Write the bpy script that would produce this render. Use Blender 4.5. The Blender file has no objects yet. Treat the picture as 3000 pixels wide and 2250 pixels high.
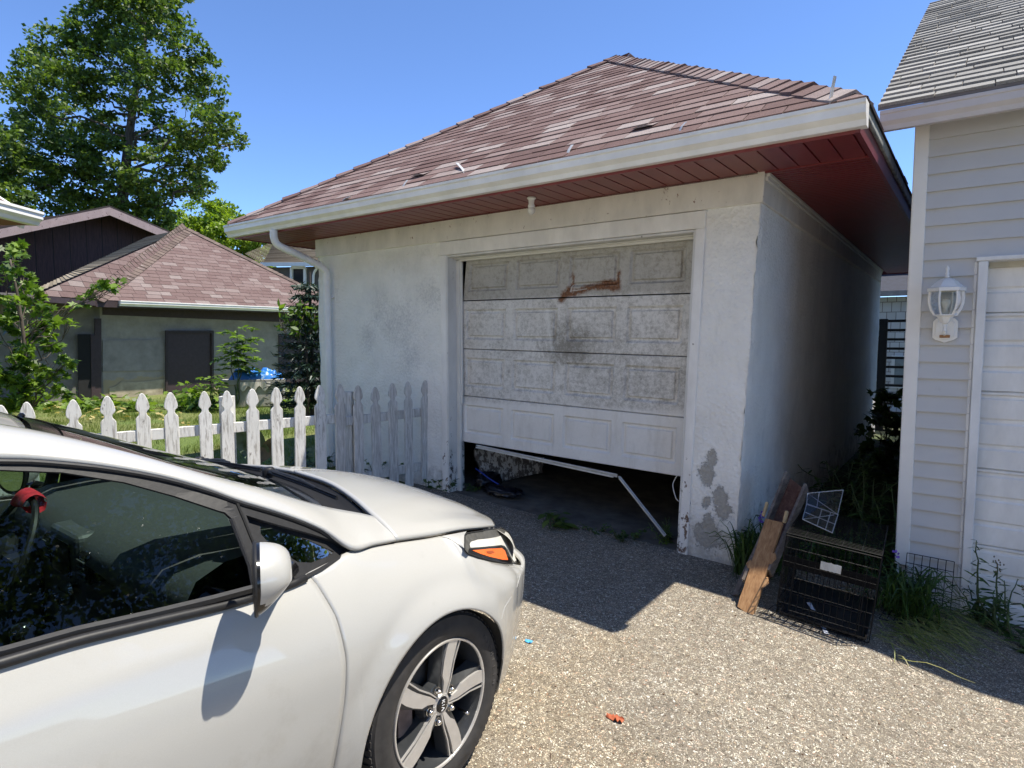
import bpy, bmesh, math, random
import numpy as np
from mathutils import Matrix, Vector, geometry
R = math.radians
random.seed(7); rng = np.random.default_rng(7)
scene = bpy.context.scene
COL = scene.collection

# ------------------------------------------------------------ camera, sky, sun, exposure
FPX, PITCH, CAMH = 1829.4, 0.075, 1.5          # focal length for a 3000 px wide frame
cam_d = bpy.data.cameras.new('camera'); cam = bpy.data.objects.new('camera', cam_d); COL.objects.link(cam)
cam.location = (0, 0, CAMH); cam.rotation_euler = (math.pi/2-PITCH, 0, 0)
cam_d.sensor_fit = 'HORIZONTAL'; cam_d.sensor_width = 36; cam_d.lens = 36*FPX/3000
cam_d.clip_start = 0.05; cam_d.clip_end = 2000
scene.camera = cam
SUN = Vector((0.4034, -0.0175, 0.9149)).normalized()
world = bpy.data.worlds.new('World'); scene.world = world; world.use_nodes = True
wn = world.node_tree.nodes; wl = world.node_tree.links
sky = wn.new('ShaderNodeTexSky'); sky.sky_type = 'NISHITA'; sky.sun_disc = False
sky.sun_elevation = R(66.2); sky.sun_rotation = R(92.5)
sky.air_density = 0.48; sky.dust_density = 0.0; sky.ozone_density = 7.5; sky.altitude = 200
bg = wn.get('Background') or wn.new('ShaderNodeBackground')
wo = wn.get('World Output') or wn.new('ShaderNodeOutputWorld')
wl.new(sky.outputs[0], bg.inputs['Color']); wl.new(bg.outputs[0], wo.inputs['Surface'])
bg.inputs['Strength'].default_value = 0.11
sun_d = bpy.data.lights.new('sun', 'SUN'); sun_o = bpy.data.objects.new('sun', sun_d); COL.objects.link(sun_o)
sun_d.energy = 2.5; sun_d.angle = R(0.53); sun_d.color = (1.0, 0.94, 0.83)
sun_o.rotation_euler = (-SUN).to_track_quat('-Z', 'Y').to_euler()
scene.view_settings.view_transform = 'Standard'; scene.view_settings.look = 'None'
scene.view_settings.gamma = 1; scene.view_settings.exposure = 1.72
scene.render.engine = 'CYCLES'
try:
    scene.cycles.max_bounces = 8; scene.cycles.diffuse_bounces = 4; scene.cycles.transparent_max_bounces = 12
except Exception: pass

# ------------------------------------------------------------ frames: world, garage, car
YAW = -0.6371
FR = {'W': Matrix.Identity(4),
      'G': Matrix.Translation((1.4756, 4.0333, 0)) @ Matrix.Rotation(YAW, 4, 'Z'),     # x along the garage front, y into the lot
      'C': Matrix.Translation((-0.228, 2.007, 0)) @ Matrix.Rotation(R(52.5), 4, 'Z')}  # x to the car's nose, y to its left side
GI = FR['G'].inverted()
D = 1.3562
def ray(x, y):
    cp, sp = math.cos(PITCH), math.sin(PITCH)
    a = (x*D-1500)/FPX; b = -(y*D-1125)/FPX
    return Vector((a, b*sp+cp, b*cp-sp))
def at(x, y, Y):
    v = ray(x, y); return Vector((0, 0, CAMH)) + v*(Y/v.y)
def on_plane(x, y, P, n):
    v = ray(x, y); o = Vector((0, 0, CAMH)); return o + v*((Vector(P)-o).dot(n)/v.dot(n))
def g2w(u, v, z=0): return FR['G'] @ Vector((u, v, z))
def gxy(x, y, v):                                  # point of the plane y=v of the garage frame
    n = FR['G'].to_3x3() @ Vector((0, 1, 0)); return GI @ on_plane(x, y, g2w(0, v), n)
def lerp(a, b, t): return a+(b-a)*t
def interp(x, pts):
    xs = [p[0] for p in pts]; return np.interp(x, xs, [p[1] for p in pts])
def zg(u, v):                                      # height of the ground in the garage frame
    g = interp(u, [(-30, .35), (-9, .24), (-4.2, .16), (-2.8, .12), (-1.6, .055), (-.3, -.002), (.3, -.03), (1.3, -.165), (3, -.24), (9, -.3)])
    return float(g + 0.012*max(min(v, 0), -8) + .004*max(0, min(v, 20)))
def zw(x, y):
    p = GI @ Vector((x, y, 0)); return zg(p.x, p.y)

# ------------------------------------------------------------ objects and naming
ORG = {}
def tag(o, label=None, cat=None, group=None, kind=None):
    if label: o['label'] = label
    if cat: o['category'] = cat
    if group: o['group'] = group
    if kind: o['kind'] = kind
    return o
def thing(name, label, cat, org=(0, 0, 0), fr='W', group=None):
    o = bpy.data.objects.new(name, None); COL.objects.link(o); o.empty_display_size = .1
    o.matrix_world = FR[fr] @ Matrix.Translation(org); ORG[o] = Vector(org)
    return tag(o, label, cat, group)
def link(name, me, parent=None, org=None, fr='W', smooth=False):
    o = bpy.data.objects.new(name, me); COL.objects.link(o)
    if parent is not None:
        ob = ORG[parent]; me.transform(Matrix.Translation(-ob)); o.parent = parent; ORG[o] = ob
    else:
        ob = Vector(org or (0, 0, 0)); me.transform(Matrix.Translation(-ob)); o.matrix_world = FR[fr] @ Matrix.Translation(ob); ORG[o] = ob
    if smooth:
        me.polygons.foreach_set('use_smooth', [True]*len(me.polygons))
    me.update(); return o
def kids(o): return [c for c in bpy.data.objects if c.parent == o]
def copy_tree(o, parent=None):
    c = o.copy(); COL.objects.link(c); ORG[c] = ORG.get(o, Vector())
    if parent is not None: c.parent = parent
    for ch in kids(o): copy_tree(ch, c)
    return c

class MB:
    def __init__(s): s.v = []; s.f = []; s.col = []
    def add(s, v, f, c=None):
        n = len(s.v); s.v += [tuple(p) for p in v]; s.f += [tuple(i+n for i in q) for q in f]
        s.col += [c]*len(f); return s
    def box(s, a, b, M=None, c=None):
        x0, y0, z0 = a; x1, y1, z1 = b
        v = [Vector(p) for p in ((x0,y0,z0),(x1,y0,z0),(x1,y1,z0),(x0,y1,z0),(x0,y0,z1),(x1,y0,z1),(x1,y1,z1),(x0,y1,z1))]
        if M is not None: v = [M @ p for p in v]
        return s.add(v, [(0,3,2,1),(4,5,6,7),(0,1,5,4),(1,2,6,5),(2,3,7,6),(3,0,4,7)], c)
    def quad(s, *p, c=None): return s.add(p, [tuple(range(len(p)))], c)
    def bar(s, a, b, w, h, up=(0, 0, 1), c=None):
        a = Vector(a); b = Vector(b); d = (b-a); L = d.length; d.normalize()
        r = d.cross(Vector(up));
        if r.length < 1e-4: r = d.cross(Vector((1, 0, 0)))
        r.normalize(); u = r.cross(d)
        M = Matrix((r, d, u)).transposed().to_4x4(); M.translation = a
        return s.box((-w/2, 0, -h/2), (w/2, L, h/2), M, c)
    def tube(s, pts, r, n=8, cap=True, c=None):
        pts = [Vector(p) for p in pts]; m = len(pts)
        rr = r if isinstance(r, (list, tuple)) else [r]*m
        vs = []; ref = None
        for i, p in enumerate(pts):
            t = (pts[min(i+1, m-1)]-pts[max(i-1, 0)]).normalized()
            if ref is None:
                ref = Vector((0, 0, 1)) if abs(t.z) < .9 else Vector((1, 0, 0))
            a = (ref-t*ref.dot(t)).normalized(); b = t.cross(a); ref = a
            for k in range(n):
                q = 2*math.pi*k/n; vs.append(p+(a*math.cos(q)+b*math.sin(q))*rr[i])
        fs = [(i*n+k, i*n+(k+1) % n, (i+1)*n+(k+1) % n, (i+1)*n+k) for i in range(m-1) for k in range(n)]
        if cap: fs += [tuple(range(n))[::-1], tuple((m-1)*n+k for k in range(n))]
        return s.add(vs, fs, c)
    def lathe(s, prof, n=32, M=None, a0=0, a1=2*math.pi, close=True):   # prof: (radius, height) about local z
        vs = []; full = abs(a1-a0-2*math.pi) < 1e-6; N = n if full else n+1
        for r, h in prof:
            for k in range(N):
                q = a0+(a1-a0)*k/n; p = Vector((r*math.cos(q), r*math.sin(q), h)); vs.append(M @ p if M is not None else p)
        fs = []
        for i in range(len(prof)-1):
            for k in range(n):
                k2 = (k+1) % N; fs.append((i*N+k, i*N+k2, (i+1)*N+k2, (i+1)*N+k))
        return s.add(vs, fs)
    def grid(s, P, flip=False, c=None):               # P: rows of points
        n = len(P[0]); vs = [p for row in P for p in row]
        fs = [(i*n+j, i*n+j+1, (i+1)*n+j+1, (i+1)*n+j) for i in range(len(P)-1) for j in range(n-1)]
        if flip: fs = [f[::-1] for f in fs]
        return s.add(vs, fs, c)
    def prism(s, poly, a, b, M=None, c=None):         # poly in xy, extruded from z=a to z=b
        n = len(poly); v = [Vector((x, y, a)) for x, y in poly]+[Vector((x, y, b)) for x, y in poly]
        if M is not None: v = [M @ p for p in v]
        s.add(v, [tuple(range(n))[::-1], tuple(range(n, 2*n))]+[(i, (i+1) % n, n+(i+1) % n, n+i) for i in range(n)], c); return s
    def build(s, name, mat, parent=None, org=None, fr='W', smooth=False, mods=None, weld=False, sharp=None):
        me = bpy.data.meshes.new(name); me.from_pydata(s.v, [], s.f)
        if any(c is not None for c in s.col):
            at_ = me.attributes.new('tone', 'FLOAT', 'FACE'); at_.data.foreach_set('value', [0.5 if c is None else float(c) for c in s.col])
        me.materials.append(mat)
        if weld or smooth:
            bm = bmesh.new(); bm.from_mesh(me)
            if weld: bmesh.ops.remove_doubles(bm, verts=bm.verts, dist=1e-4)
            bmesh.ops.recalc_face_normals(bm, faces=bm.faces); bm.to_mesh(me); bm.free()
        o = link(name, me, parent, org, fr, smooth)
        if sharp is not None:
            me.set_sharp_from_angle(angle=R(sharp)) if hasattr(me, 'set_sharp_from_angle') else None
        if mods:
            for t, kw in mods:
                m = o.modifiers.new(t.lower(), t)
                for k, v_ in kw.items(): setattr(m, k, v_)
        return o
BEV = lambda w, seg=2: [('BEVEL', dict(width=w, segments=seg, limit_method='ANGLE', angle_limit=R(40)))]

# ------------------------------------------------------------ materials
class NB:
    def __init__(s, name):
        s.m = bpy.data.materials.new(name); s.m.use_nodes = True; s.t = s.m.node_tree; s.n = s.t.nodes
        s.b = s.n.get('Principled BSDF'); s.out = s.n.get('Material Output'); s.tc = s.n.new('ShaderNodeTexCoord')
        s.co = s.tc.outputs['Object']
    def L(s, a, b): s.t.links.new(a, b)
    def put(s, inp, v):
        if isinstance(v, bpy.types.NodeSocket): s.L(v, inp)
        elif isinstance(v, (tuple, list)) and len(v) == 3 and inp.type == 'RGBA': inp.default_value = (*v, 1)
        else: inp.default_value = v
    def mapv(s, scale=(1,1,1), rot=(0,0,0), loc=(0,0,0), vec=None):
        n = s.n.new('ShaderNodeMapping'); s.L(vec or s.co, n.inputs[0]); n.inputs['Scale'].default_value = scale; n.inputs['Rotation'].default_value = rot; n.inputs['Location'].default_value = loc
        return n.outputs[0]
    def noise(s, scale, detail=4, rough=.55, vec=None, dist=0, out='Fac'):
        n = s.n.new('ShaderNodeTexNoise'); s.L(vec or s.co, n.inputs['Vector']); n.inputs['Scale'].default_value = scale
        n.inputs['Detail'].default_value = detail; n.inputs['Roughness'].default_value = rough; n.inputs['Distortion'].default_value = dist
        return n.outputs[out]
    def vor(s, scale, feat='F1', out='Distance', vec=None, rand=1):
        n = s.n.new('ShaderNodeTexVoronoi'); n.feature = feat; s.L(vec or s.co, n.inputs['Vector']); n.inputs['Scale'].default_value = scale; n.inputs['Randomness'].default_value = rand
        return n.outputs[out]
    def math(s, op, a, b=0.0, clamp=False):
        n = s.n.new('ShaderNodeMath'); n.operation = op; n.use_clamp = clamp; s.put(n.inputs[0], a); s.put(n.inputs[1], b); return n.outputs[0]
    def rng(s, v, a, b, c=0.0, d=1.0):
        n = s.n.new('ShaderNodeMapRange'); s.put(n.inputs[0], v); n.inputs[1].default_value = a; n.inputs[2].default_value = b; n.inputs[3].default_value = c; n.inputs[4].default_value = d; n.clamp = True
        return n.outputs[0]
    def mix(s, f, a, b, mode='MIX'):
        n = s.n.new('ShaderNodeMix'); n.data_type = 'RGBA'; n.blend_type = mode; s.put(n.inputs[0], f); s.put(n.inputs[6], a); s.put(n.inputs[7], b); return n.outputs[2]
    def ramp(s, v, st, const=False):
        n = s.n.new('ShaderNodeValToRGB'); s.put(n.inputs[0], v); e = n.color_ramp.elements
        if const: n.color_ramp.interpolation = 'CONSTANT'
        while len(e) < len(st): e.new(.5)
        for i, (p, c) in enumerate(st): e[i].position = p; e[i].color = (*c, 1) if len(c) == 3 else c
        return n.outputs[0]
    def attr(s, name='tone'):
        n = s.n.new('ShaderNodeAttribute'); n.attribute_name = name; return n.outputs['Fac']
    def sep(s, vec=None):
        n = s.n.new('ShaderNodeSeparateXYZ'); s.L(vec or s.co, n.inputs[0]); return n.outputs
    def island(s): return s.n.new('ShaderNodeNewGeometry').outputs['Random Per Island']
    def spot(s, c, r, sc=(1,1,1)):                    # 1 at the centre falling to 0 at distance r
        m = s.mapv(scale=tuple(k/r for k in sc), loc=tuple(-c[i]*sc[i]/r for i in range(3)))
        n = s.n.new('ShaderNodeVectorMath'); n.operation = 'LENGTH'; s.L(m, n.inputs[0])
        return s.math('SUBTRACT', 1.0, n.outputs['Value'], True)
    def warp(s, amt, scale):
        n = s.noise(scale, 5, .7, out='Color'); v = s.n.new('ShaderNodeVectorMath'); v.operation = 'MULTIPLY_ADD'; s.L(n, v.inputs[0]); v.inputs[1].default_value = (amt,)*3
        w = s.n.new('ShaderNodeVectorMath'); w.operation = 'SUBTRACT'; s.L(s.co, w.inputs[0]); w.inputs[1].default_value = (amt/2,)*3; s.L(w.outputs[0], v.inputs[2]); return v.outputs[0]
    def seg(s, a, b, r, vec):                         # 1 on the segment a-b (x, z) falling to 0 at distance r
        x, _, z = s.sep(vec); dx, dz = b[0]-a[0], b[1]-a[1]; L2 = dx*dx+dz*dz
        px, pz = s.math('SUBTRACT', x, a[0]), s.math('SUBTRACT', z, a[1])
        h = s.math('DIVIDE', s.math('ADD', s.math('MULTIPLY', px, dx), s.math('MULTIPLY', pz, dz)), L2, True)
        ex, ez = s.math('SUBTRACT', px, s.math('MULTIPLY', h, dx)), s.math('SUBTRACT', pz, s.math('MULTIPLY', h, dz))
        d = s.math('SQRT', s.math('ADD', s.math('MULTIPLY', ex, ex), s.math('MULTIPLY', ez, ez))); return s.rng(d, 0, r, 1, 0)
    def fin(s, col, rough=.7, bump=None, metal=0, spec=.5, **kw):
        s.put(s.b.inputs['Base Color'], col); s.put(s.b.inputs['Roughness'], rough); s.put(s.b.inputs['Metallic'], metal); s.put(s.b.inputs['Specular IOR Level'], spec)
        for k, v in kw.items(): s.put(s.b.inputs[k.replace('_', ' ')], v)
        if bump:
            n = s.n.new('ShaderNodeBump'); n.inputs['Strength'].default_value = bump[1]; n.inputs['Distance'].default_value = bump[2]
            s.L(bump[0], n.inputs['Height']); s.L(n.outputs[0], s.b.inputs['Normal'])
        return s.m
def simple(name, col, rough=.6, var=.12, scale=12, metal=0, bump=0, spec=.5, **kw):
    n = NB(name); k = n.noise(scale, 5)
    lo = tuple(c*(1-var) for c in col); hi = tuple(min(1, c*(1+var)) for c in col)
    return n.fin(n.ramp(k, [(.3, lo), (.7, hi)]), rough, (k, bump, .01) if bump else None, metal, spec, **kw)

def mat_driveway():
    n = NB('aggregate_driveway'); w = n.mix(.06, n.co, n.noise(60, 2, vec=n.co, out='Color'))
    c = n.vor(108, out='Color', vec=w); d = n.vor(108, vec=w)
    sp = n.n.new('ShaderNodeSeparateColor'); n.L(c, sp.inputs[0])
    stone = n.rng(n.math('ADD', d, n.math('MULTIPLY', sp.outputs[1], .22)), .50, .60, 1, 0)
    st = n.ramp(sp.outputs[0], [(0, (.10,.09,.075)), (.16, (.20,.17,.135)), (.34, (.36,.315,.24)), (.50, (.51,.46,.365)), (.68, (.655,.61,.51)), (.85, (.79,.755,.665))], True)
    tint = n.ramp(sp.outputs[2], [(0, (1,1,1)), (.45, (1.0,.97,.90)), (.7, (1.04,.93,.86)), (.88, (.9,.97,1.0)), (.97, (1.1,.76,.66))], True); st = n.mix(1, st, tint, 'MULTIPLY')
    mtx = n.ramp(n.noise(220, 4, .7), [(.32, (.115,.10,.083)), (.55, (.22,.19,.15)), (.7, (.35,.31,.25))])
    col = n.mix(stone, mtx, st)
    big = n.noise(1.1, 6, .65); col = n.mix(n.rng(big, .42, .68, 0, .5), col, n.mix(1, col, (.66,.65,.66), 'MULTIPLY'))
    warm = n.noise(.7, 5, .6, vec=n.mapv(loc=(5,3,1))); col = n.mix(n.rng(warm, .50, .72, 0, .5), col, n.mix(1, col, (1.08,.95,.74), 'MULTIPLY'))
    spots = n.rng(n.noise(5, 7, .75, vec=n.mapv(loc=(2,9,1))), .62, .72, 0, .4); col = n.mix(spots, col, n.mix(1, col, (.5,.44,.38), 'MULTIPLY'))
    oil = n.rng(n.noise(2.3, 5, .6, vec=n.mapv(loc=(7,1,3))), .64, .74, 0, .45); col = n.mix(oil, col, n.mix(1, col, (.5,.5,.5), 'MULTIPLY'))
    h = n.math('ADD', n.math('MULTIPLY', stone, .8), n.math('MULTIPLY', big, .8))
    return n.fin(col, .9, (h, .8, .006), spec=.15)
def mat_stucco():
    n = NB('white_stucco'); a = n.noise(70, 6, .65); b = n.vor(38); x, y, z = n.sep()
    base = n.ramp(n.noise(3, 6, .6), [(.3, (.82,.80,.755)), (.7, (.92,.90,.855))])
    base = n.mix(n.rng(n.noise(1.1, 6, .7), .5, .72, 0, .35), base, (.47,.47,.475))
    mold = None
    for c, r in (((-3.17,0,1.60),.55), ((-3.42,0,1.75),.30), ((-2.78,0,1.85),.30), ((-3.0,0,1.3),.35), ((-3.6,0,1.5),.28)):
        q = n.spot(c, r, (1,.3,1)); mold = q if mold is None else n.math('MAXIMUM', mold, q)
    mm = n.rng(n.math('ADD', n.math('MULTIPLY', n.math('POWER', mold, .5), .27), n.math('ADD', n.math('MULTIPLY', n.noise(45, 9, .8), .7), n.math('MULTIPLY', n.noise(4, 6, .7), .35))), .70, .90)
    col = n.mix(n.math('MULTIPLY', mm, .5), base, (.25,.25,.265))
    low = n.rng(z, .45, .0); lo = n.rng(n.math('ADD', n.math('MULTIPLY', low, .3), n.noise(6, 8, .7)), .62, .8)
    col = n.mix(n.math('MULTIPLY', lo, .6), col, (.30,.28,.25))
    pl = None
    for c, r in (((-.171,0,.693), .060), ((-.201,0,.585), .085), ((-.185,0,.545), .05), ((-.108,0,.43), .085), ((-.085,0,.36), .085), ((-.201,0,.385), .045), ((-.188,0,.25), .07), ((-.165,0,.16), .11), ((-.245,0,.175), .065), ((-.20,0,.13), .08)):
        s_ = n.spot(c, r*1.35, (1, .2, .75)); pl = s_ if pl is None else n.math('MAXIMUM', pl, s_)
    pk = n.rng(n.math('ADD', n.math('MULTIPLY', pl, .50), n.noise(21, 9, .82)), .755, .785)
    cr_ = n.rng(n.math('ADD', n.noise(30, 8, .8), n.rng(z, 1.0, .1, 0, .10)), .72, .74, 0, .7); pk = n.math('MAXIMUM', pk, cr_)
    col = n.mix(pk, col, n.ramp(n.noise(50, 4), [(.3, (.36,.34,.305)), (.7, (.47,.45,.41))]))
    side = n.rng(n.noise(9, 8, .75, vec=n.mapv(scale=(1,1,.3))), .55, .75, 0, .3); col = n.mix(side, col, (.42,.42,.43))
    h = n.math('ADD', n.math('ADD', n.math('MULTIPLY', a, .8), n.math('MULTIPLY', b, .7)), n.math('MULTIPLY', pk, -1.0))
    return n.fin(col, .9, (h, .7, .014), spec=.2)
def mat_oldpaint(name, base=(.84,.81,.765), chip=(.16,.10,.07), amt=.70, zlow=True):
    n = NB(name); x, y, z = n.sep()
    col = n.ramp(n.noise(7, 6, .6, vec=n.mapv(scale=(1,1,.4))), [(.3, tuple(c*.85 for c in base)), (.7, tuple(min(1,c*1.08) for c in base))])
    k = n.noise(26, 8, .7, vec=n.mapv(scale=(1,1,.55)))
    if zlow: k = n.math('ADD', k, n.rng(z, .95, .1, 0, .16))
    pk = n.rng(k, amt, amt+.03); col = n.mix(pk, col, chip)
    return n.fin(col, .65, (n.math('SUBTRACT', n.math('MULTIPLY', k, .3), pk), .35, .004))
def mat_door():
    n = NB('grimy_white_steel'); x, y, z = n.sep(); w = n.warp(.09, 14)
    base = n.ramp(n.noise(2.2, 5), [(.3, (.74,.715,.68)), (.7, (.83,.805,.77))])
    up = n.rng(n.math('ADD', z, n.math('MULTIPLY', x, -.02)), .955, 1.0, .10, 1)
    s = n.noise(26, 10, .85, dist=.15); g = n.noise(3.4, 7, .7); g2 = n.noise(7, 6, .7, vec=n.mapv(loc=(3,1,7)))
    spot = n.math('ADD', n.math('MULTIPLY', n.spot((-1.40, 0, 1.45), .34, (1,.1,1.3)), .20), n.math('MULTIPLY', n.spot((-.9, 0, 1.2), .7, (1,.1,1)), .06))
    dirt = n.rng(n.math('ADD', n.math('ADD', s, n.math('MULTIPLY', n.math('ADD', g, g2), .28)), spot), .74, .98)
    col = n.mix(n.math('MULTIPLY', n.math('MULTIPLY', dirt, up), .85), base, (.15,.135,.11))
    col = n.mix(n.math('MULTIPLY', up, .20), col, (.36,.325,.265))
    low = n.rng(n.noise(16, 8, .8), .60, .75, 0, .35); col = n.mix(low, col, (.36,.36,.35))
    top = n.rng(z, 1.80, 1.84, 0, .50); col = n.mix(top, col, (.20,.18,.14))
    col = n.mix(n.math('MULTIPLY', n.rng(n.noise(9, 8, .75, vec=n.mapv(scale=(1,1,.25))), .5, .7), .35), col, n.mix(1, col, (.6,.57,.5), 'MULTIPLY'))
    f = None
    for a_, b_, r in (((-1.455,1.80),(-1.365,1.885),.038), ((-1.365,1.885),(-1.345,1.975),.022), ((-1.43,1.825),(-1.19,1.880),.034), ((-1.19,1.885),(-1.07,1.900),.026), ((-1.12,1.89),(-.955,1.868),.036), ((-1.08,1.915),(-.96,1.90),.03), ((-.955,1.87),(-.948,1.985),.022)):
        q = n.seg(a_, b_, r*1.6, w); f = q if f is None else n.math('MAXIMUM', f, q)
    ru = n.rng(n.math('ADD', f, n.math('MULTIPLY', n.noise(28, 7, .75), .6)), .60, 1.12)
    col = n.mix(ru, col, n.ramp(n.noise(55, 5), [(.35, (.08,.028,.011)), (.65, (.24,.095,.036))]))
    f = None
    for a_, b_, r in (((-1.365,1.86),(-1.352,1.905),.008), ((-1.345,1.862),(-1.22,1.873),.004)):
        q = n.seg(a_, b_, r*1.5, n.warp(.02, 30)); f = q if f is None else n.math('MAXIMUM', f, q)
    col = n.mix(n.rng(f, .2, .8), col, (.50,.47,.43))
    st = None; w2 = n.warp(.03, 8)
    for a_, b_, r in (((-1.955,1.76),(-1.93,1.55),.028), ((-1.93,1.6),(-1.905,1.42),.02), ((-1.585,1.70),(-1.57,1.52),.028), ((-1.57,1.55),(-1.545,1.40),.02)):
        q = n.seg(a_, b_, r*1.5, w2); st = q if st is None else n.math('MAXIMUM', st, q)
    col = n.mix(n.math('MULTIPLY', st, .55), col, (.80,.78,.74))
    return n.fin(col, .5, (s, .12, .003), spec=.4)
def mat_shingle(name, cols, gran=.25, moss=0):
    n = NB(name); t = n.attr('tone'); c = n.ramp(t, cols)
    g = n.noise(190, 3, .8); c = n.mix(gran, c, n.mix(1, c, n.ramp(g, [(.3, (.35,.35,.35)), (.7, (1.7,1.7,1.7))]), 'MULTIPLY'))
    p = n.noise(11, 5, .7); c = n.mix(n.rng(p, .45, .75, 0, .4), c, n.mix(1, c, (.6,.58,.6), 'MULTIPLY'))
    return n.fin(c, .92, (g, .5, .004), spec=.2)
def mat_leaf(name, dark, mid, lite, trans=.35, rough=.45):
    n = NB(name); r = n.island(); c = n.ramp(r, [(0, dark), (.45, mid), (1, lite)])
    k = n.noise(.9, 3); c = n.mix(n.rng(k, .35, .65, 0, .45), c, n.mix(1, c, (1.35,1.2,.8), 'MULTIPLY'))
    n.fin(c, rough, spec=.4)
    tr = n.n.new('ShaderNodeBsdfTranslucent'); n.L(n.mix(1, c, (1.4,1.5,.6), 'MULTIPLY'), tr.inputs[0])
    mx = n.n.new('ShaderNodeMixShader'); mx.inputs[0].default_value = trans
    n.L(n.b.outputs[0], mx.inputs[1]); n.L(tr.outputs[0], mx.inputs[2]); n.L(mx.outputs[0], n.out.inputs[0]); return n.m
def mat_wood(name, a, b, c, axis=2, rough=.7, sc=1):
    n = NB(name); s = [9*sc]*3; s[axis] = .8*sc
    k = n.noise(3, 7, .7, vec=n.mapv(scale=tuple(s)), dist=.6); col = n.ramp(k, [(.3, a), (.5, b), (.68, c)])
    col = n.mix(n.rng(n.noise(8, 6), .55, .7, 0, .5), col, a)
    return n.fin(col, rough, (k, .4, .003))
def mat_glass(name, tint=(.35,.45,.42), ior=1.5, rough=.0):
    n = NB(name); tr = n.n.new('ShaderNodeBsdfTransparent'); tr.inputs[0].default_value = (*tint, 1)
    gl = n.n.new('ShaderNodeBsdfGlossy'); gl.inputs['Roughness'].default_value = rough; gl.inputs[0].default_value = (1,1,1,1)
    fr = n.n.new('ShaderNodeFresnel'); fr.inputs[0].default_value = ior
    mx = n.n.new('ShaderNodeMixShader'); n.L(fr.outputs[0], mx.inputs[0]); n.L(tr.outputs[0], mx.inputs[1]); n.L(gl.outputs[0], mx.inputs[2]); n.L(mx.outputs[0], n.out.inputs[0]); return n.m

M = {}
M['drive'] = mat_driveway()
M['stucco'] = mat_stucco()
M['trim'] = mat_oldpaint('chipped_white_trim', amt=.685)
M['trim_clean'] = simple('white_trim', (.70,.68,.63), .55, .06, 6)
M['jamb'] = mat_oldpaint('chipped_jamb_paint', (.68,.66,.62), (.09,.08,.07), .66)
M['frieze'] = mat_oldpaint('dusty_frieze_paint', (.76,.72,.65), (.22,.10,.06), .645, False)
M['door'] = mat_door()
M['gutter'] = simple('white_gutter_metal', (.84,.82,.785), .38, .10, 5, spec=.5)
M['soffit'] = simple('maroon_aluminium', (.19,.030,.033), .38, .12, 4)
M['fascia'] = simple('maroon_fascia', (.15,.028,.038), .4, .12, 4)
M['dark'] = simple('dark_gap', (.01,.01,.01), .9, .1)
M['concrete'] = simple('grey_concrete', (.23,.22,.20), .9, .25, 9, bump=.3)
RED = [(0, (.125,.078,.072)), (.3, (.165,.108,.100)), (.55, (.21,.150,.140)), (.78, (.265,.212,.20)), (1, (.33,.285,.27))]
M['red_shingle'] = mat_shingle('faded_red_shingle', RED, .55)
M['pink_shingle'] = mat_shingle('faded_pink_shingle', [(0, (.135,.090,.083)), (.4, (.155,.108,.099)), (.75, (.18,.132,.122)), (1, (.23,.19,.175))], .4)
M['cap_shingle'] = mat_shingle('dark_cap_shingle', [(0, (.10,.075,.065)), (1, (.17,.13,.11))], .4)
M['grey_shingle'] = mat_shingle('grey_shingle', [(0, (.20,.195,.185)), (.5, (.29,.285,.27)), (1, (.39,.38,.36))], .6)
M['tan_shingle'] = mat_shingle('tan_shingle', [(0, (.15,.125,.09)), (.5, (.22,.185,.135)), (1, (.28,.245,.19))], .4)
nn = NB('grey_vinyl_siding'); X_, Y_, Z_ = nn.sep(); k = nn.noise(1.6, 5, .6); k2 = nn.noise(14, 7, .75, vec=nn.mapv(scale=(1,1,.4)))
cc = nn.ramp(k, [(.3, (.555,.552,.545)), (.7, (.615,.61,.60))]); cc = nn.mix(nn.rng(nn.math('ADD', k2, nn.rng(Z_, .5, -.2, 0, .16)), .62, .85, 0, .45), cc, (.33,.30,.25))
M['siding'] = nn.fin(cc, .5, (k, .25, .02))
M['white_vinyl'] = simple('white_vinyl', (.86,.84,.80), .4, .05, 4)
M['white_paint'] = mat_oldpaint('worn_white_frame', (.82,.82,.81), (.3,.27,.24), .78)
M['blue_jet'] = simple('faint_shadow_line', (.3,.3,.3), .6)
nn = NB('weathered_white_wood'); k = nn.noise(5, 8, .7, vec=nn.mapv(scale=(12,12,1.4)), dist=.5); k2 = nn.noise(30, 6, .7, vec=nn.mapv(scale=(1,1,.35)))
cc = nn.ramp(nn.noise(5, 5), [(.3,(.62,.61,.57)), (.7,(.76,.75,.72))]); cc = nn.mix(nn.rng(k, .50, .62, 0, .85), cc, (.33,.305,.275)); cc = nn.mix(nn.rng(k2, .63, .67, 0, .9), cc, (.20,.18,.16))
M['picket'] = nn.fin(cc, .8, (k, .5, .004))
cc = nn = NB('gate_picket_wood'); k = nn.noise(5, 8, .7, vec=nn.mapv(scale=(12,12,1.2)), dist=.5); M['picket_gate'] = nn.fin(nn.ramp(k, [(.3,(.30,.275,.25)), (.48,(.50,.48,.45)), (.6,(.66,.64,.61))]), .85, (k, .5, .004))  # darker, greyer wood tone for the gate pickets
M['brown_board'] = mat_wood('dark_brown_boards', (.018,.010,.010), (.035,.018,.019), (.06,.033,.032), 2)
M['barnboard_trim'] = simple('dark_brown_trim', (.03,.018,.018), .6, .2, 20)
M['brown_panel'] = simple('brown_panel', (.045,.028,.03), .6, .2, 20)
M['bark'] = mat_wood('tree_bark', (.045,.035,.028), (.09,.072,.055), (.15,.125,.10), 2, .95, .6)
M['glass'] = mat_glass('clear_glass', (.85,.9,.88), 1.45)
M['pane'] = simple('dark_window_pane', (.03,.035,.04), .05, .1)
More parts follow.
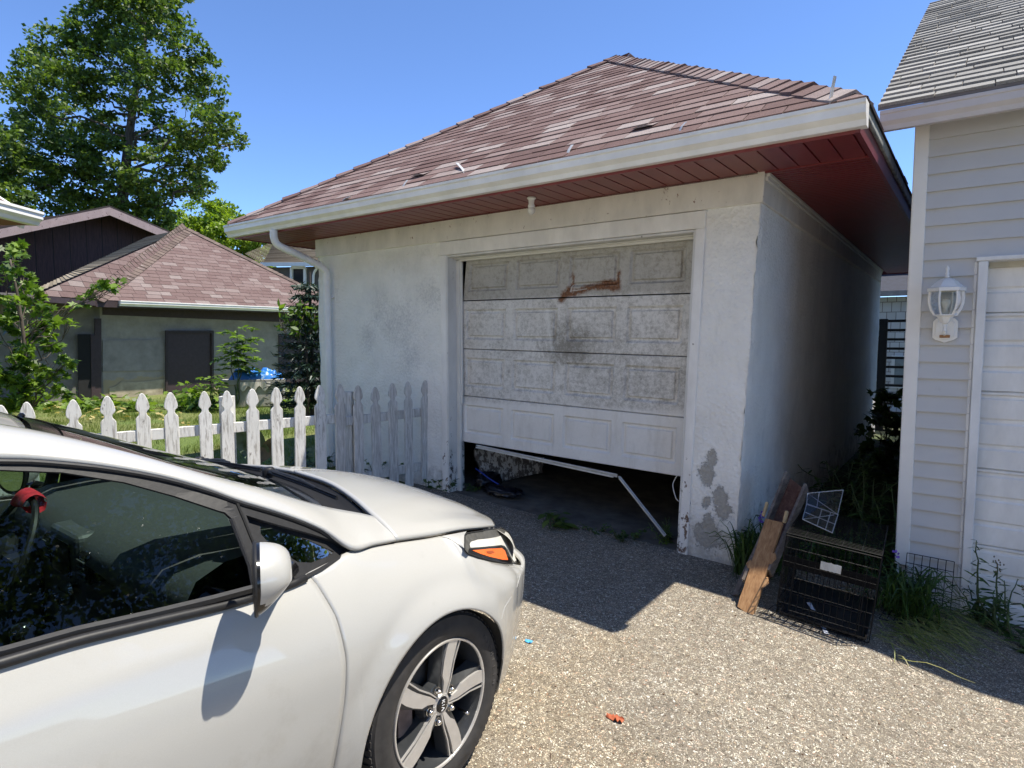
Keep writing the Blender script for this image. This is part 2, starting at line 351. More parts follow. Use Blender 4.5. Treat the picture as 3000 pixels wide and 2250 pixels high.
# ------------------------------------------------------------ generic geometry helpers
def mesh_np(name, V, F, mat, parent=None, org=None, fr='W', smooth=False):
    """V (N,3) array, F list-of-arrays with constant width"""
    me = bpy.data.meshes.new(name); V = np.asarray(V, dtype=np.float32)
    loops = np.concatenate([f.reshape(-1) for f in F]).astype(np.int32)
    tot = np.concatenate([np.full(len(f), f.shape[1], dtype=np.int32) for f in F]); st = np.concatenate([[0], np.cumsum(tot)[:-1]]).astype(np.int32)
    me.vertices.add(len(V)); me.vertices.foreach_set('co', V.reshape(-1))
    me.loops.add(len(loops)); me.loops.foreach_set('vertex_index', loops)
    me.polygons.add(len(tot)); me.polygons.foreach_set('loop_start', st)
    try: me.polygons.foreach_set('loop_total', tot)
    except Exception: pass
    me.update(calc_edges=True); me.validate(); me.materials.append(mat)
    return link(name, me, parent, org, fr, smooth)
def inst(T, TF, pos, nrm, size, spin=None, dirv=None):
    """copies of a small template (x=width, y=length, z=normal) as one array pair"""
    T = np.asarray(T, float); N = len(pos); pos = np.asarray(pos, float); nrm = np.asarray(nrm, float)
    nrm = nrm/np.linalg.norm(nrm, axis=1, keepdims=True)
    a = np.asarray(dirv, float) if dirv is not None else rng.normal(size=(N, 3))
    y = a-(a*nrm).sum(1, keepdims=True)*nrm; y /= np.linalg.norm(y, axis=1, keepdims=True)+1e-9
    x = np.cross(y, nrm); size = np.asarray(size, float).reshape(-1, 1, 1)*np.ones((N, 1, 1))
    V = (T[None, :, 0:1]*x[:, None, :]+T[None, :, 1:2]*y[:, None, :]+T[None, :, 2:3]*nrm[:, None, :])*size+pos[:, None, :]
    k = len(T); FF = []
    for w in sorted({len(f) for f in TF}):
        t = np.array([f for f in TF if len(f) == w]); FF.append((t[None]+(np.arange(N)*k)[:, None, None]).reshape(-1, w))
    return V.reshape(-1, 3), FF
def merge(parts):
    V = []; FF = {}; o = 0
    for v, ff in parts:
        V.append(v)
        for f in ff: FF.setdefault(f.shape[1], []).append(f+o)
        o += len(v)
    return np.concatenate(V), [np.concatenate(x) for x in FF.values()]
QUADLEAF = ([(0,0,0), (.32,.45,.06), (0,1,-.04), (-.32,.45,.06)], [(0,1,2,3)])
OVAL = ([(0,0,0), (.2,.25,.03), (.22,.55,.02), (0,1,-.12), (-.22,.55,.02), (-.2,.25,.03)], [(0,1,2,3,4,5)])
MAPLE = ([(0,0,0), (.22,.02,0), (.55,.12,-.05), (.36,.35,0), (.55,.72,-.06), (.2,.6,0), (0,1.05,-.06), (-.2,.6,0), (-.55,.72,-.06), (-.36,.35,0), (-.55,.12,-.05), (-.22,.02,0)], [tuple(range(12))])
LANCE = ([(0,0,0), (.11,.3,.02), (.07,.7,0), (0,1,-.06), (-.07,.7,0), (-.11,.3,.02)], [(0,1,2,3,4,5)])
BLADE = ([(-.03,0,0), (.03,0,0), (.024,.5,.05), (-.024,.5,.05), (0,1,.22)], [(0,1,2,3), (3,2,4)])
def norms(n, up=1.0, side=None):
    a = rng.normal(size=(n, 3)); a /= np.linalg.norm(a, axis=1, keepdims=True); a[:, 2] += up
    if side is not None: a += np.asarray(side)
    return a
def ball(n, c, r, shell=.5):
    a = rng.normal(size=(n, 3)); a /= np.linalg.norm(a, axis=1, keepdims=True); q = (shell+(1-shell)*rng.random((n, 1)))**.6
    return np.asarray(c)+a*q*np.asarray(r)
def branch_path(a, b, wob, k=6, sag=0):
    a = Vector(a); b = Vector(b); P = []
    for i in range(k+1):
        t = i/k; p = a.lerp(b, t); w = wob*math.sin(math.pi*t)
        p += Vector((random.uniform(-w, w), random.uniform(-w, w), random.uniform(-w, w)+sag*math.sin(math.pi*t))); P.append(p)
    return P
def shingle_plane(mb, corner, da, db, wid, length, clip, ex=.13, tw=(.2,.34), th=.0085, seed=1, zoff=.0, over=0.0):
    """overlapping tabs laid on the plane corner + a*da + b*db, clipped by lines (pa, pb, na, nb) keeping na*(a-pa)+nb*(b-pb) <= 0"""
    r = random.Random(seed); bm = bmesh.new(); lay = bm.faces.layers.float.new('t'); nc = int(length/ex)+1
    for k in range(nc):
        b0 = k*ex; a = -r.random()*.3-over
        while a < wid+over:
            w = r.uniform(*tw); t = r.choice([r.random()*.65, r.random(), r.random()]) ; hh = th*r.uniform(.8, 1.35); d = r.uniform(-.004, .004)
            gapw = .003
            v = [bm.verts.new(p) for p in ((a+gapw, b0+d, 0), (a+w-gapw, b0+d, 0), (a+w-gapw, b0+d, hh), (a+gapw, b0+d, hh), (a+gapw, b0+ex+.02, .002), (a+w-gapw, b0+ex+.02, .002))]
            for f in ((3,2,1,0), (0,4,3), (1,2,5), (3,4,5,2)):
                fc = bm.faces.new([v[i] for i in f][::-1]); fc[lay] = t
            a += w
    for pa, pb, na, nb_ in clip:
        bmesh.ops.bisect_plane(bm, geom=bm.verts[:]+bm.edges[:]+bm.faces[:], plane_co=(pa, pb, 0), plane_no=(na, nb_, 0), clear_outer=True)
    da = Vector(da).normalized(); db = Vector(db).normalized(); nr = da.cross(db).normalized(); c = Vector(corner)
    bm.verts.index_update(); n0 = len(mb.v)
    mb.v += [tuple(c+da*v.co.x+db*v.co.y+nr*(v.co.z+zoff)) for v in bm.verts]
    for f in bm.faces: mb.f.append(tuple(n0+v.index for v in f.verts)); mb.col.append(f[lay])
    # deck below the tabs
    bm.free()
def ridge_caps(mb, a, b, n1, n2, w=.14, ex=.13, th=.012, tone=None, seed=3):
    """folded caps from a (low) to b (high); n1, n2 are the two slopes' outward directions lying in each slope"""
    a = Vector(a); b = Vector(b); d = (b-a); L = d.length; d.normalize(); r = random.Random(seed); k = 0
    n1 = Vector(n1).normalized(); n2 = Vector(n2).normalized(); up = -(n1+n2).normalized()
    while k*ex < L:
        s0 = a+d*(k*ex); s1 = a+d*min(L, (k+1)*ex+.03); h = th*r.uniform(.9, 1.9); t = r.random() if tone is None else tone*r.random()
        lo = [s0+n1*w+up*h*.9, s0+up*(h+.006), s0+n2*w+up*h*.9]; hi = [s1+n1*w+up*.003, s1+up*.008, s1+n2*w+up*.003]
        bs = [p-up*(h+.004) for p in lo]
        mb.add(lo+hi+bs, [(0,1,4,3), (1,2,5,4), (6,7,1,0), (7,8,2,1), (0,3,6), (2,8,5)], t); k += 1
def text_mesh(txt, size, depth=.0):
    cu = bpy.data.curves.new('lettering', 'FONT'); cu.body = txt; cu.size = size; cu.extrude = depth; cu.align_x = 'CENTER'; cu.align_y = 'CENTER'; cu.resolution_u = 3
    o = bpy.data.objects.new('lettering', cu); COL.objects.link(o); dg = bpy.context.evaluated_depsgraph_get(); me = bpy.data.meshes.new_from_object(o.evaluated_get(dg))
    v = [Vector(p.co) for p in me.vertices]; f = [tuple(p.vertices) for p in me.polygons]
    bpy.data.objects.remove(o); bpy.data.curves.remove(cu); bpy.data.meshes.remove(me); return v, f
def catmull(pts, n):
    P = np.array(pts, float); d = np.r_[0, np.cumsum(np.linalg.norm(np.diff(P, axis=0), axis=1)**.5)]
    Q = []; m = len(P)
    T = np.zeros_like(P)
    for i in range(m):
        a = max(i-1, 0); b = min(i+1, m-1); T[i] = (P[b]-P[a])/(d[b]-d[a])
    for s_ in np.linspace(0, d[-1], n):
        i = min(np.searchsorted(d, s_, 'right')-1, m-2); h = d[i+1]-d[i]; t = (s_-d[i])/h
        Q.append((2*t**3-3*t**2+1)*P[i]+(t**3-2*t**2+t)*h*T[i]+(-2*t**3+3*t**2)*P[i+1]+(t**3-t**2)*h*T[i+1])
    return np.array(Q)
from mathutils import noise as mn
# ------------------------------------------------------------ setting: soil, lawn, driveway
def sheet(us, vs, dz, fr='G', bump=0.0):
    P = [[Vector((u, v, zg(u, v)+dz+(mn.noise(Vector((u*1.7, v*1.7, 0)))*bump))) for u in us] for v in vs]
    return P
nn = NB('dry_soil'); k = nn.noise(9, 7, .7); kk = nn.noise(.35, 4)
M['soil'] = nn.fin(nn.mix(nn.rng(kk, .4, .6), nn.ramp(k, [(.3, (.04,.032,.024)), (.7, (.10,.08,.055))]), (.06,.10,.03)), .95, (k, .6, .02))
nn = NB('lawn_green'); k = nn.noise(30, 7, .75); kk = nn.noise(1.2, 4)
M['lawn'] = nn.fin(nn.mix(nn.rng(kk, .4, .62), nn.ramp(k, [(.3, (.05,.085,.012)), (.7, (.16,.22,.045))]), nn.ramp(k, [(.3, (.10,.11,.03)), (.7, (.24,.25,.08))])), .9, (k, .8, .03))
mb = MB(); ax = list(np.r_[np.linspace(-400, -32, 8), np.linspace(-28, 20, 49), np.linspace(24, 400, 8)]); ay = list(np.r_[np.linspace(-300, -22, 7), np.linspace(-20, 40, 61), np.linspace(50, 600, 9)])
mb.grid(sheet(ax, ay, -.035)); g = mb.build('ground', M['soil'], fr='G'); tag(g, kind='structure')
mb = MB(); mb.grid(sheet(list(np.linspace(-26, -3.02, 60)), list(np.linspace(-12, 24, 80)), -.008, bump=.012)); g = mb.build('lawn', M['lawn'], fr='G'); tag(g, kind='structure')
mb = MB()
us = list(np.linspace(-2.98, 9, 110)); vs = list(np.linspace(-14, .10, 130)); P = sheet(us, vs, 0)
for i, row in enumerate(P):
    row[0].x += .05*mn.noise(Vector((0, vs[i]*3, 0)))
for j, p in enumerate(P[-1]):                                   # broken front edge of the asphalt against the garage slab
    p.y = (.02 if -2.7 < us[j] < -.3 else .3)+.03*mn.noise(Vector((us[j]*4, 1, 0))) if us[j] < .1 else .42
mb.grid(P); g = mb.build('driveway', M['drive'], fr='G', smooth=True); tag(g, kind='structure')

# ------------------------------------------------------------ the stucco garage
def lean(u, z, v=0):
    return .043*z*min(1, max(0, (u+2.6)/2.3))*max(0, 1-max(v, 0)/4.0)
def LU(p): return Vector((p[0]+lean(p[0], p[2], p[1]), p[1], p[2]))
garage = thing('stucco_garage', 'white stucco garage with a red shingle hip roof and a broken, half-open door', 'garage', (0, 0, 0), 'G')
def gbox(mb, a, b): 
    n0 = len(mb.v); mb.box(a, b)
    for i in range(n0, len(mb.v)): mb.v[i] = tuple(LU(mb.v[i]))
def stucco_skin(path, ztop=2.53):
    pts = []
    for (a, b, st) in path:
        a = Vector(a); b = Vector(b); n = max(1, int((b-a).length/st))
        for i in range(n): pts.append((a.lerp(b, i/n), (b-a).normalized()))
    pts.append((Vector(path[-1][1]), (Vector(path[-1][1])-Vector(path[-1][0])).normalized()))
    nz = 64; rows = []
    for k in range(nz+1):
        z = -.25+(ztop+.25)*k/nz; row = []
        for p, d in pts:
            nr = Vector((d.y, -d.x)); q = LU((p.x, p.y, z)); s = Vector((q.x*1.0, q.y, z))
            h = .009*mn.noise(s*2.1)+.006*mn.noise(s*9)+.005*mn.noise(s*20)
            cd = min(math.hypot(p.x, p.y), math.hypot(p.x+4.38, p.y))
            if cd < .05: h -= (.05-cd)*(.10+.28*max(0, mn.noise(s*14+Vector((0,0,3))))+.15*max(0, mn.noise(s*40)))
            if z < .35: h += .018*(.35-z)*(1+mn.noise(s*5))
            row.append(Vector((q.x+nr.x*h, q.y+nr.y*h, z)))
        rows.append(row)
    return rows
mb = MB(); mb.grid(stucco_skin([((-.36,.2),(-.36,0),.1), ((-.36,0),(-.04,0),.03), ((-.04,0),(0,0),.008), ((0,0),(0,.05),.01), ((0,.05),(0,1.2),.04), ((0,1.2),(0,7.1),.12)]))
mb.grid(stucco_skin([((0,7.1),(-4.38,7.1),.5), ((-4.38,7.1),(-4.38,.05),.2), ((-4.38,.05),(-4.38,0),.01), ((-4.38,0),(-2.56,0),.03), ((-2.56,0),(-2.56,.2),.1)]))
mb.build('stucco_wall', M['stucco'], garage, smooth=True, weld=True)
mb = MB()
for a, b in (((-4.18,.2,-.2),(-2.56,.22,2.5)), ((-.34,.2,-.2),(-.2,.22,2.5)), ((-.22,.2,-.2),(-.2,6.9,2.5)), ((-4.2,.2,-.2),(-4.18,6.9,2.5)), ((-4.2,6.88,-.2),(-.2,6.9,2.5)), ((-4.2,.15,2.49),(-.05,6.9,2.51)), ((-2.56,.16,2.215),(-.25,.2,2.49))): mb.box(a, b)
M['interior_shade'] = simple('interior_shade_colour', (.05,.045,.04), .95, .3, 5)
mb.build('interior_shade_sheets', M['interior_shade'], garage)  # added inner sheets; the interior's darkness is put into their colour
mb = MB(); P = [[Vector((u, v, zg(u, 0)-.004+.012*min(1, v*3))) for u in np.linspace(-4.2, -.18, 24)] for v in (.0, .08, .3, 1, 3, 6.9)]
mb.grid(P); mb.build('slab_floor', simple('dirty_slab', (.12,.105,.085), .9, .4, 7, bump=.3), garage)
# frieze boards and crown strip
mb = MB(); gbox(mb, (-4.385,-.02,2.335), (-.001,.05,2.53)); gbox(mb, (-.03,-.022,2.337), (.016,7.0,2.53)); mb.build('frieze_board', M['frieze'], garage, mods=BEV(.004, 1))
mb = MB(); gbox(mb, (.017,.0,2.495), (.04,7.0,2.519)); gbox(mb, (.012,.0,2.47), (.03,7.0,2.496)); mb.build('crown_strip', M['trim_clean'], garage, mods=BEV(.004, 1))
# door casing, jamb, stops
def leanbox(mb, u0a, u1a, u0b, u1b, v0, v1, z0, z1):
    mb.add([(u0a,v0,z0),(u1a,v0,z0),(u1a,v1,z0),(u0a,v1,z0),(u0b,v0,z1),(u1b,v0,z1),(u1b,v1,z1),(u0b,v1,z1)], [(0,3,2,1),(4,5,6,7),(0,1,5,4),(1,2,6,5),(2,3,7,6),(3,0,4,7)])
mb = MB(); leanbox(mb, -2.612,-2.548,-2.612,-2.548, -.016,.1, -.0,2.215); leanbox(mb, -.385,-.322,-.310,-.245, -.016,.1, -.03,2.215); leanbox(mb, -2.614,-.245,-2.614,-.242, -.018,.1, 2.216,2.331)
mb.build('door_casing', M['trim'], garage, mods=BEV(.004, 1))
mb = MB(); leanbox(mb, -2.549,-2.53,-2.549,-2.53, -.012,.2, .04,2.213); leanbox(mb, -.40,-.384,-.325,-.309, -.01,.2, -.02,2.213); leanbox(mb, -2.53,-.325,-2.53,-.325, -.012,.2, 2.196,2.213)
mb.build('door_jamb', M['jamb'], garage, mods=BEV(.003, 1))
mb = MB(); leanbox(mb, -2.53,-2.488,-2.53,-2.488, .095,.125, .05,2.195)
leanbox(mb, -2.53,-2.472,-2.53,-2.472, .108,.127, .9,2.195)
leanbox(mb, -2.53,-.325,-2.53,-.325, .07,.10, 2.185,2.195); leanbox(mb, -2.53,-.325,-2.53,-.325, .095,.127, 2.168,2.194)
leanbox(mb, -.412,-.401,-.337,-.326, .09,.127, -.0,2.19)
mb.build('door_stop', M['trim_clean'], garage, mods=BEV(.004, 2))
# sagging sectional door
gdoor = thing('sectional_door', None, None, (0, .14, 0), 'G'); gdoor.parent = garage; gdoor.matrix_parent_inverse = Matrix.Identity(4); gdoor.matrix_basis = Matrix.Translation((0, .14, 0)); gdoor['label'] = 'mould-stained white sectional door hanging crooked, its low edge open'
E4 = [((-2.435,2.21),(-.34,2.21)), ((-2.483,1.822),(-.355,1.802)), ((-2.500,1.395),(-.37,1.362)), ((-2.513,.973),(-.39,.929)), ((-2.522,.551),(-.40,.500))]
def door_section(k):
    (a, b), (c, d_) = E4[k], E4[k+1]; a, b, c, d_ = map(lambda q: Vector((q[0], q[1])), (a, b, c, d_))
    gap = .006 if k == 0 else .002
    ss = [0]; 
    pan = [(.022+.245*i, .022+.245*i+.205) for i in range(4)]; gs = .0075
    for p0, p1 in pan: ss += [p0, p0+gs, p0+2*gs, p0+2.6*gs, p1-2.6*gs, p1-2*gs, p1-gs, p1]
    ss += [1]; t0, t1, gt = .18, .80, .035
    tt = [0, .015, t0, t0+gt, t0+2*gt, t0+2.6*gt, t1-2.6*gt, t1-2*gt, t1-gt, t1, .985, 1]
    rows = []
    for j, t in enumerate(tt):
        row = []
        for i, s in enumerate(ss):
            q = a.lerp(b, s).lerp(c.lerp(d_, s), t)
            si = (i-1) % 8 if 0 < i < len(ss)-1 else -1; si = min(si, 7-si) if si >= 0 else 0
            ti = min(j-2, 9-j) if 2 <= j <= 9 else 0; m = min(si, ti)
            h = {0: 0, 1: .016, 2: .016, 3: .002}.get(m, 0)
            if j in (0, 11): h = .008
            h += .006*mn.noise(Vector((q.x*1.3, k*3.1, q.y*1.5)))
            zz = q.y+(gap if j == 11 else (-gap if j == 0 else 0))
            row.append(Vector((q.x, .14+h+ (k == 0)*.02*(1-s)*0, zz)))
        rows.append(row)
    mb = MB(); mb.grid(rows, flip=True)
    back = [[Vector((p.x, .175, p.z)) for p in (r[0], r[-1])] for r in (rows[0], rows[-1])]
    mb.quad(back[0][0], back[0][1], back[1][1], back[1][0]); mb.quad(rows[0][0], rows[0][-1], back[0][1], back[0][0]); mb.quad(rows[-1][0], rows[-1][-1], back[1][1], back[1][0])
    return mb
for k in range(4): door_section(k).build('door_section', M['door'], gdoor)
# soffits
mb = MB(); u = -4.99
while u < .69:
    mb.box((u+.005, -.545, 2.520), (min(u+.113, .69), -.02, 2.532)); u += .118
mb.box((-4.99,-.56,2.505), (.69,-.545,2.54)); mb.box((-4.99,-.02,2.512), (.10,-.001,2.534)); mb.box((.10,-.02,2.511), (.70,.0,2.534))
v = .004
while v < 7.6:
    mb.box((.12-.02*v if v < 4 else .03, v, 2.520), (.69, v+.040, 2.532)); v += .054
v = .004
while v < 7.1:
    mb.box((-4.98, v, 2.520), (-4.385, v+.112, 2.532)); v += .118
mb.box((-4.99,-.54,2.533), (.70,.0,2.54)); mb.box((.02,0,2.533), (.70,7.7,2.54)); mb.box((-4.99,0,2.533), (-4.38,7.7,2.54))
mb.build('soffit', M['soffit'], garage)
mb = MB(); mb.box((.69,-.56,2.505), (.712,7.72,2.655)); mb.box((-5.0,-.545,2.512), (-4.985,7.72,2.645)); mb.box((-5.0,-.545,2.541), (.69,-.53,2.64)); mb.box((-5.0,7.70,2.51), (.7,7.72,2.64))
mb.build('fascia', M['fascia'], garage)
mb = MB(); mb.box((.713,-.575,2.60), (.733,2.2,2.672)); mb.box((.713,2.21,2.596), (.736,7.72,2.668)); mb.build('drip_edge', simple('mossy_drip_metal', (.30,.31,.29), .7, .45, 14), garage, mods=BEV(.004, 1))
# roof
EZ, PK, RE = 2.655, Vector((-2.13, 2.33, 4.58)), Vector((-2.13, 4.75, 4.58))
eL, eR_, bL, bR = Vector((-5.02,-.60,EZ)), Vector((.742,-.60,EZ)), Vector((-5.02,7.74,EZ)), Vector((.742,7.74,EZ))
mb = MB()
for q in ((eL, eR_, PK), (eR_, bR, RE, PK), (bR, bL, RE), (bL, eL, PK, RE)): mb.quad(*[p-Vector((0,0,.006)) for p in q])
mb.quad(eL, bL, bR, eR_); mb.build('roof_deck', M['dark'], garage)
roof = MB()
db = (PK-Vector((PK.x,-.60,EZ))); W_ = eR_.x-eL.x; apex = PK.x-eL.x
shingle_plane(roof, eL, (1,0,0), db, W_, db.length, [(0,0,-db.length,apex), (W_,0,db.length,W_-apex)], ex=.128, seed=4, over=.02)
dr = RE-Vector((.742,RE.y,EZ)); L_ = bR.y-eR_.y
shingle_plane(roof, eR_, (0,1,0), Vector((PK.x,0,PK.z))-Vector((.742,0,EZ)), L_, dr.length, [(0,0,-dr.length,PK.y+.6), (L_,0,dr.length,L_-(RE.y+.6))], ex=.128, seed=5, over=.02)
dl = Vector((PK.x,0,PK.z))-Vector((-5.02,0,EZ))
shingle_plane(roof, bL, (0,-1,0), dl, L_, dl.length, [(0,0,-dl.length,L_-(RE.y+.6)), (L_,0,dl.length,PK.y+.6)], ex=.128, seed=6, over=.02)
roof.build('roof', M['red_shingle'], garage)
caps = MB()
fr_d = Vector((-1,0,0)); fr_r = Vector((1,0,0))
sL = (PK-eL).normalized(); sR = (PK-eR_).normalized()
def inslope(h, dv, nrm):            # direction dv made perpendicular to the hip inside its slope
    d = dv-dv.dot(nrm)*nrm; d -= d.dot(h)*h; return d.normalized()
nF = Vector((1,0,0)).cross(db.normalized()); nR = Vector((0,1,0)).cross((Vector((PK.x,0,PK.z))-Vector((.742,0,EZ))).normalized()); nL = Vector((0,-1,0)).cross(dl.normalized())
ridge_caps(caps, eR_+sR*.10+Vector((0,0,.008)), PK+Vector((0,0,.02)), inslope(sR, Vector((-1,0,0)), nF), inslope(sR, Vector((0,1,0)), nR), w=.13, seed=8)
ridge_caps(caps, eL+Vector((0,0,.012)), PK+Vector((0,0,.02)), inslope(sL, Vector((1,0,0)), nF), inslope(sL, Vector((0,1,0)), nL), w=.11, ex=.2, seed=9)
ridge_caps(caps, RE+Vector((0,0,.02)), PK+Vector((0,0,.02)), inslope(Vector((0,1,0)), Vector((1,0,0)), nR), inslope(Vector((0,1,0)), Vector((-1,0,0)), nL), w=.13, seed=10)
caps.build('hip_caps', M['red_shingle'], garage)
for (x, y) in ((905, 383), (1390, 280)):
    lf = MB()            # lifted torn tabs near the eave
    P = GI @ on_plane(x, y, FR['G'] @ eL, FR['G'].to_3x3() @ nF); 
    lf.add([P+Vector((-.08,-.02,.010)), P+Vector((.07,-.02,.010)), P+Vector((.0,-.025,.026)), P+Vector((-.07,.07,.052)), P+Vector((.08,.07,.052))], [(0,1,4,3), (0,2,1)], .8)
    lf.build('lifted_shingle', M['red_shingle'], garage)
# gutter (K profile) and straps
def gutter(mb, prof, p0, p1, out, thick=.0):
    p0 = Vector(p0); p1 = Vector(p1); out = Vector(out)
    rows = [[p+out*a+Vector((0,0,b)) for p in (p0, p1)] for a, b in prof]; mb.grid(rows)
    for p, fl in ((p0, 0), (p1, 1)):
        q = [p+out*a+Vector((0,0,b)) for a, b in prof[:8]]; mb.quad(*(q if fl else q[::-1]))
KP = [(0,.118), (0,0), (.062,0), (.072,.028), (.10,.052), (.10,.092), (.110,.098), (.110,.116), (.098,.120), (.098,.110)]
mb = MB(); gutter(mb, KP, (-5.03,-.546,2.522), (.742,-.546,2.522), (0,-1,0)); mb.build('gutter', M['gutter'], garage, mods=[('SOLIDIFY', dict(thickness=.0025))])
M['strap'] = simple('galvanised_strap', (.62,.62,.60), .35, .2, 30, metal=.3)
for a, b in (((1793,224),(1804,164)), ((1464,291),(1481,264)), ((1222,343),(1236,313)), ((1012,386),(987,352)), ((866,414),(880,389)), ((735,441),(757,425))):
    A = gxy(*a, -.56); B = gxy(*b, -.56 if a[0] != 1793 else -.57)
    if a[0] != 1793: B = GI @ on_plane(*b, FR['G'] @ (eL+nF*.03), FR['G'].to_3x3() @ nF)
    m_ = (A+B)/2+Vector((0,0,.012)); mb = MB(); mb.bar(A, m_, .022, .003); mb.bar(m_, B, .022, .003); mb.build('gutter_strap', M['strap'], garage)
# downspout
P = [Vector(p) for p in ((-4.23,-.60,2.52), (-4.23,-.595,2.44), (-4.225,-.56,2.385), (-4.20,-.42,2.33), (-4.17,-.16,2.235), (-4.16,-.09,2.19), (-4.155,-.06,2.12), (-4.155,-.058,1.4), (-4.155,-.058,.7), (-4.15,-.058,.12))]
P2 = [Vector(p) for p in catmull([tuple(p) for p in P], 60)]
mb = MB(); mb.tube(P2, .036, 14); mb.tube([(-4.155,-.058,1.32), (-4.155,-.058,1.36)], .041, 14); mb.tube([(-4.17,-.16,2.24), (-4.168,-.13,2.22)], .041, 14)
mb.build('downspout', M['gutter'], garage, smooth=True, sharp=50)
for z in (1.9, .75): mb = MB(); mb.box((-4.20,-.03,z), (-4.11,-.0,z+.015)); mb.build('downspout_bracket', M['gutter'], garage)
# bare bulb under the eave
mb = MB(); T_ = Matrix.Translation((-1.437,-.30,2.40))
mb.lathe([(.0,.118),(.03,.118),(.033,.108),(.022,.098),(.02,.07),(.027,.055),(.025,.045),(.0,.045)], 20, T_); mb.build('lamp_socket', M['white_vinyl'], garage, smooth=True, sharp=40)
mb = MB(); mb.lathe([(.0,-.005),(.012,-.003),(.024,.008),(.029,.022),(.026,.036),(.016,.05),(.014,.06),(0,.062)], 20, T_); mb.build('light_bulb', simple('frosted_bulb', (.75,.72,.66), .15, .03), garage, smooth=True)

# ------------------------------------------------------------ things in the garage mouth
mb = MB(); A, B, C_ = Vector((-2.30,.10,.545)), Vector((-.905,.06,.473)), Vector((-.50,.02,.10))
for p, q in ((A, B), (B+Vector((.02,0,-.012)), C_)): mb.bar(p, q, .022, .004); mb.bar(p+Vector((0,.012,-.012)), q+Vector((0,.012,-.012)), .004, .026)
mb.bar(A+Vector((0,-.01,-.018)), B+Vector((-.02,-.01,-.02)), .004, .012)
tag(mb.build('bent_strut', simple('galvanised_steel', (.62,.63,.64), .4, .15, 20, metal=.35), org=(-.5,.02,.1), fr='G'), 'bent galvanised door track hanging from the door and resting on the slab', 'metal strut')
M['quilt'] = mat_oldpaint('mouldy_quilted_board', (.62,.58,.53), (.14,.11,.09), .62)
def quilt():
    c = [gxy(1022,970,.45), gxy(1172,985,1.1), gxy(1168,1018,1.1), gxy(1045,1050,.45)]; rows = []
    for j in range(15):
        row = []
        for i in range(27):
            s, t = i/26, j/14; p = c[0].lerp(c[1], s).lerp(c[3].lerp(c[2], s), t)
            a = abs(math.sin((s*5+t*2)*math.pi)); b = abs(math.sin((s*5-t*2)*math.pi)); h = .02*min(a, b)
            row.append(p+Vector((-.3*h, -h, 0)))
        rows.append(row)
    return rows
mb = MB(); mb.grid(quilt(), flip=True); o = mb.build('mattress_panel', M['quilt'], org=tuple(gxy(1045,1050,.45)), fr='G', smooth=True, mods=[('SOLIDIFY', dict(thickness=.05, offset=-1))])
tag(o, 'torn quilted grey mattress panel leaning just inside the garage opening', 'mattress panel')
M['bag'] = simple('black_plastic', (.012,.012,.016), .3, .3, 10, bump=.4)
def blob(name, label, cat, cen, rad, mat, fr='G', seed=1, amp=.3, fq=3, n=40, flat=None):
    mb = MB(); rows = []
    for j in range(n//2+1):
        th_ = math.pi*j/(n//2); row = []
        for i in range(n+1):
            ph = 2*math.pi*(i % n)/n; d = Vector((math.sin(th_)*math.cos(ph), math.sin(th_)*math.sin(ph), math.cos(th_)))
            q = d*fq+Vector((seed*5.1, 0, 0)); r_ = 1+amp*(abs(mn.noise(q))*1.2-.3+.5*abs(mn.noise(q*2.7))-.15)
            p = Vector((d.x*rad[0], d.y*rad[1], d.z*rad[2]))*r_
            if flat is not None and p.z < flat: p.z = flat
            row.append(Vector(cen)+p)
        rows.append(row)
    mb.grid(rows); return tag(mb.build(name, mat, org=(cen[0], cen[1], cen[2]-rad[2]), fr=fr, smooth=True, weld=True), label, cat)
zf = zg(-2.3, 0)
blob('plastic_bag', 'crumpled black plastic bag just inside the left door jamb', 'bag', (-2.40,.38,zf+.07), (.10,.16,.08), M['bag'], seed=2, amp=.5, flat=-.07)
blob('plastic_bag', 'shiny black bag with a blue streak under the leaning mattress panel', 'bag', (-2.12,.24,zf+.035), (.20,.11,.045), M['bag'], seed=3, amp=.6, flat=-.035)
mb = MB(); P = catmull([(-2.44,.25,zf+.20), (-2.34,.23,zf+.17), (-2.24,.22,zf+.13), (-2.14,.21,zf+.10)], 24); mb.tube([Vector(p) for p in P], .006, 8)
tag(mb.build('rope', simple('blue_rope', (.02,.05,.35), .5), org=(-2.42,.3,zf+.3), fr='G', smooth=True), 'blue rope lying over the black bags in the garage mouth', 'rope')
mb = MB(); a = gxy(1458,1035,.2); b = gxy(1466,1083,.16); P = catmull([tuple(a+Vector((.03,0,.05))), tuple(a), tuple((a+b)/2+Vector((-.03,0,.03))), tuple(b+Vector((-.02,0,.02))), tuple(b)], 20)
mb.tube([Vector(p) for p in P], .004, 6); tag(mb.build('pull_cord', M['white_vinyl'], org=tuple(b), fr='G', smooth=True), 'thin white pull cord dangling by the right door jamb', 'cord')

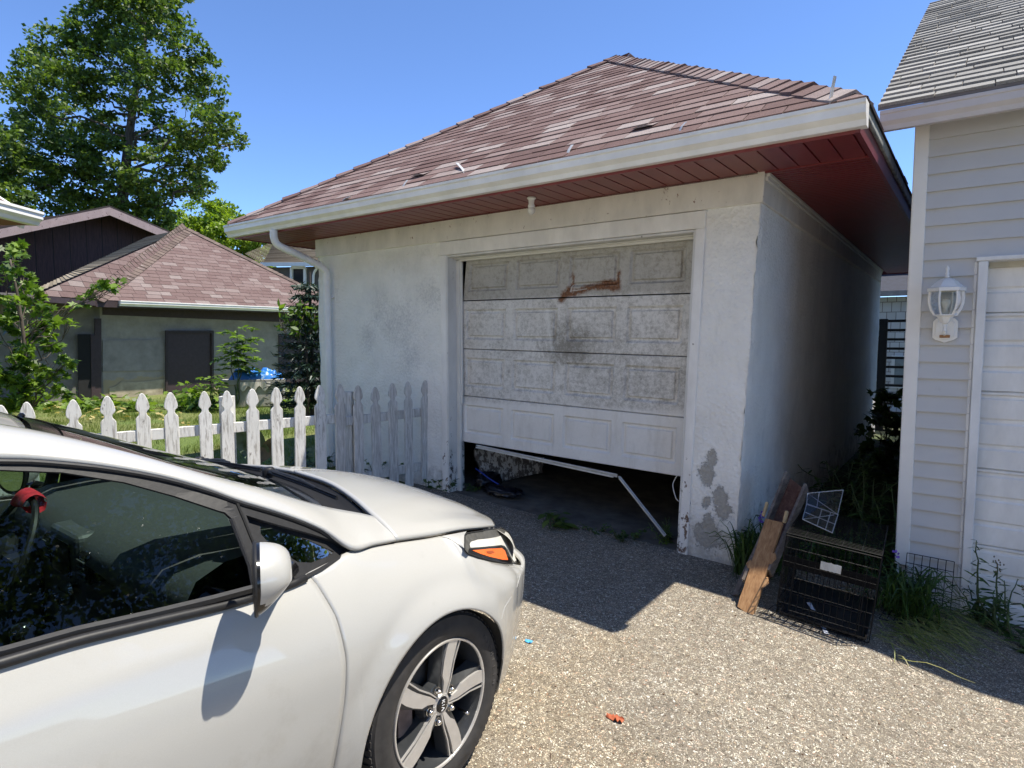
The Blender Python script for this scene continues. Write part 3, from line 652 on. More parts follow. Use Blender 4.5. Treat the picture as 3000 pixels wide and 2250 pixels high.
# ------------------------------------------------------------ grey sided garage on the right
HV = .449
house = thing('siding_garage', 'grey clapboard garage with grey shingle roof and white ribbed door, right of the stucco garage', 'garage', (.88, HV, 0), 'G')
ZT = 2.775
def laps(mb, u0, u1, z0, z1, ex=.1016, v=HV, ph=.03, side=False):
    z = z0-(z0-ph) % ex
    while z < z1-.002:
        a, b = max(z, z0), min(z+ex, z1)
        if b-a > .004:
            ta = .019*(1-(a-z)/ex)+.002; tb = .019*(1-(b-z)/ex)+.002
            P = [(0,-ta,a), (1,-ta,a), (1,-tb,b), (0,-tb,b), (0,.01,a), (1,.01,a)]
            if side: q = [(u0-p[1]*-1*1-0*p[0], v+(u1)*p[0], p[2]) for p in P]
            else: q = [(u0+(u1-u0)*p[0], v+p[1], p[2]) for p in P]
            mb.add(q, [(0,1,2,3), (4,5,1,0)])
        z += ex
mb = MB(); laps(mb, .935, 1.205, -.16, ZT-.005); laps(mb, 1.205, 6.2, 1.945, ZT-.005)
mb.add([(.885,HV+.01,-.3),(1.22,HV+.01,-.3),(1.22,HV+.01,ZT),(.885,HV+.01,ZT)], [(0,1,2,3)]); mb.add([(1.22,HV+.011,1.93),(6.2,HV+.011,1.93),(6.2,HV+.011,ZT),(1.22,HV+.011,ZT)], [(0,1,2,3)])
z = -.16+.03
ex = .1016; z = -.2
while z < ZT+2:                                                     # left side wall of laps, up into the gable
    yl = HV+.02+max(0, (z-ZT))/math.tan(R(30)); yr = 7.1-max(0, (z-ZT))/math.tan(R(30))
    if yr > yl: mb.add([(.885-.014,yl,z),(.885-.014,yr,z),(.885,yr,z+ex),(.885,yl,z+ex),(.89,yl,z),(.89,yr,z)], [(3,2,1,0), (0,1,5,4)])
    z += ex
mb.build('siding_wall', M['siding'], house)
mb = MB(); mb.box((.868,HV-.022,.02+.05), (.94,HV+.004,ZT)); mb.box((.865,HV-.02,.07), (.884,HV+.08,ZT)); mb.build('corner_board', M['white_vinyl'], house, mods=BEV(.003, 1))
mb = MB(); mb.box((.90,HV+.0,-.3), (1.24,HV+.03,-.15)); mb.box((.9,HV+.02,-.3), (.92,7.1,-.1)); mb.build('foundation', M['concrete'], house)
# eave: frieze, soffit, gutter, roof
mb = MB(); mb.box((.72,.285,ZT-.0), (6.4,HV+.02,ZT+.012)); mb.build('soffit', M['white_vinyl'], house)
mb = MB(); mb.box((.72,.272,ZT-.055), (6.4,.284,ZT+.065)); mb.build('fascia', simple('rust_stained_fascia', (.56,.50,.46), .55, .22, 4), house)
mb = MB(); gutter(mb, [(a*.55, b*.95) for a, b in KP], (.705,.271,2.715), (6.4,.271,2.715), (0,-1,0)); mb.build('gutter', simple('dull_pinkish_white_metal', (.66,.61,.57), .45, .1, 3), house, mods=[('SOLIDIFY', dict(thickness=.0025))])
SL = R(30); hb = Vector((0, math.cos(SL), math.sin(SL))); c0 = Vector((.69, .222, 2.850)); RL = (3.775-.205)/math.cos(SL)
roof = MB(); shingle_plane(roof, c0, (1,0,0), hb, 5.8, RL, [(0,0,-1,0), (5.8,0,1,0), (0,RL,0,1)], ex=.125, tw=(.12,.42), th=.015, seed=21)
roof.build('roof', M['grey_shingle'], house)
mb = MB(); a, b, c, d_ = c0, c0+Vector((5.8,0,0)), c0+Vector((5.8,0,0))+hb*RL, c0+hb*RL; nz = Vector((0,0,-.02)); back = [Vector((p.x, 7.35, p.z)) for p in (a, b)]
mb.quad(a+nz*.1, b+nz*.1, c+nz*.1, d_+nz*.1); mb.quad(d_+nz*.1, c+nz*.1, back[1], back[0]); mb.quad(a+nz*.1, a+nz*.9, d_+nz*.9, d_+nz*.1); mb.quad(a+nz*.9, b+nz*.9, b+nz*.1, a+nz*.1)
mb.quad(a+nz*.9, b+nz*.9, c+nz*.9, d_+nz*.9)
mb.build('roof_deck', simple('roof_edge_board', (.20,.17,.15), .8), house)
# white ribbed door with its frame
mb = MB(); leanbox(mb, 1.208,1.255,1.208,1.255, HV-.045,HV+.02, -.20,1.935); leanbox(mb, 1.198,6.2,1.198,6.2, HV-.05,HV+.02, 1.936,1.962); leanbox(mb, 1.19,1.207,1.19,1.207, HV-.02,HV+.0, -.14,1.935)
mb.build('door_frame', M['white_paint'], house, mods=BEV(.004, 1))
mb = MB(); prof = []; z = -.2; k = 0
while z < 1.935:
    if k % 3 == 2: prof += [(.050,z+.004), (.050,z+.104), (.060,z+.112), (.062,z+.125), (.047,z+.135), (.047,z+.148), (.068,z+.149), (.068,z+.152)]
    else: prof += [(.050,z+.004), (.050,z+.110), (.061,z+.120), (.061,z+.138), (.050,z+.150)]
    z += .1535; k += 1
prof = [(a, b) for a, b in prof if b < 1.936]
mb.grid([[Vector((u, HV+a+.003*mn.noise(Vector((u*2, b*3, 0))), b)) for u in np.linspace(1.24, 6.2, 30)] for a, b in prof])
mb.build('ribbed_door', mat_oldpaint('white_ribbed_steel', (.84,.82,.78), (.22,.17,.14), .80, False), house)
mb = MB(); mb.box((1.26,HV+.03,1.90), (6.2,HV+.05,1.934)); mb.build('door_header', simple('cream_header', (.55,.50,.38), .6), house)

# ------------------------------------------------------------ the white car (frame C: x to the nose, y = -n to its left, z up)
GZ = -.045                                           # height of the ground under its wheels
nn = NB('pearl_white_paint'); k = nn.noise(900, 2); X_, Y_, Z_ = nn.sep(); k2 = nn.noise(7, 8, .75); dirt_ = nn.rng(nn.math('ADD', k2, nn.rng(Z_, .75, .2, 0, .22)), .60, .86, 0, .38)
M['paint'] = nn.fin(nn.mix(dirt_, nn.ramp(k, [(.3, (.38,.373,.348)), (.7, (.425,.418,.392))]), (.25,.225,.18)), .4, spec=.5, Coat_Weight=1.0, Coat_Roughness=.03)
M['blk'] = simple('black_plastic_trim', (.016,.016,.017), .5, .15, 60, bump=.05, spec=.35)
M['blkgloss'] = simple('gloss_black', (.008,.008,.009), .12, .1)
M['rubber'] = simple('tyre_rubber', (.034,.031,.029), .75, .25, 25, bump=.15)
M['dash'] = simple('dashboard_plastic', (.075,.078,.078), .55, .1, 90, bump=.1)
M['seat'] = simple('dark_seat_cloth', (.06,.062,.064), .85, .2, 60)
M['carglass'] = mat_glass('tinted_car_glass', (.52,.62,.59), 1.42)
M['chrome'] = simple('chrome', (.65,.65,.65), .12, .05, metal=1)
M['machined'] = simple('machined_alloy', (.62,.60,.57), .33, .05, 30, metal=.55)
M['alloydark'] = simple('dark_grey_alloy', (.06,.063,.067), .3, .1, metal=.5)
CX = lambda x, n, z: Vector((x, -n, z))
car = thing('parked_car', 'white hatchback parked in the drive, its bonnet pointing at the broken garage door', 'car', (0, 0, GZ), 'C')
NC = -.87
def mirror_pts(rows): return [[Vector((p.x, 1.74-p.y, p.z)) for p in r] for r in rows]
S_line = [(-3.55,.80,-.16), (-3.3,.93,-.10), (-2.8,.945,-.07), (-2.0,.925,-.06), (-1.4,.905,-.06), (-1.139,.893,-.06), (-1.02,.888,-.06), (-.878,.873,-.06), (-.68,.851,-.062), (-.505,.842,-.075), (-.36,.848,-.10), (-.284,.853,-.112), (-.1,.826,-.123), (.08,.797,-.131), (.135,.788,-.130), (.150,.777,-.108), (.163,.750,-.056), (.185,.728,-.046), (.223,.705,-.047), (.327,.656,-.065), (.445,.605,-.100), (.55,.562,-.145), (.620,.538,-.185), (.70,.545,-.26), (.78,.555,-.38), (.84,.56,-.55), (.865,.565,-.72), (.87,.565,-.87)]
PO = [(-3.62,-.87), (-3.60,-.5), (-3.5,-.22), (-3.3,-.08), (-2.9,-.01), (-2.2,.0), (.1,0), (.3,-.015), (.42,-.04), (.52,-.075), (.60,-.115), (.68,-.165), (.74,-.225), (.80,-.33), (.85,-.5), (.88,-.70), (.885,-.87)]
ARCH = ((-.022, .262, .336), (-2.70, .262, .345))
def zbot(x):
    b = .155 if x > .3 else (.16 if x < -3.05 else .175)
    for cx, cz, r in ARCH:
        if abs(x-cx) < r: b = max(b, cz+math.sqrt(r*r-(x-cx)**2) if True else b)
    return b
def nside(x, z, zt, nt):
    zm = .53+.03*min(1, max(0, (-.2-x)/.4))
    if z >= zm:
        t = (z-zm)/max(.02, zt-zm); base = .028-(.028-nt)*t**2.2
        if x < -.40: base += min(1, (-.40-x)/.3)* .0035*math.exp(-((z-.79)/.03)**2)
        return base
    t = (zm-z)/(zm-.17); return .028-.045*t**2.0-.010*math.exp(-((z-.30)/.07)**2)*min(1, max(0, (-.42-x)/.25))
def arch_bulge(x, z):
    b = 0
    for cx, cz, r in ARCH:
        d = math.hypot(x-cx, z-cz)-r
        if d > -.03: b += .012*math.exp(-(max(d,0)/.05)**2)
        b -= .003*math.exp(-((d-.085)/.03)**2)
    return b
SXS = [p[0] for p in S_line]
def stop_at(x):
    return float(np.interp(x, SXS, [p[1] for p in S_line])), float(np.interp(x, SXS, [p[2] for p in S_line]))
SC = catmull(S_line, 900); SC = SC[np.argsort(SC[:, 0])]
def Sat(x): return float(np.interp(x, SC[:,0], SC[:,1])), float(np.interp(x, SC[:,0], SC[:,2]))
POc = catmull([(a, b, 0) for a, b in PO], 400)
def po(x):
    xs = POc[:,0]; return float(np.interp(x, np.maximum.accumulate(xs), POc[:,1]))
def shut(z):                                         # rear edge of the front wing
    return float(np.interp(z, [.15,.20,.312,.496,.613,.724,.811,.863,.9], [-.475,-.465,-.446,-.42,-.410,-.415,-.439,-.462,-.478]))
def shutB(z): return -1.62+.04*math.sin(z*3)         # rear edge of the front door
def side_pt(x, z, zt=None):
    s, nt = Sat(x)
    n = nside(x, min(z, s), s, nt)+arch_bulge(x, z); p = po(x)
    k = min(1, max(0, (x-.25)/.25)) if x > 0 else min(1, max(0, (-3.0-x)/.3))
    if k > 0:
        nt2 = p if False else nt
        t = min(1, max(0, (z-.53)/max(.02, s-.53))); low = .03-.05*(max(0, .50-z)/.34)**1.5
        body = p+low-.028; n = lerp(n, lerp(body, min(body, nt), t**2), k)
    return CX(x, n, z)
def panel(xa, xb, nx, nz, name, parent=car, dense=None, ztrim=0.0):
    """body side between two edge functions xa(z), xb(z)"""
    ts = dense if dense is not None else np.linspace(0, 1, nx)
    rows = []
    for t in ts:
        row = []
        xm = lerp(xa(.5), xb(.5), t); zb = zbot(xm); zt = Sat(xm)[0]-ztrim
        for j in range(nz+1):
            q = j/nz; z = lerp(zb, zt, q); x = lerp(xa(z), xb(z), t); row.append(side_pt(x, z))
        rows.append(row)
    return rows
SOL = [('SOLIDIFY', dict(thickness=.012, offset=-1)), ]
def both(name, rows, mat, flip=False, mods=SOL, sharp=None, label=None):
    out = []
    for r, f in ((rows, flip), (mirror_pts(rows), not flip)):
        mb = MB(); mb.grid(r, flip=f); me = mb.build(name, mat, car, mods=mods, sharp=sharp)
        me.data.polygons.foreach_set('use_smooth', [True]*len(me.data.polygons)); out.append(me)
    return out
# front wing: dense columns round the arch
cx, cz, r_ = ARCH[0]
cols = sorted(set([round(v, 5) for v in list(np.linspace(-.415, -.36, 6))+[cx-r_*math.cos(a) for a in np.linspace(0.001, math.pi-.001, 56)]+list(np.linspace(.318, .605, 26))]))
xa = lambda z: shut(z)+.002
def wing_rows():
    rows = []
    for x0 in cols:
        row = []; zb = zbot(x0); zt = Sat(x0)[0]
        for j in range(33):
            q = j/32; z = lerp(zb, zt, q)
            w = max(0, min(1, (x0+.36)/-.055)) if x0 < -.36 else 0
            x = lerp(x0, xa(z)+(x0+.415)*1.0, 1 if x0 < -.36 else 0) if x0 < -.36 else x0
            if x0 < -.36: x = lerp(xa(z), -.36, (x0+.415)/.055)
            row.append(side_pt(x, z))
        rows.append(row)
    return rows
both('front_wing', wing_rows(), M['paint'], flip=True)
nose_cols = list(np.linspace(.607, .86, 26)); rows = []
def nose_cut(n, q):
    w = max(0, min(1, (-n-.22)/.35)); w = w*w*(3-2*w); return w*(.05*q**3+.07*max(0, .3-lerp(.155,.565,q)))
for x0 in nose_cols:
    r = [side_pt(x0, lerp(.155, Sat(x0)[0], j/24)) for j in range(25)]; rows.append([Vector((p.x-nose_cut(-p.y, j/24), p.y, p.z)) for j, p in enumerate(r)])
n0s = [-p.y for p in rows[-1]]
for t in np.linspace(0, 1, 14)[1:]:
    row = []
    for j in range(25):
        n = lerp(n0s[j], NC, t); xx = .86+.025*(1-(1-t)**2); row.append(CX(xx-nose_cut(n, j/24), n, lerp(.155, .565, j/24)))
    rows.append(row)
both('front_bumper', rows, M['paint'], flip=True)
rows = []
for t in np.linspace(0, 1, 60):
    row = []; x5 = lerp(shutB(.5), shut(.5)-.002, t); zt = Sat(x5)[0]-.001
    for j in range(41):
        z = lerp(.19, zt, j/40); row.append(side_pt(lerp(shutB(z)+.002, shut(z)-.002, t), z))
    rows.append(row)
doors = both('front_door', rows, M['paint'], flip=True)
cx, cz, r_ = ARCH[1]
cols = sorted(set([round(v, 5) for v in list(np.linspace(-3.6, cx-r_-.001, 14))+[cx-r_*math.cos(a) for a in np.linspace(0.001, math.pi-.001, 30)]+list(np.linspace(cx+r_+.001, -1.63, 14))])); rows = []
for x0 in cols:
    zb = zbot(x0); zt = Sat(x0)[0]; row = []
    for j in range(21):
        z = lerp(zb, zt, j/20); x = min(x0, shutB(z)-.002) if x0 < -1.64 else shutB(z)-.002
        row.append(side_pt(x, z))
    rows.append(row)
both('rear_quarter', rows, M['paint'], flip=True)
mb = MB(); mb.grid([[CX(-3.60-.03*math.sin(j/8*3), n, lerp(.16, 1.0, j/8)) for j in range(9)] for n in np.linspace(-.30, -1.44, 14)]); mb.build('tailgate', M['paint'], car, mods=SOL, smooth=True)
# inner dark shell so gaps read dark
def inner_rows(off=.03):
    rows = []
    for x0 in np.linspace(-3.5, .55, 80):
        zb = zbot(x0)+.03; zt = Sat(x0)[0]-.03; row = []
        for j in range(9):
            p = side_pt(x0, lerp(zb, zt, j/8)); row.append(Vector((p.x, p.y+off, p.z)))
        rows.append(row)
    return rows
both('inner_panel', inner_rows(), M['dark'], mods=None)
# bonnet: Coons patch between near edge, rear edge, front edge and crown line
nearE = catmull([(-.098,-.126,.828), (.08,-.133,.799), (.235,-.148,.775), (.42,-.20,.728), (.60,-.275,.675)], 41)
rearE = catmull([(-.098,-.126,.828), (-.100,-.175,.862), (-.092,-.25,.888), (-.045,-.42,.914), (.0,-.62,.93), (.02,-.87,.936)], 31)
frontE = catmull([(.60,-.275,.675), (.69,-.38,.668), (.755,-.54,.662), (.79,-.70,.658), (.80,-.87,.656)], 31)
crown = catmull([(.02,-.87,.936), (.25,-.87,.892), (.48,-.87,.822), (.66,-.87,.745), (.76,-.87,.69), (.80,-.87,.656)], 41)
rows = []
for i in range(41):
    u = i/40; row = []
    for j in range(31):
        v = j/30
        P = (1-v)*nearE[i]+v*crown[i]+(1-u)*rearE[j]+u*frontE[j]-((1-u)*(1-v)*nearE[0]+(1-u)*v*crown[0]+u*(1-v)*nearE[-1]+u*v*crown[-1])
        x, n, z = P; bul = .028*math.sin(math.pi*min(1, v*1.35))**.8*math.sin(math.pi*u)**.6 if v < .74 else 0
        z += .009*math.exp(-((v-.38-.10*u)/.16)**2)*math.sin(math.pi*min(1, u*1.02))**.7-.0045*math.exp(-((v-.22-.06*u)/.06)**2)*min(1, u*2.2)*min(1, (1-u)*5)
        z += .005*math.sin(math.pi*min(1, v/.16))*(v < .16)*math.sin(math.pi*u)*1.0
        row.append(CX(x, n, z))
    rows.append(row)
both('bonnet', rows, M['paint'], flip=False, mods=[('SOLIDIFY', dict(thickness=.015, offset=-1))])
# dark drain strip between wing, pillar foot and bonnet
mb = MB(); pts = [CX(*p)-Vector((0,0,.006)) for p in ((-.275,-.118,.850), (-.18,-.121,.838), (-.098,-.124,.826), (.08,-.131,.798), (.235,-.145,.774))]
for m_ in (0, 1):
    q = pts if not m_ else [Vector((p.x, 1.74-p.y, p.z)) for p in pts]; mb = MB(); mb.tube(q, .003, 6); mb.build('panel_gap', M['dark'], car)
mb = MB(); mb.tube([CX(-.100,-.124,.829), CX(-.104,-.18,.866), CX(-.104,-.235,.886)], .0035, 6); mb.build('panel_gap', M['dark'], car)
mb = MB(); pts = [side_pt(x, z)+Vector((0,0.0008,0)) for x, z in ((.585,.553), (.54,.535), (.45,.525), (.36,.52), (.30,.50), (.27,.475))]
# bumper seam
mb.tube(pts, .002, 5); mb.build('panel_gap', simple('seam_shadow', (.3,.3,.29), .6), car)
# pillar and roof rail band
ft = [(-.284,-.108,.855), (-.36,-.145,.926), (-.461,-.182,.989), (-.584,-.215,1.052), (-.654,-.236,1.093), (-.751,-.262,1.140), (-.866,-.287,1.182), (-.974,-.305,1.212), (-1.06,-.318,1.229), (-1.4,-.335,1.275), (-1.9,-.34,1.295), (-2.5,-.34,1.25), (-3.1,-.33,1.12), (-3.42,-.30,.99)]
rt = [(-.100,-.235,.886), (-.281,-.268,.956), (-.47,-.297,1.045), (-.629,-.335,1.114), (-.74,-.365,1.165), (-.80,-.382,1.193), (-.931,-.42,1.250), (-1.02,-.428,1.281), (-1.10,-.43,1.304), (-1.4,-.43,1.355), (-1.9,-.43,1.385), (-2.5,-.43,1.345), (-3.1,-.45,1.215), (-3.5,-.47,1.06)]
FTc, RTc = catmull(ft, 90), catmull(rt, 90)
F2 = catmull([(-.098,-.124,.829), (-.19,-.117,.842)]+ft, 130); R2 = catmull([(-.099,-.180,.862)]+rt, 130)
def at_frac(C, q):
    d_ = np.r_[0, np.cumsum(np.linalg.norm(np.diff(C, axis=0), axis=1))]; return np.array([np.interp(q*d_[-1], d_, C[:, k]) for k in range(3)])
rows = []
for i in range(130):
    q = (i/129)**1.35; a, b = at_frac(F2, q), at_frac(R2, q); row = []
    for j in range(11):
        t = j/10; p = lerp(a, b, t); bow = .020*math.sin(math.pi*t)*min(1, .15+i/60); row.append(CX(p[0], p[1]+bow*.7, p[2]+bow*.8))
    rows.append(row)
both('roof_pillar', rows, M['paint'], flip=True)
# roof skin
rows = []
i0 = int(np.argmin(np.abs(RTc[:,0]+.99)))
for i in range(i0, 90):
    a = RTc[i]; row = []
    for j in range(21):
        t = j/20; n = lerp(a[1]-.006, NC, t); k = 1-(1-t)**2
        row.append(CX(a[0]+.055*k*max(0, 1-(i-i0)/14), n, a[2]-.010+.012*k+.05*k*min(1, (i-i0)/20)))
    rows.append(row)
both('roof_panel', rows, M['paint'], flip=True)
# windscreen
WB = [(-.235,-.285,.930), (-.47,-.32,1.038), (-.629,-.35,1.108), (-.80,-.392,1.190), (-.975,-.43,1.266)]
WBc = catmull(WB, 24); rows = []
for i in range(24):
    a = WBc[i]; f = i/23; row = []
    for j in range(49):
        s_ = j/48; n = lerp(a[1], -1.74-a[1], s_); k = 1-(2*s_-1)**2; row.append(CX(a[0]+lerp(.14,.07,f)*k, n, a[2]+lerp(.012,.012,f)*k))
    rows.append(row)
wrows = rows
mb = MB(); mb.grid(rows[2:-2]); mb.build('windscreen', M['carglass'], car, smooth=True)
fr_ = MB()                                           # black ceramic border just inside the glass
dn = Vector((0,0,-.004))
fr_.grid([[p+dn for p in r] for r in rows[0:4]]); fr_.grid([[p+dn for p in r] for r in rows[-4:]]); fr_.grid([[p+dn for p in r[:4]] for r in rows]); fr_.grid([[p+dn for p in r[-4:]] for r in rows])
fr_.build('windscreen_border', M['blkgloss'], car, smooth=True)
mb = MB(); mb.tube([CX(p[0]+.004, p[1]+.008, p[2]+.004) for p in WBc], .007, 6); mb.build('windscreen_seal', M['blk'], car)
# cowl with louvres, wipers
rows = []
for j in range(31):
    a = rearE[j]; w = wrows[0][int(round(j/30*24))]; row = []
    for i in range(7):
        t = i/6; p = Vector((a[0], -a[1], a[2])).lerp(w, t); p.z -= .022*math.sin(math.pi*min(1, t*1.2)) if t < .8 else .01; p.z -= .006; row.append(p)
    rows.append(row)
both('cowl', rows, simple('cowl_plastic', (.012,.012,.013), .65, .1, 60, spec=.2), flip=False, mods=None)
def wiper(pts, arm):
    mb = MB(); mb.tube([CX(*p) for p in catmull(pts, 24)], .006, 6); mb.tube([CX(p[0], p[1], p[2]+.009) for p in catmull(pts, 24)], .0035, 6)
    mb.tube([CX(*p) for p in catmull(arm, 20)], [.014]*5+[.009]*10+[.006]*5, 8); p = CX(*arm[0]); mb.lathe([(0,-.02),(.026,-.018),(.026,.012),(.018,.022),(0,.024)], 16, Matrix.Translation(p))
    mb.build('wiper', M['blk'], car, smooth=True, sharp=40)
wiper([(-.16,-.34,.952), (-.14,-.55,.962), (-.13,-.78,.972)], [(-.055,-.93,.945), (-.09,-.80,.965), (-.13,-.60,.974), (-.145,-.48,.966)])
wiper([(-.13,-.86,.975), (-.15,-1.1,.972), (-.20,-1.34,.962)], [(-.11,-1.40,.94), (-.10,-1.25,.965), (-.13,-1.1,.978)])
# side glass and black surround
def nglass(x, z): return -.058-.70*(z-.855)-.20*max(0, x+.62)*(1 if x < 0 else 1)+.12*max(0, z-1.10)**1.0-(.02 if x < -1.3 else 0)*0
def liftc(x, y, c1=True):
    q = (x/1.3825, 1150+y/1.3825); v = ray(q[0]/D, q[1]/D); o = Vector((0,0,CAMH)); Ci = FR['C'].inverted(); o2 = Ci @ o; v2 = Ci.to_3x3() @ v; n = -.2
    for _ in range(25):
        t = (-n-o2.y)/v2.y; p = o2+v2*t; n = lerp(n, nglass(p.x, p.z), .7)
    return (p.x, p.z)
outer = [(-.276,.853)]+[(p[0], p[2]) for p in FTc[1:60:3]]+[(-1.66,.905)]+[(x, Sat(x)[0]) for x in (-1.4,-1.2,-1.02,-.878,-.75,-.62,-.505,-.42,-.36)]
g1 = [liftc(*p) for p in ((1020,790), (1004,700), (965,590), (930,510), (905,487), (880,480), (700,420), (500,365), (250,325), (0,315))]+[(-1.30,1.245), (-1.55,1.262), (-1.60,.945), (-1.3,.925)]+[liftc(*p) for p in ((0,1045), (300,962), (600,895), (850,835))]
g2 = [liftc(*p) for p in ((990,498), (1050,517), (1150,545), (1250,572), (1340,600), (1395,625), (1405,640), (1380,668), (1300,722), (1205,768), (1110,790), (1080,730), (1030,600))]
def fill(loops, off, mirror=False):
    tri = geometry.tessellate_polygon([[Vector((a, b, 0)) for a, b in l] for l in loops]); pts = [p for l in loops for p in l]
    V = [CX(x, nglass(x, z)+off, z) for x, z in pts]
    if mirror: V = [Vector((p.x, 1.74-p.y, p.z)) for p in V]
    return V, [tuple(t) for t in tri]
for mir in (False, True):
    V_, F_ = fill([outer, g1, g2], .004, mir); bm = bmesh.new(); vv = [bm.verts.new(p) for p in V_]
    for f in F_:
        try: bm.faces.new([vv[i] for i in f])
        except ValueError: pass
    bmesh.ops.subdivide_edges(bm, edges=bm.edges[:], cuts=3, use_grid_fill=True)
    bm.verts.index_update()
    V_ = []
    for v in bm.verts:
        n = nglass(v.co.x, v.co.z)+.004; V_.append(Vector((v.co.x, -n if not mir else 1.74+n, v.co.z)))
    F_ = [tuple(v.index for v in f.verts) for f in bm.faces]; bm.free()
    mb = MB(); mb.add(V_, F_); mb.build('window_surround', M['blk'], car, mods=[('SOLIDIFY', dict(thickness=.008, offset=0))])
    for g in (g1, g2):
        mb = MB(); mb.add(*fill([g], -.012, mir)); mb.build('side_window', M['carglass'], car)
    g2i = [liftc(*p) for p in ((1062,540),(1150,562),(1260,602),(1362,648),(1345,662),(1270,692),(1215,690),(1105,622),(1064,575))]
    mb = MB(); mb.add(*fill([g2, g2i], -.010, mir)); mb.build('window_border', M['blk'], car)
    rg = [(-1.70,1.262), (-1.70,.945), (-2.2,.955), (-2.75,1.0), (-2.95,1.07), (-2.6,1.19), (-2.1,1.25)]
    mb = MB(); mb.add(*fill([[(-1.66,1.29), (-1.66,.92), (-2.4,.935), (-3.25,.94), (-3.35,1.02), (-3.1,1.10), (-2.5,1.235), (-1.95,1.285)]], -.002, mir)); mb.build('rear_window_surround', M['blkgloss'], car)
# seals round the visible glass
def seal(lp, off, r, name, mat):
    mb = MB(); mb.tube([CX(x, nglass(x, z)+off, z) for x, z in lp], r, 6); mb.build(name, mat, car)
seal(g1[-6:]+g1[:1], .010, .011, 'belt_moulding', M['blk'])
seal([g1[0], g1[1], g1[3]], .008, .006, 'window_seal', M['blk']); seal([(p[0], p[2]) for p in FTc[1:60:2]], .012, .006, 'drip_moulding', M['blk'])
seal([liftc(*p) for p in ((950,442), (975,500), (1005,575), (1035,645), (1045,700))], .011, .004, 'door_gap', M['dark'])
seal(g2+[g2[0]], -.004, .004, 'window_seal', M['blk'])
mb = MB(); pts = [side_pt(x, Sat(x)[0]-.006)+Vector((0,-.004,0)) for x in np.linspace(-1.62, -.47, 30)]; mb.tube(pts, .012, 8); mb.build('belt_moulding', M['blk'], car, smooth=True)
mb = MB(); mb.grid([[CX(x, n, 1.0+.0*x) for x in (-3.55,-3.2)] for n in (-.5,-1.24)]); 
rows = [[CX(lerp(-3.55,-2.95,t), lerp(-.42,-1.32,s), lerp(1.02,1.24,t)+.03*math.sin(math.pi*s)) for s in np.linspace(0,1,9)] for t in (0,.5,1)]
mb = MB(); mb.grid(rows); mb.build('rear_window', M['blkgloss'], car, smooth=True)
# headlight
low = catmull([(.166,-.050,.757), (.185,-.052,.741), (.30,-.078,.688), (.42,-.108,.625), (.52,-.138,.580), (.607,-.175,.553), (.66,-.22,.552), (.72,-.30,.553), (.76,-.38,.556)], 40)
top = catmull([(.166,-.105,.776), (.235,-.130,.779), (.34,-.160,.756), (.45,-.195,.722), (.54,-.232,.694), (.615,-.262,.668), (.665,-.32,.650), (.70,-.38,.640), (.73,-.45,.635)], 40)
def hl(i, t, off=0.0, bow=.035):
    a, b = low[i], top[i]; p = lerp(a, b, t); q = math.sin(math.pi*t)*bow*min(1, i/8); d = np.array([.55, .8, .25]); return CX(*(p+d*(q+off)))
def hl_patch(i0, i1, t0, t1, off, nt=10):
    f0 = t0 if callable(t0) else (lambda i: t0); f1 = t1 if callable(t1) else (lambda i: t1)
    return [[hl(i, lerp(f0(i), f1(i), j/nt), off) for j in range(nt+1)] for i in range(i0, i1+1)]
Pl = np.array([low[i] for i in range(0, 32)]+[top[i] for i in range(2, 32)]); Al = np.c_[np.ones(len(Pl)), Pl[:,0], Pl[:,2], Pl[:,0]**2, Pl[:,0]*Pl[:,2]]; cl2 = np.linalg.lstsq(Al, Pl[:,1], rcond=None)[0]
def nlamp(x, z): return float(cl2 @ np.array([1, x, z, x*x, x*z]))+.006
def lift_lamp(x, y):
    q = (1230+x/3.0976, 1465+y/3.0976); v = ray(q[0]/D, q[1]/D); o = Vector((0,0,CAMH)); Ci = FR['C'].inverted(); o2 = Ci @ o; v2 = Ci.to_3x3() @ v; n = -.15
    for _ in range(40):
        t = (-n-o2.y)/v2.y; p = o2+v2*t; n = lerp(n, nlamp(p.x, p.z), .5)
    return (p.x, p.z)
def lamp_part(name, px, off, mat):
    lp = [lift_lamp(*p) for p in px]; tri = geometry.tessellate_polygon([[Vector((a, b, 0)) for a, b in lp]]); bm = bmesh.new(); vv = [bm.verts.new((x, 0, z)) for x, z in lp]
    for f in tri:
        try: bm.faces.new([vv[i] for i in f])
        except ValueError: pass
    bmesh.ops.subdivide_edges(bm, edges=bm.edges[:], cuts=4, use_grid_fill=True); bm.verts.index_update()
    V = [CX(v.co.x, nlamp(v.co.x, v.co.z)+off, v.co.z) for v in bm.verts]; F = [tuple(v.index for v in f.verts) for f in bm.faces]; bm.free()
    for mir in (0, 1):
        mb = MB(); mb.add([Vector((p.x, 1.74-p.y, p.z)) if mir else p for p in V], F); mb.build(name, mat, car, smooth=True)
    return lp
lo_ = [(405,318),(428,300),(560,280),(740,252),(800,288),(838,345),(870,440),(884,555),(868,576),(760,570),(650,550),(520,515),(430,485),(402,450)]
M['lampgrey'] = simple('smoky_lamp_grey', (.085,.082,.072), .3, .35, 45); M['lampsilver'] = simple('lamp_silver', (.60,.585,.53), .28, .12, 40); M['amber'] = simple('amber_reflector', (.80,.15,.03), .3, .15, 160, bump=.2)
lp = lamp_part('headlight_housing', lo_, 0, M['lampgrey'])
lamp_part('headlight_reflector', [(448,402),(458,378),(520,358),(700,332),(762,308),(772,285),(800,300),(834,350),(864,440),(874,545),(852,560),(826,520),(795,450),(765,415),(730,406),(620,418),(455,430)], .0025, M['lampsilver'])
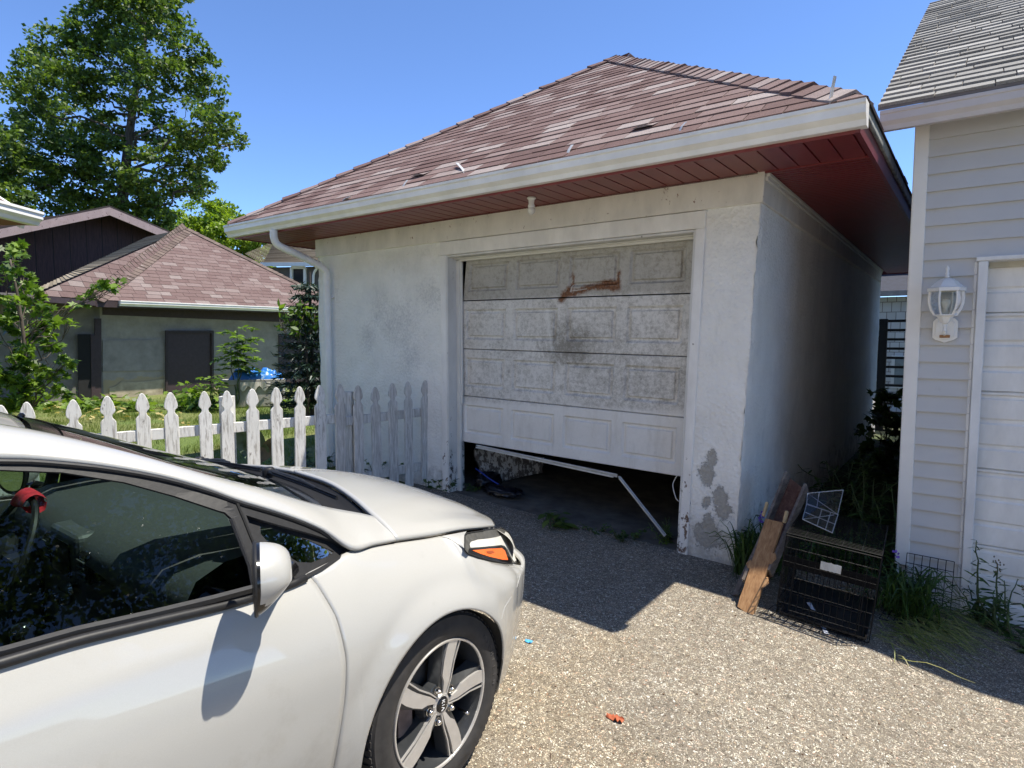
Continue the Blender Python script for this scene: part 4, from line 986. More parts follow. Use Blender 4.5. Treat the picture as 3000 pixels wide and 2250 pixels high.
lamp_part('headlight_bezel', [(440,438),(620,424),(735,412),(772,432),(838,565),(760,570),(650,550),(520,514),(432,482)], .0035, M['blkgloss'])
lamp_part('turn_signal', [(465,452),(620,438),(735,432),(765,460),(792,540),(740,538),(620,510),(540,484)], .0055, M['amber'])
lamp_part('reflector_clip', [(590,460),(648,453),(666,472),(632,485),(600,480)], .0070, simple('amber_dark', (.30,.06,.015), .4))
for mir in (0, 1):
    pts = [CX(x, nlamp(x, z)+.002, z) for x, z in lp+[lp[0]]]; mb = MB(); mb.tube([Vector((p.x, 1.74-p.y, p.z)) if mir else p for p in pts], .0028, 6); mb.build('headlight_seal', M['dark'], car)
lf_ = catmull([(.125,-.131,.790), (.150,-.110,.778), (.165,-.054,.750)], 9); rg_ = catmull([(.262,-.128,.774), (.215,-.098,.773), (.158,-.046,.747)], 9)
both('front_wing', [[CX(*(lerp(lf_[i], rg_[i], j/8)+np.array([0,.004,.001])*math.sin(math.pi*j/8))) for j in range(9)] for i in range(9)], M['paint'], flip=True, mods=None)
both('headlight_lens', hl_patch(25, 39, 0, 1, -.004), M['lampsilver'], flip=True, mods=None)
mb = MB(); rows = [[CX(x-.02, n, z) for z in (.555,.60,.655)] for x, n in ((.70,-.40), (.78,-.55), (.81,-.70), (.82,-.87), (.81,-1.04), (.78,-1.19), (.70,-1.34))]; mb.grid(rows); mb.build('grille', M['blkgloss'], car)
# wheel housings, floor
def housing(k):
    cx, cz, r = ARCH[k]; rows = []
    for a in np.linspace(-.25, math.pi+.25, 40): rows.append([CX(cx+(r-.006)*math.cos(a), n, cz+(r-.006)*math.sin(a)) for n in (-side_pt(cx+r*math.cos(a), max(.17, cz+r*math.sin(a))).y-.003, -.12, -.26)])
    both('wheel_housing', rows, M['dark'], mods=None)
    mb = MB(); mb.prism([(cx+(r)*math.cos(a), cz+(r)*math.sin(a)) for a in np.linspace(-.3, math.pi+.3, 40)], .26, .27, Matrix(((1,0,0,0),(0,0,1,0),(0,1,0,0),(0,0,0,1)))); mb.build('wheel_housing', M['dark'], car)
    mb = MB(); mb.prism([(cx+(r)*math.cos(a), cz+(r)*math.sin(a)) for a in np.linspace(-.3, math.pi+.3, 40)], 1.47, 1.48, Matrix(((1,0,0,0),(0,0,1,0),(0,1,0,0),(0,0,0,1)))); mb.build('wheel_housing', M['dark'], car)
housing(0); housing(1)
mb = MB(); mb.box((-3.5,.15,.17), (.30,1.59,.20)); mb.box((-.42,.30,.2), (-.38,1.45,.80)); mb.build('underbody', M['dark'], car)
# ---- wheel (local: x forward, z up, y inward); outer face at y = 0
def wheel_parts(cx, cz, side=1):
    T0 = Matrix.Translation((cx, 0 if side == 1 else 1.74, cz)) @ (Matrix.Identity(4) if side == 1 else Matrix.Rotation(math.pi, 4, 'Z'))
    A = T0 @ Matrix(((1,0,0,0),(0,0,1,0),(0,1,0,0),(0,0,0,1)))      # lathe axis -> +y inward
    mb = MB(); NT = 74
    prof = [(.214,.016),(.217,.006),(.225,.001),(.245,-.004),(.268,-.003),(.285,.004),(.2915,.0035),(.297,.012),(.303,.018)]
    mb.lathe(prof, 96, A)
    mb.lathe([(.303,.018),(.3045,.03),(.306,.19),(.300,.205),(.25,.208),(.214,.19)], 96, A)
    tyre = mb
    tyre.build('tyre', M['rubber'], wh, smooth=True, sharp=35)
    tr = MB()
    for k in range(NT):                                   # tread blocks: shoulder lugs and two centre rows
        a0 = 2*math.pi*k/NT
        for (y0, y1, da, w, sk) in ((.008,.052,0,.62,.0), (.060,.104,.5,.62,.35), (.112,.150,.2,.62,-.35), (.158,.203,.6,.62,0)):
            vs = []
            for yy, rr in ((y0, 1), (y1, 1)):
                r1 = .3155 if not (yy < .01 or yy > .20) else .303
                for q in (0, w):
                    aa = a0+(q+da+sk*(yy-y0)/(y1-y0))*2*math.pi/NT
                    for r2 in (.300, r1): vs.append(A @ Vector((r2*math.cos(aa), r2*math.sin(aa), yy)))
            if y0 < .01:                                  # rounded shoulder
                pass
            tr.add(vs, [(0,1,3,2), (4,6,7,5), (1,5,7,3), (0,4,5,1), (2,3,7,6)])
    tr.build('tread', M['rubber'], wh)
    # rim
    mb = MB(); mb.lathe([(.2145,.012),(.2165,.004),(.2145,.0),(.2085,.001),(.2065,.008)], 80, A); mb.build('rim_lip', M['machined'], wh, smooth=True, sharp=50)
    mb = MB(); mb.lathe([(.2065,.007),(.200,.030),(.190,.05),(.186,.09),(.19,.17),(.2,.19)], 64, A); mb.build('rim_barrel', M['alloydark'], wh, smooth=True)
    sp = MB(); fc = MB()
    for k in range(5):
        th_ = R(72*k+72-72*0); c_, s_ = math.cos(th_), math.sin(th_)
        def P(r, w, y): return A @ Vector((r*c_-w*s_, r*s_+w*c_, y))
        # body of the spoke (dark), pocketed
        st = [(.035,.028,-.030), (.075,.034,-.020), (.12,.040,-.024), (.165,.046,-.030), (.206,.050,-.034)]
        up = [[P(r, a, .012), P(r, b, .012)] for r, a, b in st]; dnn = [[P(r, a*1.35, .055), P(r, b*1.35, .055)] for r, a, b in st]
        sp.grid(up, flip=True)
        for side_ in (0, 1): sp.grid([[u_[side_], d_[side_]] for u_, d_ in zip(up, dnn)], flip=bool(side_))
        # machined faces: broad blade and thin line
        bl = [(.030,.004,-.006), (.075,.016,-.010), (.095,.030,-.009), (.14,.036,-.008), (.175,.036,-.010), (.2075,.031,-.014)]
        a_ = [[P(r, a, .0035+.004*(r < .06)), P(r, b, .0035+.004*(r < .06))] for r, a, b in bl]; b_ = [[P(r, a, .014), P(r, b, .014)] for r, a, b in bl]
        fc.grid(a_, flip=True); fc.grid([[u_[0], d_[0]] for u_, d_ in zip(a_, b_)]); fc.grid([[u_[1], d_[1]] for u_, d_ in zip(a_, b_)], flip=True)
        tl = [(.030,-.010,-.014), (.08,-.0165,-.021), (.14,-.0165,-.021), (.2075,-.026,-.031)]
        a_ = [[P(r, a, .005), P(r, b, .005)] for r, a, b in tl]; b_ = [[P(r, a, .014), P(r, b, .014)] for r, a, b in tl]
        fc.grid(a_, flip=True); fc.grid([[u_[0], d_[0]] for u_, d_ in zip(a_, b_)]); fc.grid([[u_[1], d_[1]] for u_, d_ in zip(a_, b_)], flip=True)
    sp.lathe([(.0,.012),(.05,.012),(.072,.020),(.078,.055)], 40, A); sp.build('rim_spokes', M['alloydark'], wh)
    fc.lathe([(.026,.006),(.034,.0065),(.037,.012)], 40, A); fc.build('rim_face', M['machined'], wh)
    for k in range(5):
        a = R(72*k+36); B_ = A @ Matrix.Translation((.056*math.cos(a), .056*math.sin(a), 0))
        q = MB(); q.lathe([(.0135,.0115),(.0135,.0105),(.0115,.010)], 18, B_); q.lathe([(.0,-.004),(.006,-.0035),(.0085,.0),(.0095,.004),(.0098,.012)], 12, B_); q.build('lug_nut', M['chrome'], wh, smooth=True, sharp=30)
        q = MB(); q.lathe([(.0145,.0122),(.0,.0119)], 18, B_); q.build('nut_recess', M['dark'], wh)
    q = MB(); q.lathe([(.0,.0008),(.018,.0015),(.0265,.004),(.028,.009)], 36, A); q.build('hub_cap', M['blkgloss'], wh, smooth=True)
    # letters on the cap: K, I and an A without its bar
    lt = MB(); rot = R(-96)
    def stroke(x0, y0, x1, y1, w=.0026):
        c2, s2 = math.cos(rot), math.sin(rot)
        pts = []; dx, dy = x1-x0, y1-y0; L_ = math.hypot(dx, dy); px, py = -dy/L_*w/2, dx/L_*w/2
        for X, Y in ((x0+px, y0+py), (x0-px, y0-py), (x1-px, y1-py), (x1+px, y1+py)): pts.append(A @ Vector((X*c2-Y*s2, X*s2+Y*c2, -.0004)))
        lt.quad(*pts)
        lt.quad(*[p-(A.to_3x3() @ Vector((0,0,1)))*-.0015 for p in pts][::-1])
    stroke(-.0165,-.0065,-.0165,.0065); stroke(-.0155,-.0005,-.0075,.0062); stroke(-.0145,.0008,-.0072,-.0064); stroke(-.0005,-.0065,-.0005,.0065); stroke(.0055,-.0065,.0115,.0064); stroke(.0175,-.0065,.0113,.0064)
    lt.build('cap_lettering', simple('silver_lettering', (.75,.75,.74), .3), wh)
    q = MB(); Vt, Ft = [], []
    for word, am, rr, hgt in (('MICHELIN', 14, .262, .022),):
        for i, ch in enumerate(word):
            v, f = text_mesh(ch, hgt, .0004); a = R(am-(i-3.5)*6.2); T2 = A @ Matrix.Rotation(a, 4, 'Z') @ Matrix.Translation((rr, 0, -.0052)) @ Matrix.Rotation(R(-90), 4, 'Z') @ Matrix.Scale(1, 4, (0,0,1))
            q.add([T2 @ p for p in v], f)
    q.build('sidewall_lettering', simple('worn_rubber', (.075,.07,.066), .8), wh)
    # brake disc, caliper, valve
    q = MB(); q.lathe([(.0,.075),(.128,.075),(.13,.078),(.13,.09)], 48, A); q.build('brake_disc', simple('rusty_steel', (.10,.085,.075), .5, .3, 20, metal=.6), wh, smooth=True, sharp=40)
    q = MB(); q.box((-.155,.05,-.055), (-.095,.12,.055), T0); q.build('brake_caliper', simple('cast_iron', (.16,.11,.09), .7, .3, 30), wh)
    q = MB(); B_ = A @ Matrix.Translation((.142*math.cos(R(-36)), .142*math.sin(R(-36)), .02)); q.lathe([(.0,-.03),(.005,-.03),(.005,-.015),(.0042,.04)], 10, B_); q.build('tyre_valve', M['chrome'], wh, smooth=True)
def make_wheel(cx, cz, side):
    global wh
    wh = thing('wheel', None, None, (cx, 0 if side == 1 else 1.74, cz), 'C'); wh.parent = car; wh.matrix_parent_inverse = Matrix.Identity(4); wh.matrix_basis = Matrix.Translation(ORG[wh]-ORG[car])
    wheel_parts(cx, cz, side)
def sanitize_len(s): return s
make_wheel(-.003, .271, 1); make_wheel(-2.70, .271, 1); make_wheel(-.003, .271, -1); make_wheel(-2.70, .271, -1)
# mirror: housing outline in a tilted plane, rounded forward
def mirror(side):
    def X(x, n, z): p = CX(x, n, z); return p if side else Vector((p.x, 1.74-p.y, p.z))
    rows = []
    out = [(.008,1.002), (.040,1.014), (.078,1.008), (.110,.985), (.126,.950), (.122,.912), (.104,.876), (.078,.855), (.048,.852), (.020,.866), (.004,.915), (.002,.965)]
    oc = catmull(out+[out[0]], 48); cn, czz = .055, .945
    for k in range(15):
        t = k/14; dp = .088*math.sin(t*math.pi/2); s_ = max(.0, math.cos(t*math.pi/2))**.5
        row = []
        for o in oc:
            n = cn+(o[0]-cn)*s_+.0; z = czz+(o[1]-czz)*s_-.010*t; xf = -.722-(n-.12)*.586
            dq = dp*min(1, max(.12, (z-.842)/.085))**.8; row.append(X(xf+dq*.863, n+dq*.30, z))
        rows.append(row)
    return rows, X
for side in (True, False):
    rows, X = mirror(side); a = MB(); b = MB(); n = len(rows[0])
    for i in range(len(rows)-1):
        for j in range(n-1):
            q = [rows[i][j], rows[i][j+1], rows[i+1][j+1], rows[i+1][j]]; zc = sum(p.z for p in q)/4
            (b if zc < .892 or i == 0 else a).quad(*q)
    a.build('mirror_cap', M['paint'], car, smooth=True, weld=True); b.build('mirror_base', M['blkgloss'], car, smooth=True, weld=True)
    m2 = MB(); m2.add([p+Vector((-.004,0,0)) for p in rows[0][:-1]], [tuple(range(n-1))]); m2.tube([p+Vector((-.003,0,0)) for p in rows[0]], .005, 6); m2.build('mirror_rim', M['blk'], car)
    cc = sum((Vector(p) for p in rows[0][:-1]), Vector())/(n-1)
    m3 = MB(); m3.add([cc+(p-cc)*.86+Vector((-.008,.004 if side else -.004,0)) for p in rows[0][:-1]], [tuple(range(n-1))]); m3.build('mirror_glass', M['chrome'], car)
    m4 = MB(); m4.tube([X(-.50,-.09,.868), X(-.57,-.04,.866), X(-.63,.02,.880)], [.022,.018,.022], 10); m4.build('mirror_arm', M['blkgloss'], car, smooth=True)
# cabin
cab = MB()
prof = [(-.20,.90), (-.34,.925), (-.52,.93), (-.66,.925), (-.735,.895), (-.765,.84), (-.75,.78), (-.70,.72), (-.66,.62), (-.66,.40)]
rows = [[CX(x+(.04*math.sin((n+.3)*3) if 2 < i < 6 else 0), n, z-.02*abs(n+.87)) for i, (x, z) in enumerate(prof)] for n in np.linspace(-.17, -1.57, 28)]
cab.grid(rows); cab.build('dashboard', M['dash'], car, smooth=True)
cab = MB(); cab.box((-.80,.74,.5), (-.60,.98,.905)); cab.box((-1.6,.78,.30), (-.70,.96,.56)); o = cab.build('centre_console', M['dash'], car, mods=BEV(.02, 3))
cab = MB(); cab.box((-.807,.785,.77), (-.802,.935,.875)); cab.build('screen', M['blkgloss'], car)
for y0, z0 in ((.70,.815), (1.0,.815)):
    cab = MB(); cab.box((-.80,y0-.035,z0-.045), (-.66,y0+.035,z0+.05)); 
    cab.build('air_vent', M['blkgloss'], car, mods=BEV(.012, 2))
    cab = MB()
    for k in range(4): cab.box((-.806,y0-.028,z0-.03+.018*k), (-.801,y0+.028,z0-.026+.018*k))
    cab.build('vent_slats', M['dash'], car)
cab = MB(); cab.lathe([(.0,.0),(.018,.0),(.022,.006),(.022,.02)], 24, Matrix.Translation((-.805,.76,.745)) @ Matrix.Rotation(R(-90), 4, 'Y') @ Matrix.Translation((0,0,-.01))); cab.build('chrome_knob', M['chrome'], car, smooth=True)
for k in range(3):
    cab = MB(); cab.lathe([(.0,.0),(.014,.0),(.016,.01),(.016,.03)], 20, Matrix.Translation((-.803,.80+.05*k,.70)) @ Matrix.Rotation(R(-90), 4, 'Y')); cab.build('chrome_knob', M['chrome'], car, smooth=True)
cab = MB(); cab.tube([CX(-.96,-.70,.52), CX(-.95,-.70,.66)], .012, 8); cab.lathe([(.0,.05),(.022,.045),(.03,.025),(.028,.0),(.015,-.02)], 20, Matrix.Translation((-.95,.70,.66))); cab.build('gear_knob', M['blkgloss'], car, smooth=True)
SW = Matrix.Translation((-.86,1.22,.775)) @ Matrix.Rotation(R(-65), 4, 'Y')
sw = MB(); sw.tube([SW @ Vector((.185*math.cos(a), .185*math.sin(a), 0)) for a in np.linspace(0, 2*math.pi, 49)], .011, 8, cap=False); sw.lathe([(.0,.02),(.05,.018),(.065,.0),(.05,-.03)], 24, SW)
for a in (0, math.pi, -math.pi/2): sw.bar(SW @ Vector((.05*math.sin(a), .05*math.cos(a), 0)), SW @ Vector((.18*math.sin(a), .18*math.cos(a), 0)), .04, .012)
sw.build('steering_wheel', M['blk'], car, smooth=True, sharp=40)
q = MB(); a0 = -.5
pts = [SW @ Vector((.185*math.cos(a), .185*math.sin(a), 0)) for a in np.linspace(-.35, .35, 10)]
rows = [[p+Vector((.034*math.cos(b)*(1+.3*mn.noise(p*30+Vector((b,0,0)))), .012*math.sin(b*2), .03*math.sin(b)*(1+.3*mn.noise(p*25)))) for b in np.linspace(0, 2*math.pi, 17)] for p in pts]
q.grid(rows); q.build('red_wheel_ribbon', simple('red_cloth', (.65,.03,.05), .7, .3, 40), car, smooth=True)
for y in (.50, 1.24):
    s = MB(); yc = y
    def seat_rows(path, w):
        rr = []
        for (x, z, t) in path: rr.append([(x, yc+math.cos(a)*w*(1 if t else 1), z) for a in (0,)])
    for (x0, x1, z0, z1, w) in ((-1.75,-1.25,.32,.52,.25), (-1.98,-1.80,.48,1.02,.25), (-2.0,-1.90,1.05,1.22,.12)):
        mbx = MB(); sh = Matrix.Identity(4)
        s.box((x0, yc-w, z0), (x1, yc+w, z1))
    s.build('front_seat', M['seat'], car, mods=BEV(.05, 4))
s = MB(); s.box((-2.9,.2,.35), (-2.4,1.54,.55)); s.box((-3.0,.2,.5), (-2.85,1.54,.98)); s.build('rear_seat', M['seat'], car, mods=BEV(.05, 3))
s = MB(); s.box((-.93,.83,1.155), (-.905,1.03,1.215)); s.bar((-.90,.93,1.2), (-.86,.93,1.27), .02, .02); s.build('rearview_mirror', M['blkgloss'], car, mods=BEV(.01, 2))
s = MB(); s.grid([[CX(x, n, z) for n in (-.44,-.87,-1.30)] for x, z in ((-1.05,1.27), (-1.5,1.33), (-2.2,1.34), (-3.0,1.2))]); s.build('headliner', simple('grey_headliner', (.16,.16,.15), .9), car)
for yy in (.10, 1.64):
    s = MB(); s.grid([[Vector((x, yy+(.0 if yy < 1 else 0), z)) for x in (-.66,-1.2,-1.62,-2.6)] for z in (.22,.5,.80,.86)]); s.build('door_card', M['dash'], car)

# ------------------------------------------------------------ picket fence
def wall_line(A, B): A = Vector((A[0], A[1], 0)); B = Vector((B[0], B[1], 0)); d = (B-A).normalized(); return A, d, Vector((-d.y, d.x, 0))
PK_SH = [(0,.006), (.012,.017), (.045,.032), (.075,.040), (.098,.043), (.112,.038), (.122,.027), (.135,.022), (.150,.026), (.163,.038), (.175,.0445)]
def picket_poly(h, w=.0445):
    k = w/.0445; R_ = [(b*k, h-a) for a, b in PK_SH]; return [(-w, 0), (w, 0)]+[(x, z) for x, z in R_[::-1]]+[(-x, z) for x, z in R_]
def picket(parent, P, d, nrm, h, w=.0445, tilt=0, lean_=0, m='picket'):
    Mx = Matrix.Translation(P) @ Matrix((( d.x, 0, nrm.x, 0), (d.y, 0, nrm.y, 0), (0, 1, 0, 0), (0,0,0,1))) @ Matrix.Rotation(tilt, 4, 'Z') @ Matrix.Rotation(lean_, 4, 'X')
    mb = MB(); mb.prism(picket_poly(h, w), -.009, .009, Mx); return mb.build('picket', M[m], parent, mods=BEV(.003, 1))
ZF = 1.10
def fence(px, A, B, label, cat, rails, posts, tops=None, jit=.6, m='picket'):
    A_, d, nr = wall_line(A, B); f = thing('picket_fence', label, cat, (A_.x, A_.y, zw(A_.x, A_.y)), 'W')
    pos = []
    for i, x in enumerate(px):
        P = on_plane(x, 850, A_, nr); P.z = 0; z0 = zw(P.x, P.y)+.03; pos.append((P-A_).dot(d))
        top = ZF+random.uniform(-.012, .012) if tops is None else on_plane(x, tops[i], A_, nr).z
        picket(f, Vector((P.x, P.y, z0)), d, nr, top-z0, .0445+random.uniform(-.002,.002), R(random.uniform(-jit, jit)), R(random.uniform(-1, 1)), m)
    for z, (s0, s1) in rails:
        mb = MB(); a = A_+d*s0+nr*.028; b = A_+d*s1+nr*.028; mb.bar(a+Vector((0,0,z)), b+Vector((0,0,z+.012)), .034, .075); mb.build('rail', M[m], f, mods=BEV(.003, 1))
    for s0, zt in posts:
        mb = MB(); a = A_+d*s0+nr*.09; mb.box((a.x-.043,a.y-.043,zw(a.x,a.y)-.1), (a.x+.043,a.y+.043,zt)); mb.build('fence_post', M[m], f, mods=BEV(.004, 1))
    return f, A_, d, nr, pos
FA, FB = (-2.83, 4.0), (-1.54, 5.0)
f1 = fence([-60, 0, 56, 153, 233, 308, 368, 443, 487, 543, 596, 644, 690], FA, FB, 'sunlit white picket fence between the lawn and the car', 'fence', [(.82, (-.75, 1.76)), (.34, (-.75, 1.76))], [(.95, 1.06), (-.7, 1.06), ], tops=[880, 875, 868, 863, 855, 850, 848, 845, 844, 840, 837, 835, 832])
f2 = fence([733, 773, 812, 849, 882, 916], (-1.42, 5.1), (-.80, 5.7), 'shaded white picket gate section standing against the stucco wall', 'fence', [(.80, (-.02, .90)), (.30, (-.02, .90))], [(.13, 1.04)], tops=[829, 832, 836, 828, 824, 821], m='picket_gate')

# ------------------------------------------------------------ foliage helpers
M['leaf_big'] = mat_leaf('maple_tree_leaves', (.028,.052,.014), (.07,.12,.026), (.15,.22,.05), .4)
M['leaf_bright'] = mat_leaf('bright_tree_leaves', (.10,.16,.015), (.17,.26,.025), (.26,.36,.05), .35)
M['leaf_young'] = mat_leaf('young_maple_leaves', (.035,.07,.012), (.08,.15,.02), (.19,.29,.05), .4)
M['leaf_dark'] = mat_leaf('dark_weed_leaves', (.02,.045,.011), (.045,.095,.024), (.085,.15,.04), .3)
M['leaf_mid'] = mat_leaf('weed_leaves', (.03,.06,.014), (.06,.11,.022), (.12,.18,.04), .3)
M['leaf_spruce'] = mat_leaf('spruce_needles', (.010,.028,.022), (.022,.05,.04), (.06,.10,.085), .1)
M['grass'] = mat_leaf('grass_blades', (.05,.085,.012), (.10,.155,.025), (.24,.28,.08), .35)
M['straw'] = mat_leaf('cut_grass', (.10,.15,.03), (.20,.25,.07), (.42,.40,.18), .3)
M['redgrass'] = mat_leaf('red_grass_blades', (.06,.02,.02), (.10,.05,.035), (.22,.17,.10), .3)
M['purple'] = simple('purple_petals', (.16,.08,.45), .6)
M['stem'] = simple('green_stem', (.06,.09,.03), .7, .2)
def clump_tree(name, label, cat, blobs, Y, dY, leafs, size, mat, trunk, tmpl=QUADLEAF, group=None, sub=12, tr=.3, seed=1, flat=.55, bark='bark', br=True, up=.9, dens=1.0):
    global rng
    rng = np.random.default_rng(seed); random.seed(seed)
    base = at(trunk[0][0], trunk[0][1], Y); base.z = zw(base.x, base.y) if abs(base.x) < 60 else .3
    t = thing(name, label, cat, tuple(base), 'W', group); parts = []; cents = []
    k = D/FPX*Y
    for (x, y, r) in blobs:
        yy = Y+random.uniform(-dY, dY); c = at(x, y, yy); rm = r*k; cents.append((c, rm))
        n = max(12, int(leafs*(rm*rm)*dens)); ns = max(3, sub)
        cc = ball(ns, c, (rm*.95, rm*1.1, rm*.9), .45); per = n//ns
        for q in cc:
            s_ = rm*rng.uniform(.28, .5); p = ball(per, q, (s_, s_, s_*flat), .2); parts.append(inst(tmpl[0], tmpl[1], p, norms(per, up), rng.uniform(.65, 1.25, per)*size))
    V, F = merge(parts); mesh_np('crown', V, F, M[mat], t)
    if br:
        tp = [at(x, y, Y) for x, y in trunk[1:]]; mb = MB(); path = [Vector(base)]+tp; pc = [Vector(p) for p in catmull([tuple(p) for p in path], 24)]
        mb.tube(pc, [tr*(1-.72*i/23) for i in range(24)], 10)
        for c, rm in cents:
            j = min(range(4, 24), key=lambda i: (pc[i]-c).length+max(0, pc[i].z-c.z+.6)*1.2); a = pc[j]
            pth = branch_path(a, c, (c-a).length*.09, 7); r0 = tr*(1-.72*j/23)*.42; mb.tube(pth, [max(.006*Y/10, r0*(1-.85*i/7)) for i in range(8)], 6)
            for _ in range(3):
                e = Vector(ball(1, c, (rm*.8,)*3, .7)[0]); mb.tube(branch_path(pth[5], e, rm*.12, 4), [max(.004*Y/10, r0*.28*(1-.8*i/4)) for i in range(5)], 4)
        mb.build('trunk', M[bark], t, smooth=True)
    return t
BIG = [(300,10,55),(240,35,50),(355,50,50),(190,75,55),(125,100,52),(255,105,60),(325,120,60),(400,100,45),(440,150,38),(75,150,45),(150,165,60),(220,190,55),(305,200,45),(385,185,50),(452,205,35),(40,215,45),(100,245,60),(175,265,60),(250,280,50),(345,275,45),(415,265,50),(465,260,38),(30,290,50),(85,330,55),(150,350,60),(225,345,55),(300,370,48),(375,350,50),(432,335,45),(505,280,15),(522,305,17),(497,315,12),(60,390,50),(120,420,50),(200,415,60),(270,430,55),(340,415,42),(410,395,40),(235,470,50),(160,470,50),(310,470,38),(435,400,25),(345,455,30),(300,-40,60),(370,-20,40),(230,-20,45),(470,350,25)]
clump_tree('maple_tree', 'huge leafy maple with a gappy dark green crown rising over the brown gable', 'tree', BIG, 28, 2.6, 980, .20, 'leaf_big', [(262,700),(262,470),(268,400),(275,330),(285,250),(300,150),(318,60)], sub=22, tr=.30, seed=11)
clump_tree('maple_tree', 'darker tree cut off by the left edge of the photo behind the young maple', 'tree', [(-30,330,60),(5,370,45),(-20,400,60),(20,430,45),(-40,450,60),(40,460,35),(0,300,35)], 24, 1.5, 1100, .19, 'leaf_big', [(-30,700),(-30,450),(-25,380),(-20,320)], sub=14, tr=.35, seed=12)
clump_tree('bright_tree', 'rounded yellow-green tree beyond the pink hip roof', 'tree', [(450,462,42),(405,472,38),(495,478,40),(535,495,34),(430,505,50),(490,520,50),(550,522,36),(380,500,38),(530,545,40),(575,540,32),(600,525,22),(460,560,50),(420,540,50),(560,560,40)], 44, 3, 900, .24, 'leaf_bright', [(470,720),(470,600),(470,520)], sub=14, tr=.4, seed=13)
clump_tree('bush', 'dull green bushy tree in front of the bright tree, right of the brown gable', 'tree', [(345,475,28),(370,495,26),(330,500,25),(300,470,22),(390,520,22)], 36, 1, 800, .22, 'leaf_big', [(345,720),(345,540),(345,500)], sub=10, tr=.2, seed=14)
clump_tree('young_maple', 'young maple with pale lobed leaves at the left end of the fence', 'tree', [(25,545,30),(5,580,40),(45,600,26),(70,640,26),(20,640,36),(95,680,26),(50,700,42),(0,720,50),(115,740,26),(70,760,45),(20,780,50),(125,800,26),(90,830,38),(40,850,40),(145,775,14),(0,860,50),(130,850,20),(185,652,13),(207,632,17),(232,622,17),(256,611,9),(160,660,9),(150,700,12)], 7.6, .45, 2300, .09, 'leaf_young', [(60,950),(60,850),(55,760),(40,650),(22,560)], tmpl=MAPLE, sub=7, tr=.035, seed=15, flat=.5, up=1.1)
clump_tree('bush', 'glossy bright bush growing above the spruce beside the garage corner', 'bush', [(640,690,24),(620,675,18),(660,665,22),(680,680,22),(605,700,14),(670,710,24),(640,715,16)], 9.6, .3, 1100, .13, 'leaf_young', [(665,930),(665,820),(660,720)], tmpl=OVAL, sub=7, tr=.03, seed=16, flat=.5, up=.8)
# spruce
rng = np.random.default_rng(5); random.seed(5)
b = at(676, 870, 9.9); b.z = zw(b.x, b.y); sp = thing('spruce', 'dusky blue-green spruce squeezed between the tub and the white garage corner', 'tree', tuple(b), 'W'); parts = []; tw = MB(); tw.tube([b, b+Vector((0,0,2.3))], [.05,.01], 7)
for k in range(13):
    z = .25+k*.15; L = .60*(1-z/2.5)+.12
    for j in range(11):
        a = j*2*math.pi/11+k*.7+random.uniform(-.15,.15); d = Vector((math.cos(a), math.sin(a), -.12)); s0 = b+Vector((0,0,z)); tw.tube([s0, s0+d*L*.6, s0+d*L+Vector((0,0,.05))], [.012,.008,.004], 4)
        n = int(70*L/.5); tt = rng.uniform(.15, 1, n); pos = np.array(s0)+np.outer(tt*L, np.array(d))+rng.normal(size=(n,3))*np.array([.035,.035,.02]); pos[:,2] += .05*tt**2
        side = rng.normal(size=(n,3)); side[:,2] *= .4; dv = np.array(d)+side*.7; parts.append(inst(LANCE[0], LANCE[1], pos, norms(n, 1.2), rng.uniform(.06,.13,n), dirv=dv))
V, F = merge(parts); mesh_np('needles', V, F, M['leaf_spruce'], sp); tw.build('trunk', M['bark'], sp)
# compound-leaved sapling in front of the outbuilding
def pinnate(base_px, Y, tops, label, L=.42, nl=9, ls=.13, seed=3, mat='leaf_young', name='sapling'):
    global rng; rng = np.random.default_rng(seed); random.seed(seed)
    b = at(*base_px, Y); b.z = zw(b.x, b.y); t = thing(name, label, 'plant', tuple(b), 'W'); mb = MB(); parts = []
    for (x, y) in tops:
        tip = at(x, y, Y+random.uniform(-.1,.1)); st = branch_path(b, tip, .04, 6); mb.tube(st, [.014*(1-.6*i/6) for i in range(7)], 6)
        for k in range(9):
            s0 = st[6].lerp(st[3], k/9*1.0) if k < 9 else st[5]; a = k*2.4+random.random(); d = Vector((math.cos(a), math.sin(a), .55)); pts = [s0+d*L*q+Vector((0,0,-.55*L*q*q)) for q in np.linspace(0,1,nl)]
            mb.tube(pts, .004, 4)
            pos, dv = [], []
            for i, p in enumerate(pts[1:]):
                tg = (pts[i+1]-pts[i]).normalized(); sd = tg.cross(Vector((0,0,1))).normalized()
                for s_ in (-1,1): pos.append(tuple(p)); dv.append(tuple(sd*s_+tg*.35+Vector((0,0,-.3))))
            n = len(pos); parts.append(inst(OVAL[0], OVAL[1], pos, norms(n, 2.2), rng.uniform(.8,1.2,n)*ls, dirv=dv))
    V, F = merge(parts); mesh_np('foliage', V, F, M[mat], t); mb.build('stem', M['stem'], t); return t
pinnate((510,850), 11.0, [(512,712),(530,735),(498,752)], 'drooping compound-leaved sapling in front of the grey outbuilding wall', L=.30)
pinnate((455,860), 10.6, [(457,815)], 'small leafy sapling left of the blue tarp', L=.22, nl=6, ls=.11, seed=4)
